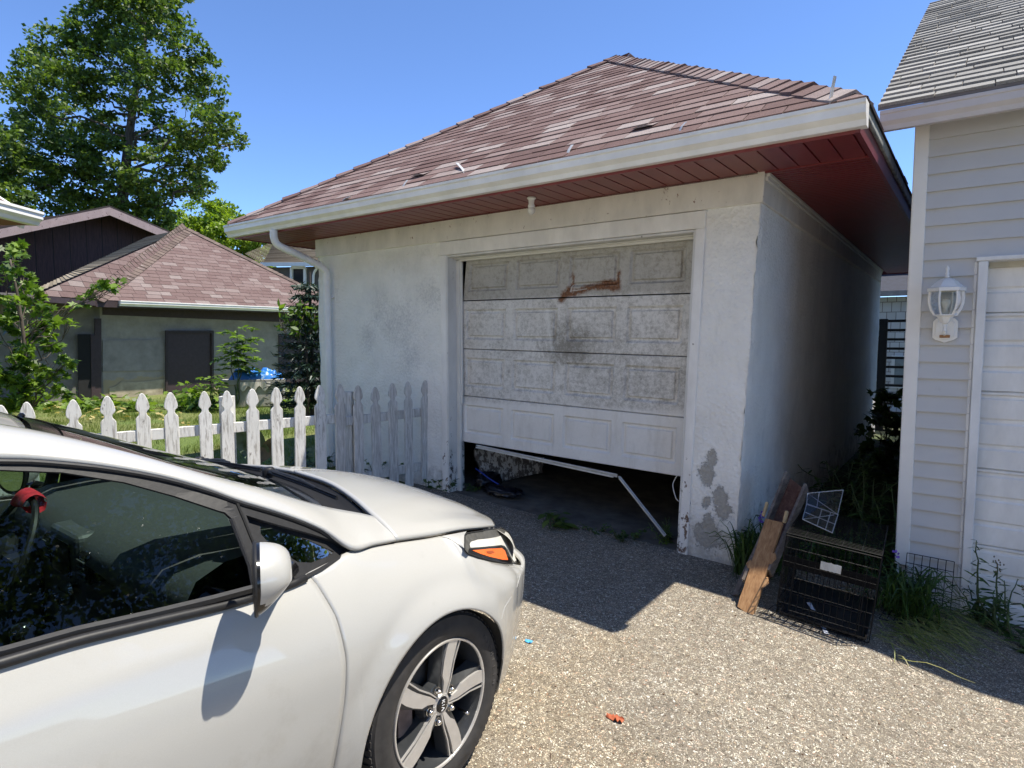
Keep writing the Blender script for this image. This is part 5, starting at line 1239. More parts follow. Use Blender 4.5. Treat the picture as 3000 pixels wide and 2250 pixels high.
# lawn blades
def blades(name, pos, hgt, mat, kind='stuff', org=None, up=3.5, tmpl=BLADE):
    n = len(pos); lean_ = rng.normal(size=(n,3))*.38; lean_[:,2] = 1; nr = rng.normal(size=(n,3)); nr[:,2] = 0
    V, F = inst(tmpl[0], tmpl[1], pos, nr, hgt, dirv=lean_); 
    o = mesh_np(name, V, F, M[mat]); tag(o, kind=kind); return o
rng = np.random.default_rng(9); N_ = 190000
xy = np.c_[rng.uniform(-13, -1.7, N_), rng.uniform(3.2, 13.5, N_)]
G2 = np.array([list(GI @ Vector((x, y, 0)))[:2] for x, y in xy]); ok = (G2[:,0] < -3.02) & (G2[:,0] > -12)
ang = xy[:,0]/xy[:,1]; ok &= (ang > -.86)
xy, G2 = xy[ok], G2[ok]; 
tuftn = np.array([mn.noise(Vector((x*1.6, y*1.6, 0))) for x, y in xy]); ok = rng.random(len(xy)) < .6+.7*tuftn; xy, G2, tuftn = xy[ok], G2[ok], tuftn[ok]
pos = np.c_[xy, [zg(u, v)-.01 for u, v in G2]]
g = blades('grass', pos, rng.uniform(.035,.085,len(pos))*(1+.5*tuftn), 'grass'); tag(g, 'sunlit unmown grass covering the lawn behind the picket fence', 'grass')

# weeds, tufts
def tuft(name, label, cat, base, n, L, spread, mat, w=.010, droop=.6, seed=1, fr='G', flowers=0, parent=None):
    random.seed(seed); b = Vector(base); mb = MB()
    for _ in range(n):
        a = random.random()*2*math.pi; l = L*random.uniform(.55, 1.15); s0 = b+Vector((random.gauss(0,.25*spread), random.gauss(0,.25*spread), 0)); d = Vector((math.cos(a), math.sin(a), 0)); out = spread*random.uniform(.3, 1.2)
        pts = []
        for i in range(8):
            t = i/7; pts.append(s0+d*out*t**1.3+Vector((0,0,l*(t-droop*t**2.6*random.uniform(.9,1.1)))))
        sd = d.cross(Vector((0,0,1))); sd = (sd+Vector((0,0,random.uniform(-.3,.3)))).normalized(); ww = w*random.uniform(.6,1.3)
        rows = [[p-sd*ww*(1-(i/7)**1.6)*min(1,.5+i*.3), p+Vector((0,0,-ww*.4)), p+sd*ww*(1-(i/7)**1.6)*min(1,.5+i*.3)] for i, p in enumerate(pts)]; mb.grid(rows)
    if flowers:
        t = thing(name, label, cat, tuple(b), fr); mb.build('leaf_blades', M[mat], t)
        fm = MB()
        for _ in range(flowers):
            c = b+Vector((random.gauss(0,spread*.5), random.gauss(0,spread*.5), L*random.uniform(.55,.85)))
            for k in range(9):
                d = Vector((random.gauss(0,1), random.gauss(0,1), random.gauss(0,1))).normalized(); e = d.orthogonal().normalized(); fm.quad(c+d*.008, c+d*.018+e*.010, c+d*.028, c+d*.018-e*.010)
        fm.build('blossom', M['purple'], t); return t
    return tag(mb.build(name, M[mat], org=tuple(b), fr=fr), label, cat)
def weed(name, label, base, h, nst, mat, leaf=.09, spread=.12, seed=1, tmpl=LANCE, nl=22, fr='G', cat='weed', up=.7, top=None):
    global rng; random.seed(seed); rng = np.random.default_rng(seed); b = Vector(base); t = thing(name, label, cat, tuple(b), fr); mb = MB(); pos, dv, sz = [], [], []
    for k in range(nst):
        a = random.random()*6.28; s0 = b+Vector((random.gauss(0,spread*.3), random.gauss(0,spread*.3), 0)); e = s0+Vector((math.cos(a)*spread*random.random()*1.3, math.sin(a)*spread*random.random()*1.3, h*random.uniform(.7,1.05)))
        st = branch_path(s0, e, spread*.12, 8); mb.tube(st, [.006*(1-.7*i/8)*(1+h) for i in range(9)], 5)
        for i in range(nl):
            q = (i+1)/nl; f = q*8; j = min(7, int(f)); p = st[j].lerp(st[j+1], f-j); aa = i*2.4; d = Vector((math.cos(aa), math.sin(aa), .55-.5*random.random())); pos.append(tuple(p)); dv.append(tuple(d)); sz.append(leaf*(1.15-.75*q)*random.uniform(.8,1.2))
    n = len(pos); V, F = inst(tmpl[0], tmpl[1], pos, norms(n, 2.5*up), sz, dirv=dv); mesh_np('foliage', V, F, M[mat], t); mb.build('stem', M['stem'], t)
    if top: 
        tp = MB()
        for _ in range(14): 
            c = st[8]+Vector((random.gauss(0,.018), random.gauss(0,.018), random.gauss(0,.02))); tp.lathe([(0,-.007),(.005,0),(0,.008)], 5, Matrix.Translation(c))
        tp.build('seed_head', simple('dry_seed_heads', (.16,.12,.07), .9), t)
    return t
def gz(x, y, z): return GI @ on_plane(x, y, (0,0,z), Vector((0,0,1)))
def gg(x, y):
    z = 0
    for _ in range(12): p = gz(x, y, z); z = zg(p.x, p.y)
    p.z = z; return tuple(p)
weed('burdock', 'broad-leaved burdock sprouting from the crack before the half-open door', gg(1205,1138), .10, 5, 'leaf_mid', .20, .17, 3, OVAL, 4, up=1.5)
weed('weed', 'feathery green weed at the foot of the bent strut', gg(1440,1172), .16, 9, 'leaf_young', .05, .10, 5, LANCE, 16)
weed('weed', 'low ragged weeds in the slab crack left of the strut foot', gg(1345,1165), .09, 6, 'leaf_dark', .05, .14, 6, MAPLE, 6)
weed('weed', 'tiny weed in the slab crack right of the burdock', gg(1290,1150), .06, 5, 'leaf_dark', .045, .10, 7, OVAL, 6)
weed('vine', 'trailing green vine at the foot of the left door casing', gg(948,1052), .12, 8, 'leaf_dark', .07, .20, 8, MAPLE, 7, cat='vine')
weed('vine', 'dry straggly vine creeping inside the left door jamb', gg(1030,1062), .07, 6, 'leaf_mid', .045, .15, 9, MAPLE, 6, cat='vine')
weed('weed', 'tall goldenrod-like weed with a dry tip growing before the ribbed door', (1.33,.36,-.17), .50, 2, 'leaf_dark', .10, .10, 10, LANCE, 34, top=1)
weed('weed', 'bushy dark undergrowth round the foot of the goldenrod-like weed', (1.38,.30,-.18), .26, 8, 'leaf_dark', .10, .14, 16, LANCE, 12)
weed('weed', 'slender weed at the right edge of the photo before the ribbed door', (1.50,.26,-.185), .36, 2, 'leaf_dark', .08, .08, 11, LANCE, 26, top=1)
weed('plantain', 'broad-leaved plantain at the right edge of the driveway', (1.56,.10,-.19), .05, 4, 'leaf_dark', .16, .10, 12, OVAL, 5, up=1.6)
weed('weed', 'tall upright weed standing in the dark gap between the garages', (.62,1.05,-.07), .75, 2, 'leaf_dark', .13, .08, 13, LANCE, 30)
weed('weed', 'leafy weed behind the crate against the grey siding corner', (.80,.75,-.09), .55, 7, 'leaf_dark', .14, .18, 14, LANCE, 16)
weed('weed', 'mass of shaded weeds filling the middle of the gap', (.45,1.7,-.04), .55, 16, 'leaf_dark', .15, .35, 15, LANCE, 16)
tuft('spiderwort', 'spiderwort clump with violet flowers behind the leaning wooden trough', 'plant', (.17,.10,-.02), 130, .55, .28, 'leaf_dark', .010, .55, 21, flowers=3)
tuft('long_grass', 'dark long grass hugging the corner of the stucco wall behind the trough', 'grass tuft', (.10,-.10,-.02), 80, .58, .17, 'leaf_dark', .008, .6, 22)
tuft('long_grass', 'arching long grass between the wire crate and the grey siding', 'grass tuft', (.97,.10,-.12), 150, .60, .28, 'leaf_dark', .009, .75, 23, flowers=1)
tuft('long_grass', 'deep shaded grass behind the wire crate', 'grass tuft', (.55,.55,-.06), 110, .50, .32, 'leaf_dark', .010, .6, 24)
random.seed(31); mb = MB()
for _ in range(260):
    c = Vector(gg(random.gauss(1985,48), 0+1345+random.gauss(0,24))) ; a = random.gauss(-.55,.35); l = random.uniform(.10,.32); d = Vector((math.cos(a), math.sin(a), 0)); sd = Vector((-d.y, d.x, 0))*.0045; b_ = random.uniform(-.05,.05)
    rows = []
    for i in range(6):
        t = i/5; p = c+d*l*t+Vector((-d.y, d.x, 0))*b_*t*t+Vector((0,0,.010+.03*math.sin(math.pi*t)*random.random())); rows.append([p-sd*(1-t*.8), p+sd*(1-t*.8)])
    mb.grid(rows)
tag(mb.build('cut_grass', M['straw'], org=gg(1985,1345), fr='G'), 'loose yellowish cut grass strewn on the drive below the wire panel', 'cut grass', kind='stuff')
tuft('ornamental_grass', 'reddish ornamental grass clump behind the sunlit picket fence', 'grass tuft', tuple(at(628,990,5.15)-Vector((0,0,at(628,990,5.15).z-.17))), 90, .48, .30, 'redgrass', .006, .6, 25, fr='W')
hb_ = at(545,985,4.95); hb_.z = .17
ho = thing('hosta', 'big-leaved grey-green hosta behind the sunlit pickets, one leaf browned', 'plant', tuple(hb_), 'W')
def bigleaf(base, tip, w, nm, mat, parent, cup=.25):
    base, tip = Vector(base), Vector(tip); d = tip-base; sd = d.cross(Vector((.2,-1,.1))).normalized(); nr = sd.cross(d).normalized(); rows = []
    for i in range(11):
        t = i/10; ww = w*math.sin(math.pi*min(1, t*.96+.02))**.75; c = base+d*t+nr*(-.08*math.sin(math.pi*t)); rows.append([c+sd*ww*s_+nr*cup*ww*abs(s_) for s_ in (-1,-.6,-.25,0,.25,.6,1)])
    mb = MB(); mb.grid(rows); return mb.build(nm, mat, parent, smooth=True)
M['hosta'] = simple('hosta_leaf', (.09,.13,.075), .5, .2, 20); M['hosta_brown'] = simple('browned_leaf', (.14,.11,.06), .6, .4, 14)
for (a, b_, w, m_) in (((548,1000),(512,925),.075,'hosta'), ((550,1000),(560,930),.05,'hosta'), ((552,1002),(598,945),.06,'hosta_brown'), ((545,1000),(530,950),.05,'hosta'), ((552,1000),(575,960),.04,'hosta')):
    bigleaf(at(*a, 4.95), at(*b_, 4.93), w, 'leaf', M[m_], ho)
# ------------------------------------------------------------ stucco outbuilding with the pink hip roof
nn = NB('old_grey_render'); k = nn.noise(4, 7, .7); x_, y_, z_ = nn.sep(); k2 = nn.noise(1.6, 5)
low = nn.rng(nn.math('ADD', z_, nn.math('MULTIPLY', nn.noise(5, 6, .7), .35)), .62, .64)  # lower wall coloured sandier, painting in its sunlit band
M['render'] = nn.fin(nn.mix(low, (.34,.28,.18), nn.ramp(k, [(.3, (.23,.212,.185)), (.7, (.35,.325,.285))])), .9, (k, .5, .02))
OA, OB = Vector((-7.95,12.0,0)), Vector((-4.6,16.3,0)); od = (OB-OA).normalized(); on = Vector((od.y,-od.x,0))      # on: outward to the yard
EH = 2.30
out = thing('stucco_outbuilding', 'low grey outbuilding with a pink shingled hip roof and brown boarded openings', 'outbuilding', (OA.x, OA.y, .2), 'W')
def oz(p, z): return Vector((p.x, p.y, z))
W0 = OA-on*.55; W1 = OB+od*3-on*.55; CB = Vector((-8.35,10.6,0)); 
mb = MB(); A0 = W0+od*.25
mb.quad(oz(A0,0), oz(W1,0), oz(W1,EH-.0), oz(A0,EH-.0)); LW = oz(A0,0)+Vector((-.95,-1.0,0))*1.0
LW2 = A0-on*3.4
mb.quad(oz(A0,EH), oz(LW2,EH), oz(LW2,0), oz(A0,0)); mb.quad(oz(W1,0), oz(W1-on*5,0), oz(W1-on*5,EH), oz(W1,EH)); mb.build('wall', M['render'], out)
def onw(x, y, off=0): p = on_plane(x, y, W0+on*off, on); return p
def wpanel(nm, mat, pts, off, parent=out, th=.03):
    V = [onw(x, y, off) for x, y in pts]; mb = MB(); n = len(V); mb.add(V+[v-on*th for v in V], [tuple(range(n))]+[(i, i+n, (i+1) % n+n, (i+1) % n) for i in range(n)]); return mb.build(nm, mat, parent)
wpanel('boarded_opening', M['brown_panel'], [(363,720),(457,720),(457,862),(363,862)], .04)
for q in ([(358,714),(462,714),(462,720),(358,720)], [(358,720),(363,720),(363,862),(358,862)], [(457,720),(462,720),(462,862),(457,862)]): wpanel('opening_trim', M['barnboard_trim'], q, .07)
wpanel('boarded_opening', M['brown_panel'], [(603,722),(700,722),(700,850),(603,850)], .03)
mb = MB(); 
fb = [onw(x, y, .02) for x, y in ((216,688),(720,694),(720,672),(216,660))]; 
wpanel('fascia_board', M['brown_panel'], [(222,680),(720,700),(720,670),(222,655)], .02)
wpanel('wall_tone_patch', simple('sunlit_foot_tint', (.36,.31,.22), .9, .3, 6, bump=.5), [(237,858),(330,858),(361,856),(361,818),(330,822),(295,826),(262,824),(250,834),(236,838)], .015)  # sunlit foot of the wall painted as a paler sandy patch
wpanel('wall_tone_patch', simple('grey_render_patch', (.26,.24,.215), .9, .2, 5, bump=.4), [(222,735),(361,733),(361,800),(222,803)], .018)
wpanel('corner_post', M['brown_panel'], [(205,688),(219,688),(219,862),(205,862)], .05)
wpanel('doorway', M['dark'], [(168,722),(196,722),(198,868),(170,868)], .05, th=.01)
wpanel('door_leaf', M['brown_panel'], [(196,722),(206,724),(206,868),(198,868)], .06)
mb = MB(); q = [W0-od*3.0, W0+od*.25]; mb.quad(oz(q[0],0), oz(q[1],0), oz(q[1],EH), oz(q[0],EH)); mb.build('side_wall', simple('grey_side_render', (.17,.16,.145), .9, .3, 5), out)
# its roof: front slope, left slope, tan slope
AE = at(292, 648, 12.0); EZ2 = AE.z; AE = oz(OA, EZ2-.0); BE = AE+od*5.9; PKo = at(405, 495, 16.0); CE = at(78, 636, 10.9); CE.z = EZ2+.02
roof = MB(); e = BE-AE; pd = (PKo-AE)-e.normalized()*(PKo-AE).dot(e.normalized()); rl = pd.length; pa = (PKo-AE).dot(e.normalized())
shingle_plane(roof, AE, e, pd, 6.2, rl, [(0,0,-rl,pa), (2*pa,0,rl,pa)], ex=.135, th=.008, seed=31, zoff=.0)
BE = AE+e.normalized()*2*pa
e2 = AE-CE; pd2 = (PKo-CE)-e2.normalized()*(PKo-CE).dot(e2.normalized()); pa2 = (PKo-CE).dot(e2.normalized()); L2 = e2.length; r2 = pd2.length
shingle_plane(roof, CE, e2, pd2, max(L2, pa2)+.2, r2, [(0,0,-r2,pa2), (L2,0,r2,L2-pa2)] if True else [], ex=.135, th=.008, seed=32)
roof.build('roof', M['pink_shingle'], out)
mb = MB(); dz = Vector((0,0,.03)); mb.quad(AE-dz, BE-dz, PKo-dz); mb.quad(CE-dz, AE-dz, PKo-dz); mb.quad(AE-dz*1.2, BE-dz*1.2, BE-dz*1.2-on*.6, AE-dz*1.2-on*.6); mb.quad(BE-dz, BE-on*5-dz, PKo-dz); mb.build('roof_deck', M['dark'], out)
tn = MB(); T1, T2 = at(88, 620, 11.9), at(318, 512, 17.2); e3 = T1-CE; 
c4_ = [CE+Vector((-.03,0,.02)), PKo+Vector((0,0,.02)), T2, T1]; u_ = (PKo-CE).normalized(); rr = (T2-PKo).normalized()
for k in range(46):
    a, b = k/46, (k+1)/46; p0, p1 = c4_[0].lerp(c4_[1], a), c4_[0].lerp(c4_[1], b); q0, q1 = c4_[3].lerp(c4_[2], a), c4_[3].lerp(c4_[2], b); up = Vector((0,0,.018)); tn.add([p0+up, q0+up, q1, p1, p0, q0], [(0,1,2,3), (4,5,1,0)], (k*.37) % 1)
tn.build('valley_roof', M['tan_shingle'], out)
nfr = e.normalized().cross(pd.normalized()); nlf = e2.normalized().cross(pd2.normalized()); hp = (PKo-AE).normalized()
cp = MB(); ridge_caps(cp, AE+Vector((0,0,.02)), PKo+Vector((0,0,.03)), inslope(hp, e.normalized(), nfr), inslope(hp, -e2.normalized(), nlf), w=.16, ex=.14, th=.012, seed=41)
hp2 = (PKo-BE).normalized(); ridge_caps(cp, BE+Vector((0,0,.02)), PKo+Vector((0,0,.03)), inslope(hp2, -e.normalized(), nfr), -on, w=.12, ex=.14, th=.012, seed=42); cp.build('hip_caps', M['cap_shingle'], out)
mb = MB(); g0 = AE+od*.4-Vector((0,0,.10)); prof2 = [(a, b*.9) for a, b in KP]; gutter(mb, prof2, g0, BE-Vector((0,0,.10)), on); mb.build('gutter', M['gutter'], out, mods=[('SOLIDIFY', dict(thickness=.003))])
mb = MB(); mb.bar(CE-Vector((0,0,.06)), AE-Vector((0,0,.06)), .03, .10); mb.bar(AE-Vector((0,0,.07)), BE-Vector((0,0,.07)), .02, .12); mb.build('eave_board', M['brown_panel'], out)
mb = MB(); mb.quad(*[p-Vector((0,0,.11)) for p in (CE, AE, oz(W0,EZ2), oz(W0-od*2.4,EZ2))]); mb.quad(*[p-Vector((0,0,.112)) for p in (AE, BE, BE-on*.6, AE-on*.6)]); mb.build('soffit', M['brown_panel'], out)
# ------------------------------------------------------------ brown boarded barn
BP = at(217, 441, 17.5); bw = Vector((BP.x, BP.y, 0))
barn = thing('brown_barn', 'dark brown board-clad gable building with a peeling pinkish rake, behind the outbuilding', 'barn', (bw.x, bw.y, .2), 'W')
def onb(x, y, off=0): return on_plane(x, y, bw+on*off, on)
LE, RE_, TP = onb(20, 478), onb(352, 505), onb(217, 450)
dnb = Vector((0,0,-1)); s0, s1 = (LE-bw).dot(od)-1.2, (RE_-bw).dot(od)
nn = NB('board_grooves'); xx = nn.mapv(rot=(0,0,-math.atan2(od.y, od.x))); X_, Y_, Z_ = nn.sep(xx); gr = nn.math('FRACT', nn.math('MULTIPLY', X_, 2.6)); line = nn.rng(nn.math('ABSOLUTE', nn.math('SUBTRACT', gr, .5)), .46, .49)
kk = nn.noise(6, 7, .7, vec=nn.mapv(scale=(6,6,.6))); cl_ = nn.ramp(kk, [(.3, (.026,.012,.011)), (.7, (.075,.035,.033))]); M['barnboard'] = nn.fin(nn.mix(line, cl_, (.008,.004,.005)), .8, (line, .5, -.02))
mb = MB(); P = [bw+od*s0, bw+od*s1]; sl = (TP.z-RE_.z)/((TP-bw).dot(od)-s1); 
mb.add([oz(P[0],0), oz(P[1],0), oz(P[1],RE_.z-.05), TP-Vector((0,0,.05)), oz(P[0], LE.z-.35)], [(0,1,2,3,4)]); mb.add([oz(P[1],0), oz(P[1]-on*7,0), oz(P[1]-on*7,RE_.z-.05), oz(P[1],RE_.z-.05)], [(0,1,2,3)]); mb.build('board_wall', M['barnboard'], barn)
mb = MB(); ov = on*.62; rk = [onb(-60,505), TP, onb(356,508)]
for a, b in ((rk[0], rk[1]), (rk[2], rk[1])):
    mb.add([a+ov, b+ov, b-on*7, a-on*7, a+ov-Vector((0,0,.05)), b+ov-Vector((0,0,.05)), b-on*7-Vector((0,0,.05)), a-on*7-Vector((0,0,.05))], [(0,1,2,3), (7,6,5,4), (0,4,5,1), (3,2,6,7), (0,3,7,4)])
mb.build('roof', simple('dark_roof_felt', (.035,.026,.026), .9, .3, 8), barn)
mb = MB()
for a, b in ((rk[0], rk[1]), (rk[2], rk[1])): mb.add([a+ov*1.01-Vector((0,0,.05)), b+ov*1.01-Vector((0,0,.05)), b+ov*1.01-Vector((0,0,.26)), a+ov*1.01-Vector((0,0,.26)), a+ov*.94-Vector((0,0,.05)), b+ov*.94-Vector((0,0,.05)), b+ov*.94-Vector((0,0,.26)), a+ov*.94-Vector((0,0,.26))], [(0,1,2,3), (7,6,5,4), (2,6,7,3)])
mb.build('rake_board', mat_oldpaint('peeling_pink_rake', (.33,.25,.24), (.10,.05,.05), .60, False), barn)
# ------------------------------------------------------------ far house with tan roof
fh = thing('far_house', 'distant house with a tan shingle roof and one white-framed window', 'house', tuple(oz(at(640,640,26),.2)), 'W')
Y_ = 26; a, b, c, d_ = at(525,560,Y_), at(760,545,Y_-1), at(700,470,Y_+4), at(600,522,Y_+3)
e0, e1, pkf = at(562,572,24), at(655,573,23), at(600,521,28); e2_ = at(900,600,21)
mb = MB(); qq = [at(529,549,27), at(567,571,24.9), at(800,570,24), at(760,500,30), at(594,521,29)]
for k in range(26):
    a, b = k/26, (k+1)/26; p0, p1 = qq[1].lerp(qq[4], a), qq[1].lerp(qq[4], b); r0, r1 = qq[2].lerp(qq[3], a), qq[2].lerp(qq[3], b); l0, l1 = qq[0].lerp(qq[4], a), qq[0].lerp(qq[4], b); up = Vector((0,-.02,.03))
    mb.add([p0+up, r0+up, r1, p1, p0, r0], [(0,1,2,3), (4,5,1,0)], (k*.41) % 1); mb.add([l0+up, p0+up, p1, l1], [(0,1,2,3)], (k*.3) % 1)
mb.build('roof', M['tan_shingle'], fh)
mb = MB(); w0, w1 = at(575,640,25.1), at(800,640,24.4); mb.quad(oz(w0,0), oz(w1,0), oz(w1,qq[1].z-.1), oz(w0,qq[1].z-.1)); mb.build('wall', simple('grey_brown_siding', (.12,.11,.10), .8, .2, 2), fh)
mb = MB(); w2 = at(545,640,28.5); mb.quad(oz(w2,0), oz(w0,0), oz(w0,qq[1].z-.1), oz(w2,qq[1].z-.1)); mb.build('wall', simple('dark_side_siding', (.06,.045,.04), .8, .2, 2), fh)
mb = MB(); mb.bar(qq[1]-Vector((0,.15,.02)), qq[2]-Vector((0,.15,.02)), .12, .14); mb.build('gutter', M['white_vinyl'], fh)
def fpt(x, y, off=0): return on_plane(x, y, w0+Vector((0,-off,0)), (w1-w0).cross(Vector((0,0,1))).normalized())
mb = MB(); q = [fpt(*p, .06) for p in ((630,578),(659,578),(659,628),(630,628))]; 
for i in range(4): mb.bar(q[i], q[(i+1) % 4], .10, .10)
wf = mb.build('window_frame', M['white_vinyl'], fh); mb = MB(); mb.quad(*[fpt(*p, .02) for p in ((630,578),(659,578),(659,628),(630,628))]); mb.build('window_pane', M['pane'], fh)
mb = MB(); mb.tube([fpt(684,580,.1), fpt(679,588,.1), fpt(677,595,.1), fpt(677,640,.1)], .05, 8); mb.build('downspout', M['white_vinyl'], fh)
# ------------------------------------------------------------ eave of the house at the left edge
lh = thing('neighbour_house', 'corner of a white-guttered eave with maroon soffit at the left edge', 'house', tuple(oz(at(-40,500,5.0), .2)), 'W')
gA, gB = at(67,487,5.2), at(-260,600,3.9); gB.z = gA.z; dg = (gB-gA).normalized(); ng = Vector((-dg.y, dg.x, 0)); ng = ng if ng.x < 0 else -ng
mb = MB(); gutter(mb, [(a*1.0, b*.9) for a, b in KP], gA-ng*.0, gB, -ng); mb.build('gutter', M['gutter'], lh, mods=[('SOLIDIFY', dict(thickness=.003))])
mb = MB(); r0 = at(52,478,5.3); rt_ = r0+Vector((-1.7,.55,.95)); mb.bar(r0, rt_, .03, .13); mb.build('rake_trim', M['white_vinyl'], lh)
mb = MB(); zz = gA.z+.02; q = [gA+Vector((0,0,.0)), gB+Vector((0,0,.0)), gB+ng*.9, gA+ng*.9]; mb.quad(*q); mb.build('soffit', M['soffit'], lh)
mb = MB(); q = [r0+Vector((0,0,.07)), gB+Vector((0,0,.2)), gB+Vector((-1.7,.55,1.1)), rt_+Vector((0,0,.07))]; mb.quad(*q); mb.add([p-Vector((0,0,.06)) for p in q], [(3,2,1,0)]); mb.build('roof', M['red_shingle'], lh)
mb = MB(); a, b = gA+ng*.75+dg*.25, gB+ng*.75; mb.quad(oz(a,0), oz(b,0), oz(b,a.z), oz(a,a.z)); mb.quad(oz(a,0), oz(a,a.z), oz(a+ng*4,a.z), oz(a+ng*4,0)); mb.add([a+Vector((0,0,0)), rt_-Vector((0,0,.1)), oz(rt_,a.z)], [(0,1,2)]); mb.build('wall', M['render'], lh)
# ------------------------------------------------------------ concrete tub with a blue tarp
tb = at(547, 858, 11.4); tz = zw(tb.x, tb.y); k = D/FPX*11.4
tub = thing('concrete_planter', 'long pale concrete planter in front of the grey outbuilding', 'planter', (tb.x, tb.y, tz), 'W')
cd_ = od; cn_ = on; T_ = Matrix.Translation((tb.x, tb.y, tz)) @ Matrix.Rotation(R(18), 4, 'Z'); zt = at(547, 820, 11.4).z
mb = MB(); hw = .54; zt -= tz
mb.box((-hw,-.3,0), (hw,-.22,zt), T_); mb.box((-hw,.22,0), (hw,.3,zt), T_); mb.box((-hw,-.2199,0), (-hw+.08,.2199,zt), T_); mb.box((hw-.08,-.2199,0), (hw,.2199,zt), T_); mb.box((-hw-.03,-.33,zt-.07), (hw+.03,-.301,zt+.02), T_)
mb.build('basin', simple('pale_concrete', (.36,.34,.30), .9, .25, 7, bump=.3), tub, mods=BEV(.01, 2)); mb = MB(); mb.box((-hw+.08,-.22,0), (hw-.08,.22,zt-.06), T_); mb.build('fill', M['soil'], tub)
nn = NB('blue_tarp'); k_ = nn.noise(3.5, 6, .7, dist=1.2); M['tarp'] = nn.fin(nn.ramp(k_, [(.40, (.02,.13,.45)), (.56, (.04,.22,.62)), (.60, (.30,.42,.50)), (.66, (.42,.40,.26))]), .35, (k_, .3, .02), spec=.5)
rng = np.random.default_rng(3); c = T_ @ Vector((.07,-.02,zt)); rows = []
for j in range(30):
    row = []
    for i in range(60):
        a = 2*math.pi*i/59; r_ = j/29; X = .50*r_*math.cos(a); Yy = .27*r_*math.sin(a); p = T_ @ Vector((.07+X, -.02+Yy, zt)); h = .15*(1-r_**2.6)+.15*mn.noise(Vector((math.cos(a)*r_*4, math.sin(a)*r_*3, 1)))*(1-.3*r_)+.05*abs(mn.noise(Vector((math.cos(a)*r_*10, math.sin(a)*r_*7, 2))))
        if r_ > .85: h -= (r_-.85)*.7*(1.0 if math.sin(a) < 0 else .2)
        row.append(Vector((p.x, p.y, p.z+max(h, -.10)+.01)))
    rows.append(row)
mb = MB(); mb.grid(rows); tag(mb.build('tarp', M['tarp'], org=tuple(c), smooth=True, weld=True), 'crumpled blue tarp heaped on the concrete planter', 'tarp')
mb = MB(); rows = [[T_ @ Vector((lerp(-.18,.32,i/16), -.345-.01*math.sin(i), zt-.02-j/6*(.12+.05*math.sin(i*1.1)))) for i in range(17)] for j in range(7)]; mb.grid(rows); tag(mb.build('cloth_scrap', simple('bleached_cloth', (.62,.58,.50), .9, .2, 9), org=tuple(T_ @ Vector((0,-.35,zt-.1)))), 'torn bleached cloth hanging over the front of the planter', 'cloth')
# ground plants along the outbuilding
rng = np.random.default_rng(44); pos, sz = [], []
for (x, y, r, n) in ((60,868,60,160),(170,872,40,120),(230,868,30,90),(300,866,40,110),(395,850,24,140),(420,868,30,120),(465,864,14,60),(650,866,30,80),(20,885,50,120)):
    for _ in range(n):
        p = at(x+random.gauss(0,r*.6), 868, 10.9+random.uniform(-.5,.5)); z0 = zw(p.x, p.y); pos.append((p.x, p.y, z0+abs(random.gauss(0,.09))*(1.6 if 380 < x < 430 else 1))); sz.append(random.uniform(.07,.14))
V, F = inst(MAPLE[0], MAPLE[1], pos, norms(len(pos), 1.3), sz); g = mesh_np('ground_cover', V, F, M['leaf_young']); tag(g, 'leafy ground cover along the foot of the outbuilding', 'ground cover', kind='stuff')
pos, sz = [], []
for (x, y, n) in ((255,895,26),(330,905,30),(210,915,16),(400,925,10),(600,900,8),(120,890,12)):
    for _ in range(n):
        px, py = x+random.gauss(0,28), y+random.gauss(0,7); p = on_plane(px, py, (0,0,.2), Vector((0,0,1))); pos.append((p.x, p.y, zw(p.x,p.y)+.05)); sz.append(random.uniform(.06,.13))
V, F = inst(OVAL[0], OVAL[1], pos, norms(len(pos), 2), sz); g = mesh_np('fallen_leaves', V, F, mat_leaf('dry_yellow_leaves', (.25,.2,.07), (.4,.34,.14), (.5,.46,.25), .2)); tag(g, 'dry yellow leaves scattered on the sunlit lawn', 'leaves', kind='stuff')
# shaded growth at the garage's left foot behind the pickets
weed('weed', 'dark creeping weeds at the stucco wall foot behind the shaded pickets', (-3.3,-.15,.13), .16, 12, 'leaf_dark', .09, .35, 51, MAPLE, 7)
weed('weed', 'small shaded plant in the corner between fence and downspout', (-4.2,-.35,.15), .18, 8, 'leaf_dark', .10, .28, 52, MAPLE, 7)
# ------------------------------------------------------------ down the gap: slat fence, shingled shed, bush
sf = thing('slat_fence', 'dark metal slat fence closing the far end of the gap', 'fence', (.0, 7.6, 0), 'G')
mb = MB(); a = gxy(1903, 690, 7.6); mb.box((a.x-.02,7.56,-.1), (a.x+.10,7.64,gxy(1910,689,7.6).z)); mb.build('post', M['blk'], sf)
for k in range(14):
    z = gxy(1940, 693, 7.6).z-.148*k; mb = MB(); mb.box((a.x+.101,7.59,z-.02), (1.6,7.61,z+.02)); mb.build('slat', M['blk'], sf)
nn = NB('white_cedar_shingles'); br = nn.n.new('ShaderNodeTexBrick'); nn.L(nn.mapv(rot=(math.pi/2,0,0)), br.inputs['Vector']); br.inputs['Scale'].default_value = 1; br.inputs['Brick Width'].default_value = .16; br.inputs['Row Height'].default_value = .2; br.inputs['Mortar Size'].default_value = .006; br.inputs['Color1'].default_value = (.62,.60,.58,1); br.inputs['Color2'].default_value = (.72,.70,.68,1); br.inputs['Mortar'].default_value = (.25,.2,.18,1)
M['cedar'] = nn.fin(br.outputs['Color'], .85, (br.outputs['Fac'], .6, -.02))
sh = thing('shingled_shed', 'white cedar-shingled shed seen through the gap behind the slat fence', 'shed', (0, 10.5, 0), 'G')
def gv(x, y, v=10.5): return gxy(x, y, v)
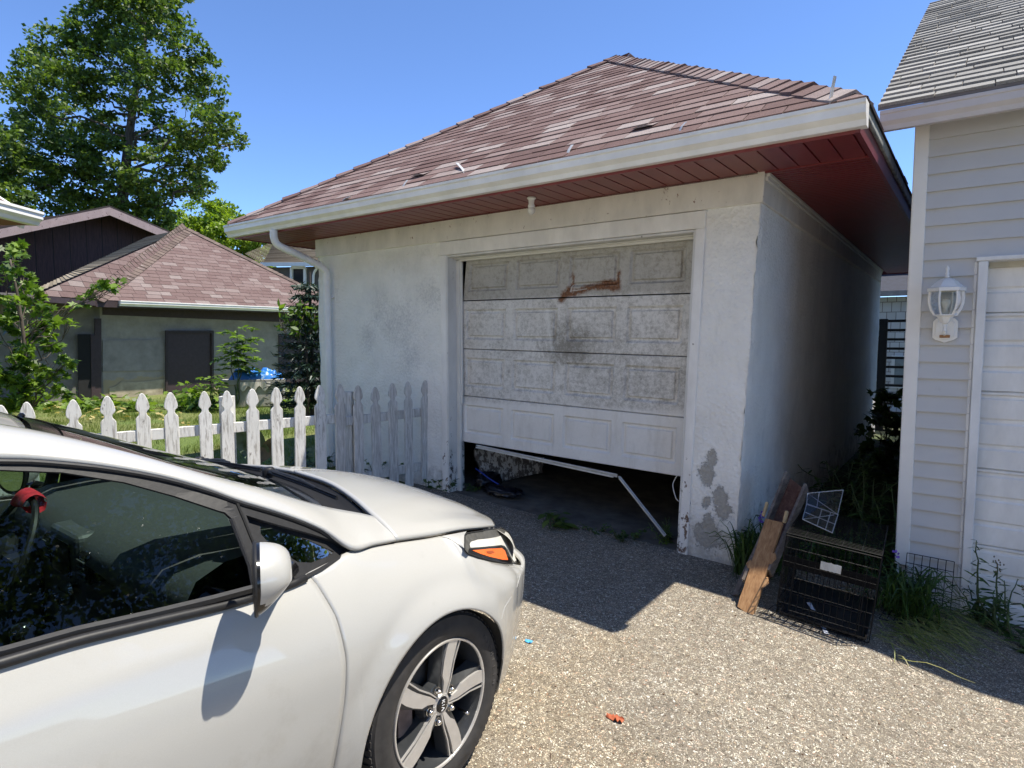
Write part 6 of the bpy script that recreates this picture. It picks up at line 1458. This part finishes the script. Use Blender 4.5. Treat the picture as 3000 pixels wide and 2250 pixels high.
z1 = gv(1930, 641).z; mb = MB(); mb.box((-2.5,10.5,-.1), (3.5,10.6,z1)); mb.build('wall', M['cedar'], sh)
z2, z3, z4 = gv(1930, 632).z, gv(1930, 613).z, gv(1930, 596).z
mb = MB(); mb.box((-2.6,10.2,z1), (3.6,10.28,z2+.02)); mb.build('eave_board', simple('weathered_eave', (.38,.33,.30), .7, .2), sh)
mb = MB(); mb.add([(-2.6,10.2,z2+.02),(3.6,10.2,z2+.02),(3.6,11.6,z2+.5),(-2.6,11.6,z2+.5)], [(0,1,2,3)]); mb.build('roof', simple('navy_felt', (.018,.022,.04), .8, .3), sh)
mb = MB(); mb.box((-2.5,11.6,z2), (3.5,11.7,z2+1.6)); mb.build('upper_wall', M['cedar'], sh)
mb = MB(); a, b = gv(1925, 810), gv(1947, 770); mb.box((a.x,10.45,gv(1930,838).z), (a.x+1.0,10.49,gv(1930,768).z)); mb.build('window_frame', M['white_vinyl'], sh); mb = MB(); mb.box((a.x+.06,10.43,gv(1930,833).z), (a.x+.94,10.449,gv(1930,775).z)); mb.build('window_pane', simple('hazy_pane', (.25,.28,.28), .15, .4, 3), sh)
clump_tree('bush', 'dark leafy bush choking the far part of the gap', 'bush', [(1905,860,26),(1930,850,22),(1925,895,35),(1900,930,40),(1935,950,35),(1895,990,40),(1930,1010,40),(1890,1060,40),(1930,1080,40)], 7.2, .4, 1000, .12, 'leaf_dark', [(1915,1150),(1915,1050),(1915,900)], tmpl=MAPLE, sub=8, tr=.02, seed=61, flat=.6)
# ------------------------------------------------------------ carriage lamp on the siding
lamp = thing('wall_lantern', 'white carriage lantern with clear glass sides on the grey clapboard wall', 'lamp', (1.066, HV-.02, 1.62), 'G')
SC = .00071; ZR = 1.555; Q = lambda y: ZR+(719-y)*SC*-1*-1
HX = lambda r, z, n=6: (r, z)
L0 = Matrix.Translation((1.066, HV-.115, 0)) @ Matrix.Rotation(R(10), 4, 'Z')
zz = lambda y: 1.555+(719-y)*.000715
mb = MB(); mb.lathe([(0,zz(213)),(.006,zz(225)),(.011,zz(243)),(.006,zz(262)),(.011,zz(280)),(.008,zz(300)),(.018,zz(314)),(0,zz(313))], 14, L0); mb.build('finial', M['white_vinyl'], lamp, smooth=True)
mb = MB(); mb.lathe([(.012,zz(316)),(.030,zz(324)),(.052,zz(345)),(.070,zz(372)),(.082,zz(388)),(.096,zz(398)),(.095,zz(424)),(.085,zz(426)),(.085,zz(405))], 6, L0); mb.build('lamp_hood', M['white_vinyl'], lamp)
gp = [(.082,zz(424)),(.086,zz(470)),(.084,zz(520)),(.074,zz(570)),(.056,zz(615))]
mb = MB(); mb.lathe([(r*.97, z) for r, z in gp], 6, L0); mb.build('lamp_glass', mat_glass('lantern_glass', (.88,.9,.88), 1.45), lamp)
for kx in range(6):
    a = math.pi/3*kx; mb = MB(); mb.tube([L0 @ Vector((r*math.cos(a), r*math.sin(a), z)) for r, z in gp], .0055, 6); mb.build('lamp_rib', M['white_vinyl'], lamp)
mb = MB(); mb.lathe([(.0,zz(612)),(.060,zz(612)),(.060,zz(620)),(.040,zz(630)),(.030,zz(660)),(.020,zz(682)),(.010,zz(690)),(.013,zz(705)),(.008,zz(725)),(.012,zz(745)),(.0,zz(770))], 6, L0); mb.build('lamp_cup', M['white_vinyl'], lamp)
mb = MB(); mb.lathe([(0,zz(480)),(.018,zz(485)),(.024,zz(505)),(.022,zz(525)),(.012,zz(560)),(.012,zz(600)),(0,zz(600))], 16, L0); mb.build('light_bulb', simple('bulb_glass', (.70,.68,.62), .2), lamp, smooth=True)
Bx = Matrix.Translation((1.066, HV-.02, 0)) @ Matrix.Rotation(math.pi/2, 4, 'X'); sh_ = [(-.062,zz(665)),(-.045,zz(640)),(-.015,zz(625)),(.015,zz(625)),(.045,zz(640)),(.062,zz(665)),(.062,zz(800)),(.045,zz(820)),(.018,zz(832)),(0,zz(845)),(-.018,zz(832)),(-.045,zz(820)),(-.062,zz(800))]
mb = MB(); mb.prism(sh_, 0, .018, Bx); mb.prism([(x*.75, zz(735)+(z-zz(735))*.78) for x, z in sh_], .018, .026, Bx); mb.build('back_plate', M['white_vinyl'], lamp, mods=BEV(.003, 2))
mb = MB(); mb.tube([(1.066,HV-.04,zz(745)), (1.066,HV-.08,zz(770)), (1.066,HV-.115,zz(758))], .010, 10); mb.build('lamp_arm', M['white_vinyl'], lamp, smooth=True)
mb = MB(); mb.box((1.040,HV-.052,zz(802)), (1.092,HV-.047,zz(778))); mb.build('sensor_window', simple('amber_brown_plastic', (.38,.18,.07), .4, .2, 60), lamp, mods=BEV(.002, 1))
# ------------------------------------------------------------ wire dog crate
M['wire'] = simple('black_wire', (.006,.006,.007), .55, .2, spec=.18)
cr = thing('wire_dog_crate', 'black wire dog crate standing in the shade beside the stucco wall', 'dog crate', (.60,-.2,-.08), 'G')
CB0 = Matrix.Translation((.385,-.515,-.048)) @ Matrix.Rotation(R(3), 4, 'Z') @ Matrix.Rotation(R(5.0), 4, 'Y'); CW, CD, CH = .455, .60, .475
def cw(nm, segs, r=.0016):
    mb = MB()
    for a, b in segs: mb.tube([CB0 @ Vector(a), CB0 @ Vector(b)], r, 5, cap=False)
    mb.build(nm, M['wire'], cr)
def gridw(o, a, b, na, nb, ra=.0016):
    o, a, b = map(Vector, (o, a, b)); S = [(o+b*j/nb, o+a+b*j/nb) for j in range(nb+1)]; S += [(o+a*i/na, o+a*i/na+b) for i in range(na+1)]; return S
cw('front_panel', gridw((0,0,0), (CW,0,0), (0,0,CH), 14, 6)); cw('back_panel', gridw((0,CD,0), (CW,0,0), (0,0,CH), 14, 6)); cw('side_panel', gridw((0,0,0), (0,CD,0), (0,0,CH), 18, 6)); cw('side_panel', gridw((CW,0,0), (0,CD,0), (0,0,CH), 18, 6)); cw('top_panel', gridw((0,0,CH), (CW,0,0), (0,CD,0), 5, 24))
cw('crate_frame', [((0,0,CH), (CW,0,CH)), ((0,-.006,CH-.012), (CW,-.006,CH-.012)), ((0,0,0), (0,0,CH)), ((CW,0,0), (CW,0,CH)), ((0,0,0), (CW,0,0)), ((0,0,CH), (0,CD,CH)), ((CW,0,CH), (CW,CD,CH))], .0032)
cw('crate_door', [((.06,-.01,.05), (.40,-.01,.05)), ((.06,-.01,.40), (.40,-.01,.40)), ((.06,-.01,.05), (.06,-.01,.40)), ((.40,-.01,.05), (.40,-.01,.40)), ((.07,-.012,.24), (.38,-.012,.24)), ((.07,-.012,.15), (.40,-.012,.15))], .0028)
cw('latch', [((.28,-.018,.27), (.36,-.018,.27)), ((.36,-.018,.27), (.36,-.018,.245)), ((.36,-.018,.245), (.28,-.018,.245)), ((.28,-.018,.245), (.28,-.018,.27)), ((.32,-.02,.245), (.32,-.02,.20)), ((.32,-.02,.20), (.34,-.02,.20)), ((.34,-.02,.20), (.34,-.02,.25))], .0025)
mb = MB(); mb.box((.012,.012,.006), (CW-.012,CD-.012,.018), CB0); mb.box((.012,.012,.018), (.02,CD-.012,.035), CB0); mb.box((CW-.02,.012,.018), (CW-.012,CD-.012,.035), CB0); mb.build('tray', simple('black_tray', (.015,.015,.016), .4), cr)
mb = MB(); mb.box((.0,.02,.28), (CW-.004,.024,.345), CB0); mb.build('nameplate_strip', simple('black_strip', (.008,.008,.009), .8, spec=.08), cr)
# white tag on the crate
mb = MB(); rows = [[CB0 @ Vector((lerp(.185,.285,i/10), -.008-.002*math.sin(i*2.1), lerp(.325,.37,j/4)+.004*mn.noise(Vector((i*.9,j*.8,0))))) for i in range(11)] for j in range(5)]; mb.grid(rows, flip=True); mb.build('paper_tag', simple('torn_white_paper', (.52,.52,.50), .8), cr)
# scratched strip lying in it
a, b = Vector((.505,-.27,-.035)), Vector((.648,-.535,-.078)); mb = MB()
for k in range(9):
    p, q = a.lerp(b, k/9), a.lerp(b, (k+1)/9); (mb.bar(p, q, .022, .003) if k % 2 == 0 else mb.bar(p, q, .019, .0026))
tag(mb.build('paint_strip', simple('white_striped_stick', (.55,.56,.60), .6, .3, 60), org=tuple(b), fr='G'), 'chipped white strip lying on the drive at the front of the wire crate', 'strip')
# wire basket on top of the crate
bk = thing('wire_basket', 'small white wire basket lying tilted on the black crate', 'basket', tuple(CB0 @ Vector((.18,.22,CH))), 'G')
zB = .43; q0 = [gz(1512+x/2.0737/D*1.0, 848+y/2.0737/D, z) for x, y, z in ((640,765,.44), (812,850,.43), (870,600,.50), (650,612,.50))]
q0 = [gz((2050+x/2.0737)/D, (1150+y/2.0737)/D, z) for x, y, z in ((625,770,.44), (805,852,.43), (840,742,.44), (650,675,.46))]; q1 = [gz((2050+x/2.0737)/D, (1150+y/2.0737)/D, z) for x, y, z in ((655,612,.56), (872,592,.58), (838,740,.47), (650,680,.50))]
M['white_wire'] = simple('white_coated_wire', (.48,.48,.47), .4)
def wires(nm, mat, segs, r, parent):
    mb = MB()
    for a, b in segs: mb.tube([a, b], r, 5)
    return mb.build(nm, mat, parent)
L_ = lambda a, b, t: a.lerp(b, t)
S = [(q0[i], q0[(i+1) % 4]) for i in range(4)]+[(L_(q0[0],q0[1],t), L_(q0[3],q0[2],t)) for t in (.5,.78)]+[(L_(q0[0],q0[3],.45), L_(q0[1],q0[2],.45))]
wires('basket_front', M['white_wire'], S, .0028, bk); S = [(q1[i], q1[(i+1) % 4]) for i in range(4)]+[(L_(q1[0],q1[1],t), L_(q1[3],q1[2],t)) for t in (.33,)]+[(q1[0], q0[3]), (q1[0], q0[2]), (q0[0], q0[0].lerp(q1[2], .9))]
wires('basket_frame', M['white_wire'], S, .0022, bk)
mb = MB(); mb.quad(*[p+Vector((0,.004,0)) for p in (q0[0], q0[1], q1[1], q1[0])]); mb.build('plastic_sheet', mat_glass('clear_plastic', (.78,.80,.84), 1.5, .15), bk)
# loose wire panel leaning on the siding
wpn = thing('wire_door', 'loose black wire crate door leaning against the grey siding', 'wire panel', (1.05,.40,-.14), 'G')
a, b, c, d_ = Vector((.92,.34,-.13)), Vector((1.165,.34,-.145)), Vector((1.172,.415,.15)), Vector((.93,.415,.155))
S = [(L_(a,b,i/6), L_(d_,c,i/6)) for i in range(7)]+[(L_(a,d_,j/5), L_(b,c,j/5)) for j in range(6)]; wires('wire_mesh', M['wire'], S, .0022, wpn)
S = [(Vector((1.04,.345,-.04)), Vector((1.13,.35,-.04))), (Vector((1.04,.345,-.01)), Vector((1.11,.35,-.01))), (Vector((1.04,.345,-.04)), Vector((1.04,.345,-.01)))]; wires('latch', M['wire'], S, .003, wpn)
wp2 = thing('wire_grid', 'flat black wire grid lying on the drive under the cut grass', 'wire panel', (.98,.1,-.11), 'G')
a, b, c, d_ = [Vector(gg((2050+x/2.0737)/D, (1150+y/2.0737)/D))+Vector((0,0,.012)) for x, y in ((1090,1385),(1475,1478),(1500,1360),(1150,1290))]
S = [(L_(a,b,i/9), L_(d_,c,i/9)) for i in range(10)]+[(L_(a,d_,j/3), L_(b,c,j/3)) for j in range(4)]; wires('wire_mesh', M['wire'], S, .0022, wp2)
wp3 = thing('wire_grid', 'black wire grid lying on the drive in front of the dog crate', 'wire panel', (.58,-.6,-.06), 'G')
a, b, c, d_ = [Vector(gg((2050+x/2.0737)/D, (1150+y/2.0737)/D))+Vector((0,0,.010)) for x, y in ((350,1370),(1000,1540),(1010,1470),(455,1300))]
S = [(L_(a,b,i/12), L_(d_,c,i/12)) for i in range(13)]+[(L_(a,d_,j/3), L_(b,c,j/3)) for j in range(4)]; wires('wire_mesh', M['wire'], S, .0018, wp3)
# ------------------------------------------------------------ leaning broken wooden trough
nn = NB('raw_pine'); k = nn.noise(3, 6, .65, vec=nn.mapv(rot=(R(-38),0,0), scale=(26,1.6,8)), dist=.4); M['newwood'] = nn.fin(nn.ramp(k, [(.3, (.20,.095,.038)), (.5, (.34,.18,.075)), (.7, (.44,.26,.125))]), .75, (k, .4, .003)); M['redwood'] = mat_wood('red_stained_wood', (.06,.022,.012), (.12,.05,.028), (.2,.1,.06), 1, .7, 1.4); M['greywood'] = mat_wood('grey_wood', (.08,.06,.05), (.15,.12,.10), (.24,.20,.17), 1, .8, 1.4)
wt = thing('wooden_trough', 'broken wooden trough of raw and red-stained boards leaning beside the wire crate', 'wooden trough', (.25,-.6,-.03), 'G')
def c4g(x, y, v): return gxy((2050+x/2.0737)/D, (1150+y/2.0737)/D, v)
B0, B1 = c4g(228,1300,-.60), c4g(318,1362,-.63); U0, U1 = c4g(400,765,-.24), c4g(502,790,-.26); V0, V1 = c4g(548,520,.10), c4g(640,590,.06)
def slab(nm, mat, a, b, c, d_, th):
    n = (b-a).cross(d_-a).normalized(); n = n if n.y > 0 else -n; r_ = [a, b, c, d_]; mb = MB(); k = 10; rows0, rows1 = [], []
    for j in range(k+1):
        p, q = a.lerp(d_, j/k), b.lerp(c, j/k); jg = .006*mn.noise(Vector((j*1.3, th*90, 0))); p = p+(p-q).normalized()*jg; rows0.append([p, q]); rows1.append([p+n*th, q+n*th])
    mb.grid(rows0); mb.grid(rows1, flip=True); mb.grid([[r0[0], r1[0]] for r0, r1 in zip(rows0, rows1)], flip=True); mb.grid([[r0[1], r1[1]] for r0, r1 in zip(rows0, rows1)]); mb.quad(rows0[0][0], rows1[0][0], rows1[0][1], rows0[0][1]); mb.quad(rows0[-1][0], rows0[-1][1], rows1[-1][1], rows1[-1][0])
    return mb.build(nm, mat, wt, weld=True)
slab('front_board', M['newwood'], B0, B1, U1, U0, .024)
off = Vector((.0,.10,-.03)); slab('back_board', M['redwood'], (B0+off).lerp(U0+off,.35), (B1+off).lerp(U1+off,.35), V1, V0, .015)
sd = (U1-U0).normalized(); ax_ = (V0-B0).normalized(); nn_ = Vector((-.05,-.6,.78)).normalized()*.055
mb = MB(); mb.bar(B0.lerp(U0,.25)+off*.4-sd*.012, V0-sd*.012+nn_*.5, .016, .075, up=nn_); mb.build('side_rail', M['greywood'], wt)
mb = MB(); mb.bar(B1.lerp(U1,.45)+off*.4+sd*.012, V1+sd*.012+nn_*.5, .016, .075, up=nn_); mb.build('side_rail', M['greywood'], wt)
for (p, q, w) in ((U0-sd*.012+nn_*.3, U0.lerp(V0,.22)-sd*.012+nn_*1.1, .02), (U1+sd*.01, U1.lerp(V1,.18)+sd*.012+nn_*1.0, .022)):
    mb = MB(); mb.bar(p, q, w*.7, .028, up=nn_); mb.build('fresh_splinter', simple('fresh_split_wood', (.42,.30,.16), .7, .2, 30), wt, mods=BEV(.004, 1))
for t0, t1, s_ in ((.30,.40,1), (.55,.66,1), (.42,.5,-1)):
    mb = MB(); p0 = (B1 if s_ > 0 else B0).lerp(U1 if s_ > 0 else U0, t0); p1 = (B1 if s_ > 0 else B0).lerp(U1 if s_ > 0 else U0, t1); o_ = sd*.022*s_; mb.add([p0, p1, p1+o_*.7, p0.lerp(p1,.5)+o_*1.3, p0+o_*.5]+[v+Vector((0,.02,0)) for v in (p0, p1, p1+o_*.7, p0.lerp(p1,.5)+o_*1.3, p0+o_*.5)], [(0,1,2,3,4), (9,8,7,6,5), (1,6,7,2), (2,7,8,3), (3,8,9,4), (4,9,5,0)]); mb.build('torn_edge', M['newwood'], wt)
mb = MB(); a = Vector((.14,-.46,-.02)); b = Vector((.20,-.02,.30)); mb.bar(a, b, .05, .012, up=(-.6,-.2,.7)); mb.build('loose_slat', M['greywood'], wt)
# ------------------------------------------------------------ litter on the drive
def scrap(nm, label, cat, px, col, size, seed, curl=.3):
    random.seed(seed); c = Vector(gg(*px)); mb = MB(); rows = []
    for j in range(7):
        row = []
        for i in range(9):
            X, Yy = (i/8-.5)*size[0], (j/6-.5)*size[1]*(.5+.5*math.sin(math.pi*(i+.8)/9.6)); row.append(c+Vector((X, Yy, .004+curl*size[1]*abs(mn.noise(Vector((i*.5+seed, j*.6, 1))))*1.5)))
        rows.append(row)
    mb.grid(rows); return tag(mb.build(nm, simple(nm+'_surface', col, .7, .2, 40), org=tuple(c), fr='G', smooth=True), label, cat)
scrap('paper_scrap', 'bright blue scrap on the drive beside the front bumper', 'litter', (1142,1387), (.08,.38,.72), (.04,.026), 2)
scrap('dry_leaf', 'curled rusty-red dead leaf on the sunlit gravel drive', 'leaf', (1328,1555), (.36,.09,.035), (.075,.028), 3, .7)
random.seed(77); mb = MB()
for _ in range(150):
    x, y = random.uniform(1050,2200), random.uniform(1280,1650); c = Vector(gg(x, y)); 
    if random.random() < .3: a = random.random()*6.28; l = random.uniform(.01,.035); d = Vector((math.cos(a), math.sin(a), 0)); mb.tube([c+Vector((0,0,.003)), c+d*l*.5+Vector((0,0,.006)), c+d*l+Vector((0,0,.003))], .0012, 4)
    else:
        r_ = random.uniform(.002,.0055); mb.lathe([(0,-r_*.3),(r_,0),(r_*.6,r_*.7),(0,r_*.8)], 6, Matrix.Translation(c+Vector((0,0,r_*.3))) @ Matrix.Rotation(random.random()*3, 4, 'X'))
tag(mb.build('drive_debris', simple('debris_brown', (.16,.10,.06), .9, .5, 50), org=gg(1600,1450), fr='G'), 'tiny twigs and crumbs scattered over the gravel drive', 'debris', kind='stuff')
# ------------------------------------------------------------ woods behind the photographer (seen only as reflections)
rng = np.random.default_rng(71); parts = []
for k in range(124):
    c = (rng.uniform(9.8, 13.5), rng.uniform(-10, .3), rng.uniform(4.0, 16.5)) if k < 42 else (rng.uniform(13, 16), rng.uniform(0, 8), rng.uniform(4.0, 17)); parts.append(inst(QUADLEAF[0], QUADLEAF[1], ball(1100, c, (1.7,1.7,1.7), .2), norms(1100, .5), rng.uniform(.13,.26,1100)))
V, F = merge(parts); g = mesh_np('woodland', V, F, M['leaf_big']); tag(g, 'dense leafy trees far to the right, beyond the grey garage', 'woodland', kind='stuff')

# ------------------------------------------------------------ added pale house, out of view; its wall bounces sunlight onto the garage
bh = thing('cream_reflector_house', 'added cream clapboard house out of view, placed to bounce light onto the garage', 'house', (-2,-11.5,-.1), 'G')
M['cream'] = simple('cream_clapboard', (.85,.78,.66), .6, .05, 2)
mb = MB(); z = -.2
while z < 6.4:
    mb.add([(-15,-11.5+.016,z),(11,-11.5+.016,z),(11,-11.5,z+.15),(-15,-11.5,z+.15),(-15,-11.51,z),(11,-11.51,z)], [(3,2,1,0), (0,1,5,4)]); z += .15
mb.box((-15,-19,-.2), (11,-11.52,6.4)); mb.build('wall', M['cream'], bh)
mb = MB(); mb.add([(-15.6,-11.0,6.3),(11.6,-11.0,6.3),(11.6,-15.2,9.0),(-15.6,-15.2,9.0),(-15.6,-19.6,6.3),(11.6,-19.6,6.3)], [(0,1,2,3), (3,2,5,4)]); mb.build('roof', M['tan_shingle'], bh)
for ux in (-11, -6.5, -2, 3.5, 8):
    for z0 in (.9, 3.8):
        mb = MB(); mb.box((ux-.6,-11.48,z0-.08), (ux+.6,-11.43,z0+1.58)); wf_ = mb.build('window_frame', M['white_vinyl'], bh); mb = MB(); mb.box((ux-.5,-11.45,z0), (ux+.5,-11.42,z0+1.5)); mb.build('window_pane', M['pane'], bh)

lb = thing('white_reflector_house', 'added two-storey pale clapboard house out of view, angled to bounce sunlight onto the garage', 'house', (-7.2,-5.5,-.1), 'W')  # second added house, unseen, turned to bounce sun onto the garage front
tl = Vector((-.43,.903,0)); nl_ = Vector((.903,.43,0)); cb = Vector((-7.4,-6.0,0)); mb = MB(); z = -.2
while z < 6.6:
    a, b = cb-tl*8, cb+tl*8; mb.add([a+nl_*.016+Vector((0,0,z)), b+nl_*.016+Vector((0,0,z)), b+Vector((0,0,z+.15)), a+Vector((0,0,z+.15)), a+Vector((0,0,z)), b+Vector((0,0,z))], [(0,1,2,3), (4,5,1,0)]); z += .15
for a, b in ((cb-tl*8, cb-tl*8-nl_*7), (cb+tl*8-nl_*7, cb+tl*8)): mb.add([a+Vector((0,0,-.2)), b+Vector((0,0,-.2)), b+Vector((0,0,6.6)), a+Vector((0,0,6.6))], [(0,1,2,3)])
mb.build('wall', M['cream'], lb)
mb = MB(); z6 = Vector((0,0,6.55)); z9 = Vector((0,0,8.6)); a, b = cb-tl*8.4, cb+tl*8.4; mb.add([a+nl_*.3+z6, b+nl_*.3+z6, b-nl_*3.5+z9, a-nl_*3.5+z9, a-nl_*7.3+z6, b-nl_*7.3+z6], [(0,1,2,3), (3,2,5,4)]); mb.build('roof', M['tan_shingle'], lb)
for k in (-5.5, -2, 2, 5.5):
    for z0 in (.9, 3.9):
        p = cb+tl*k; mb = MB(); mb.bar(p-tl*.6+nl_*.03+Vector((0,0,z0+.75)), p+tl*.6+nl_*.03+Vector((0,0,z0+.75)), .06, 1.66); mb.build('window_frame', M['white_vinyl'], lb); mb = MB(); mb.bar(p-tl*.5+nl_*.05+Vector((0,0,z0+.75)), p+tl*.5+nl_*.05+Vector((0,0,z0+.75)), .06, 1.5); mb.build('window_pane', M['pane'], lb)
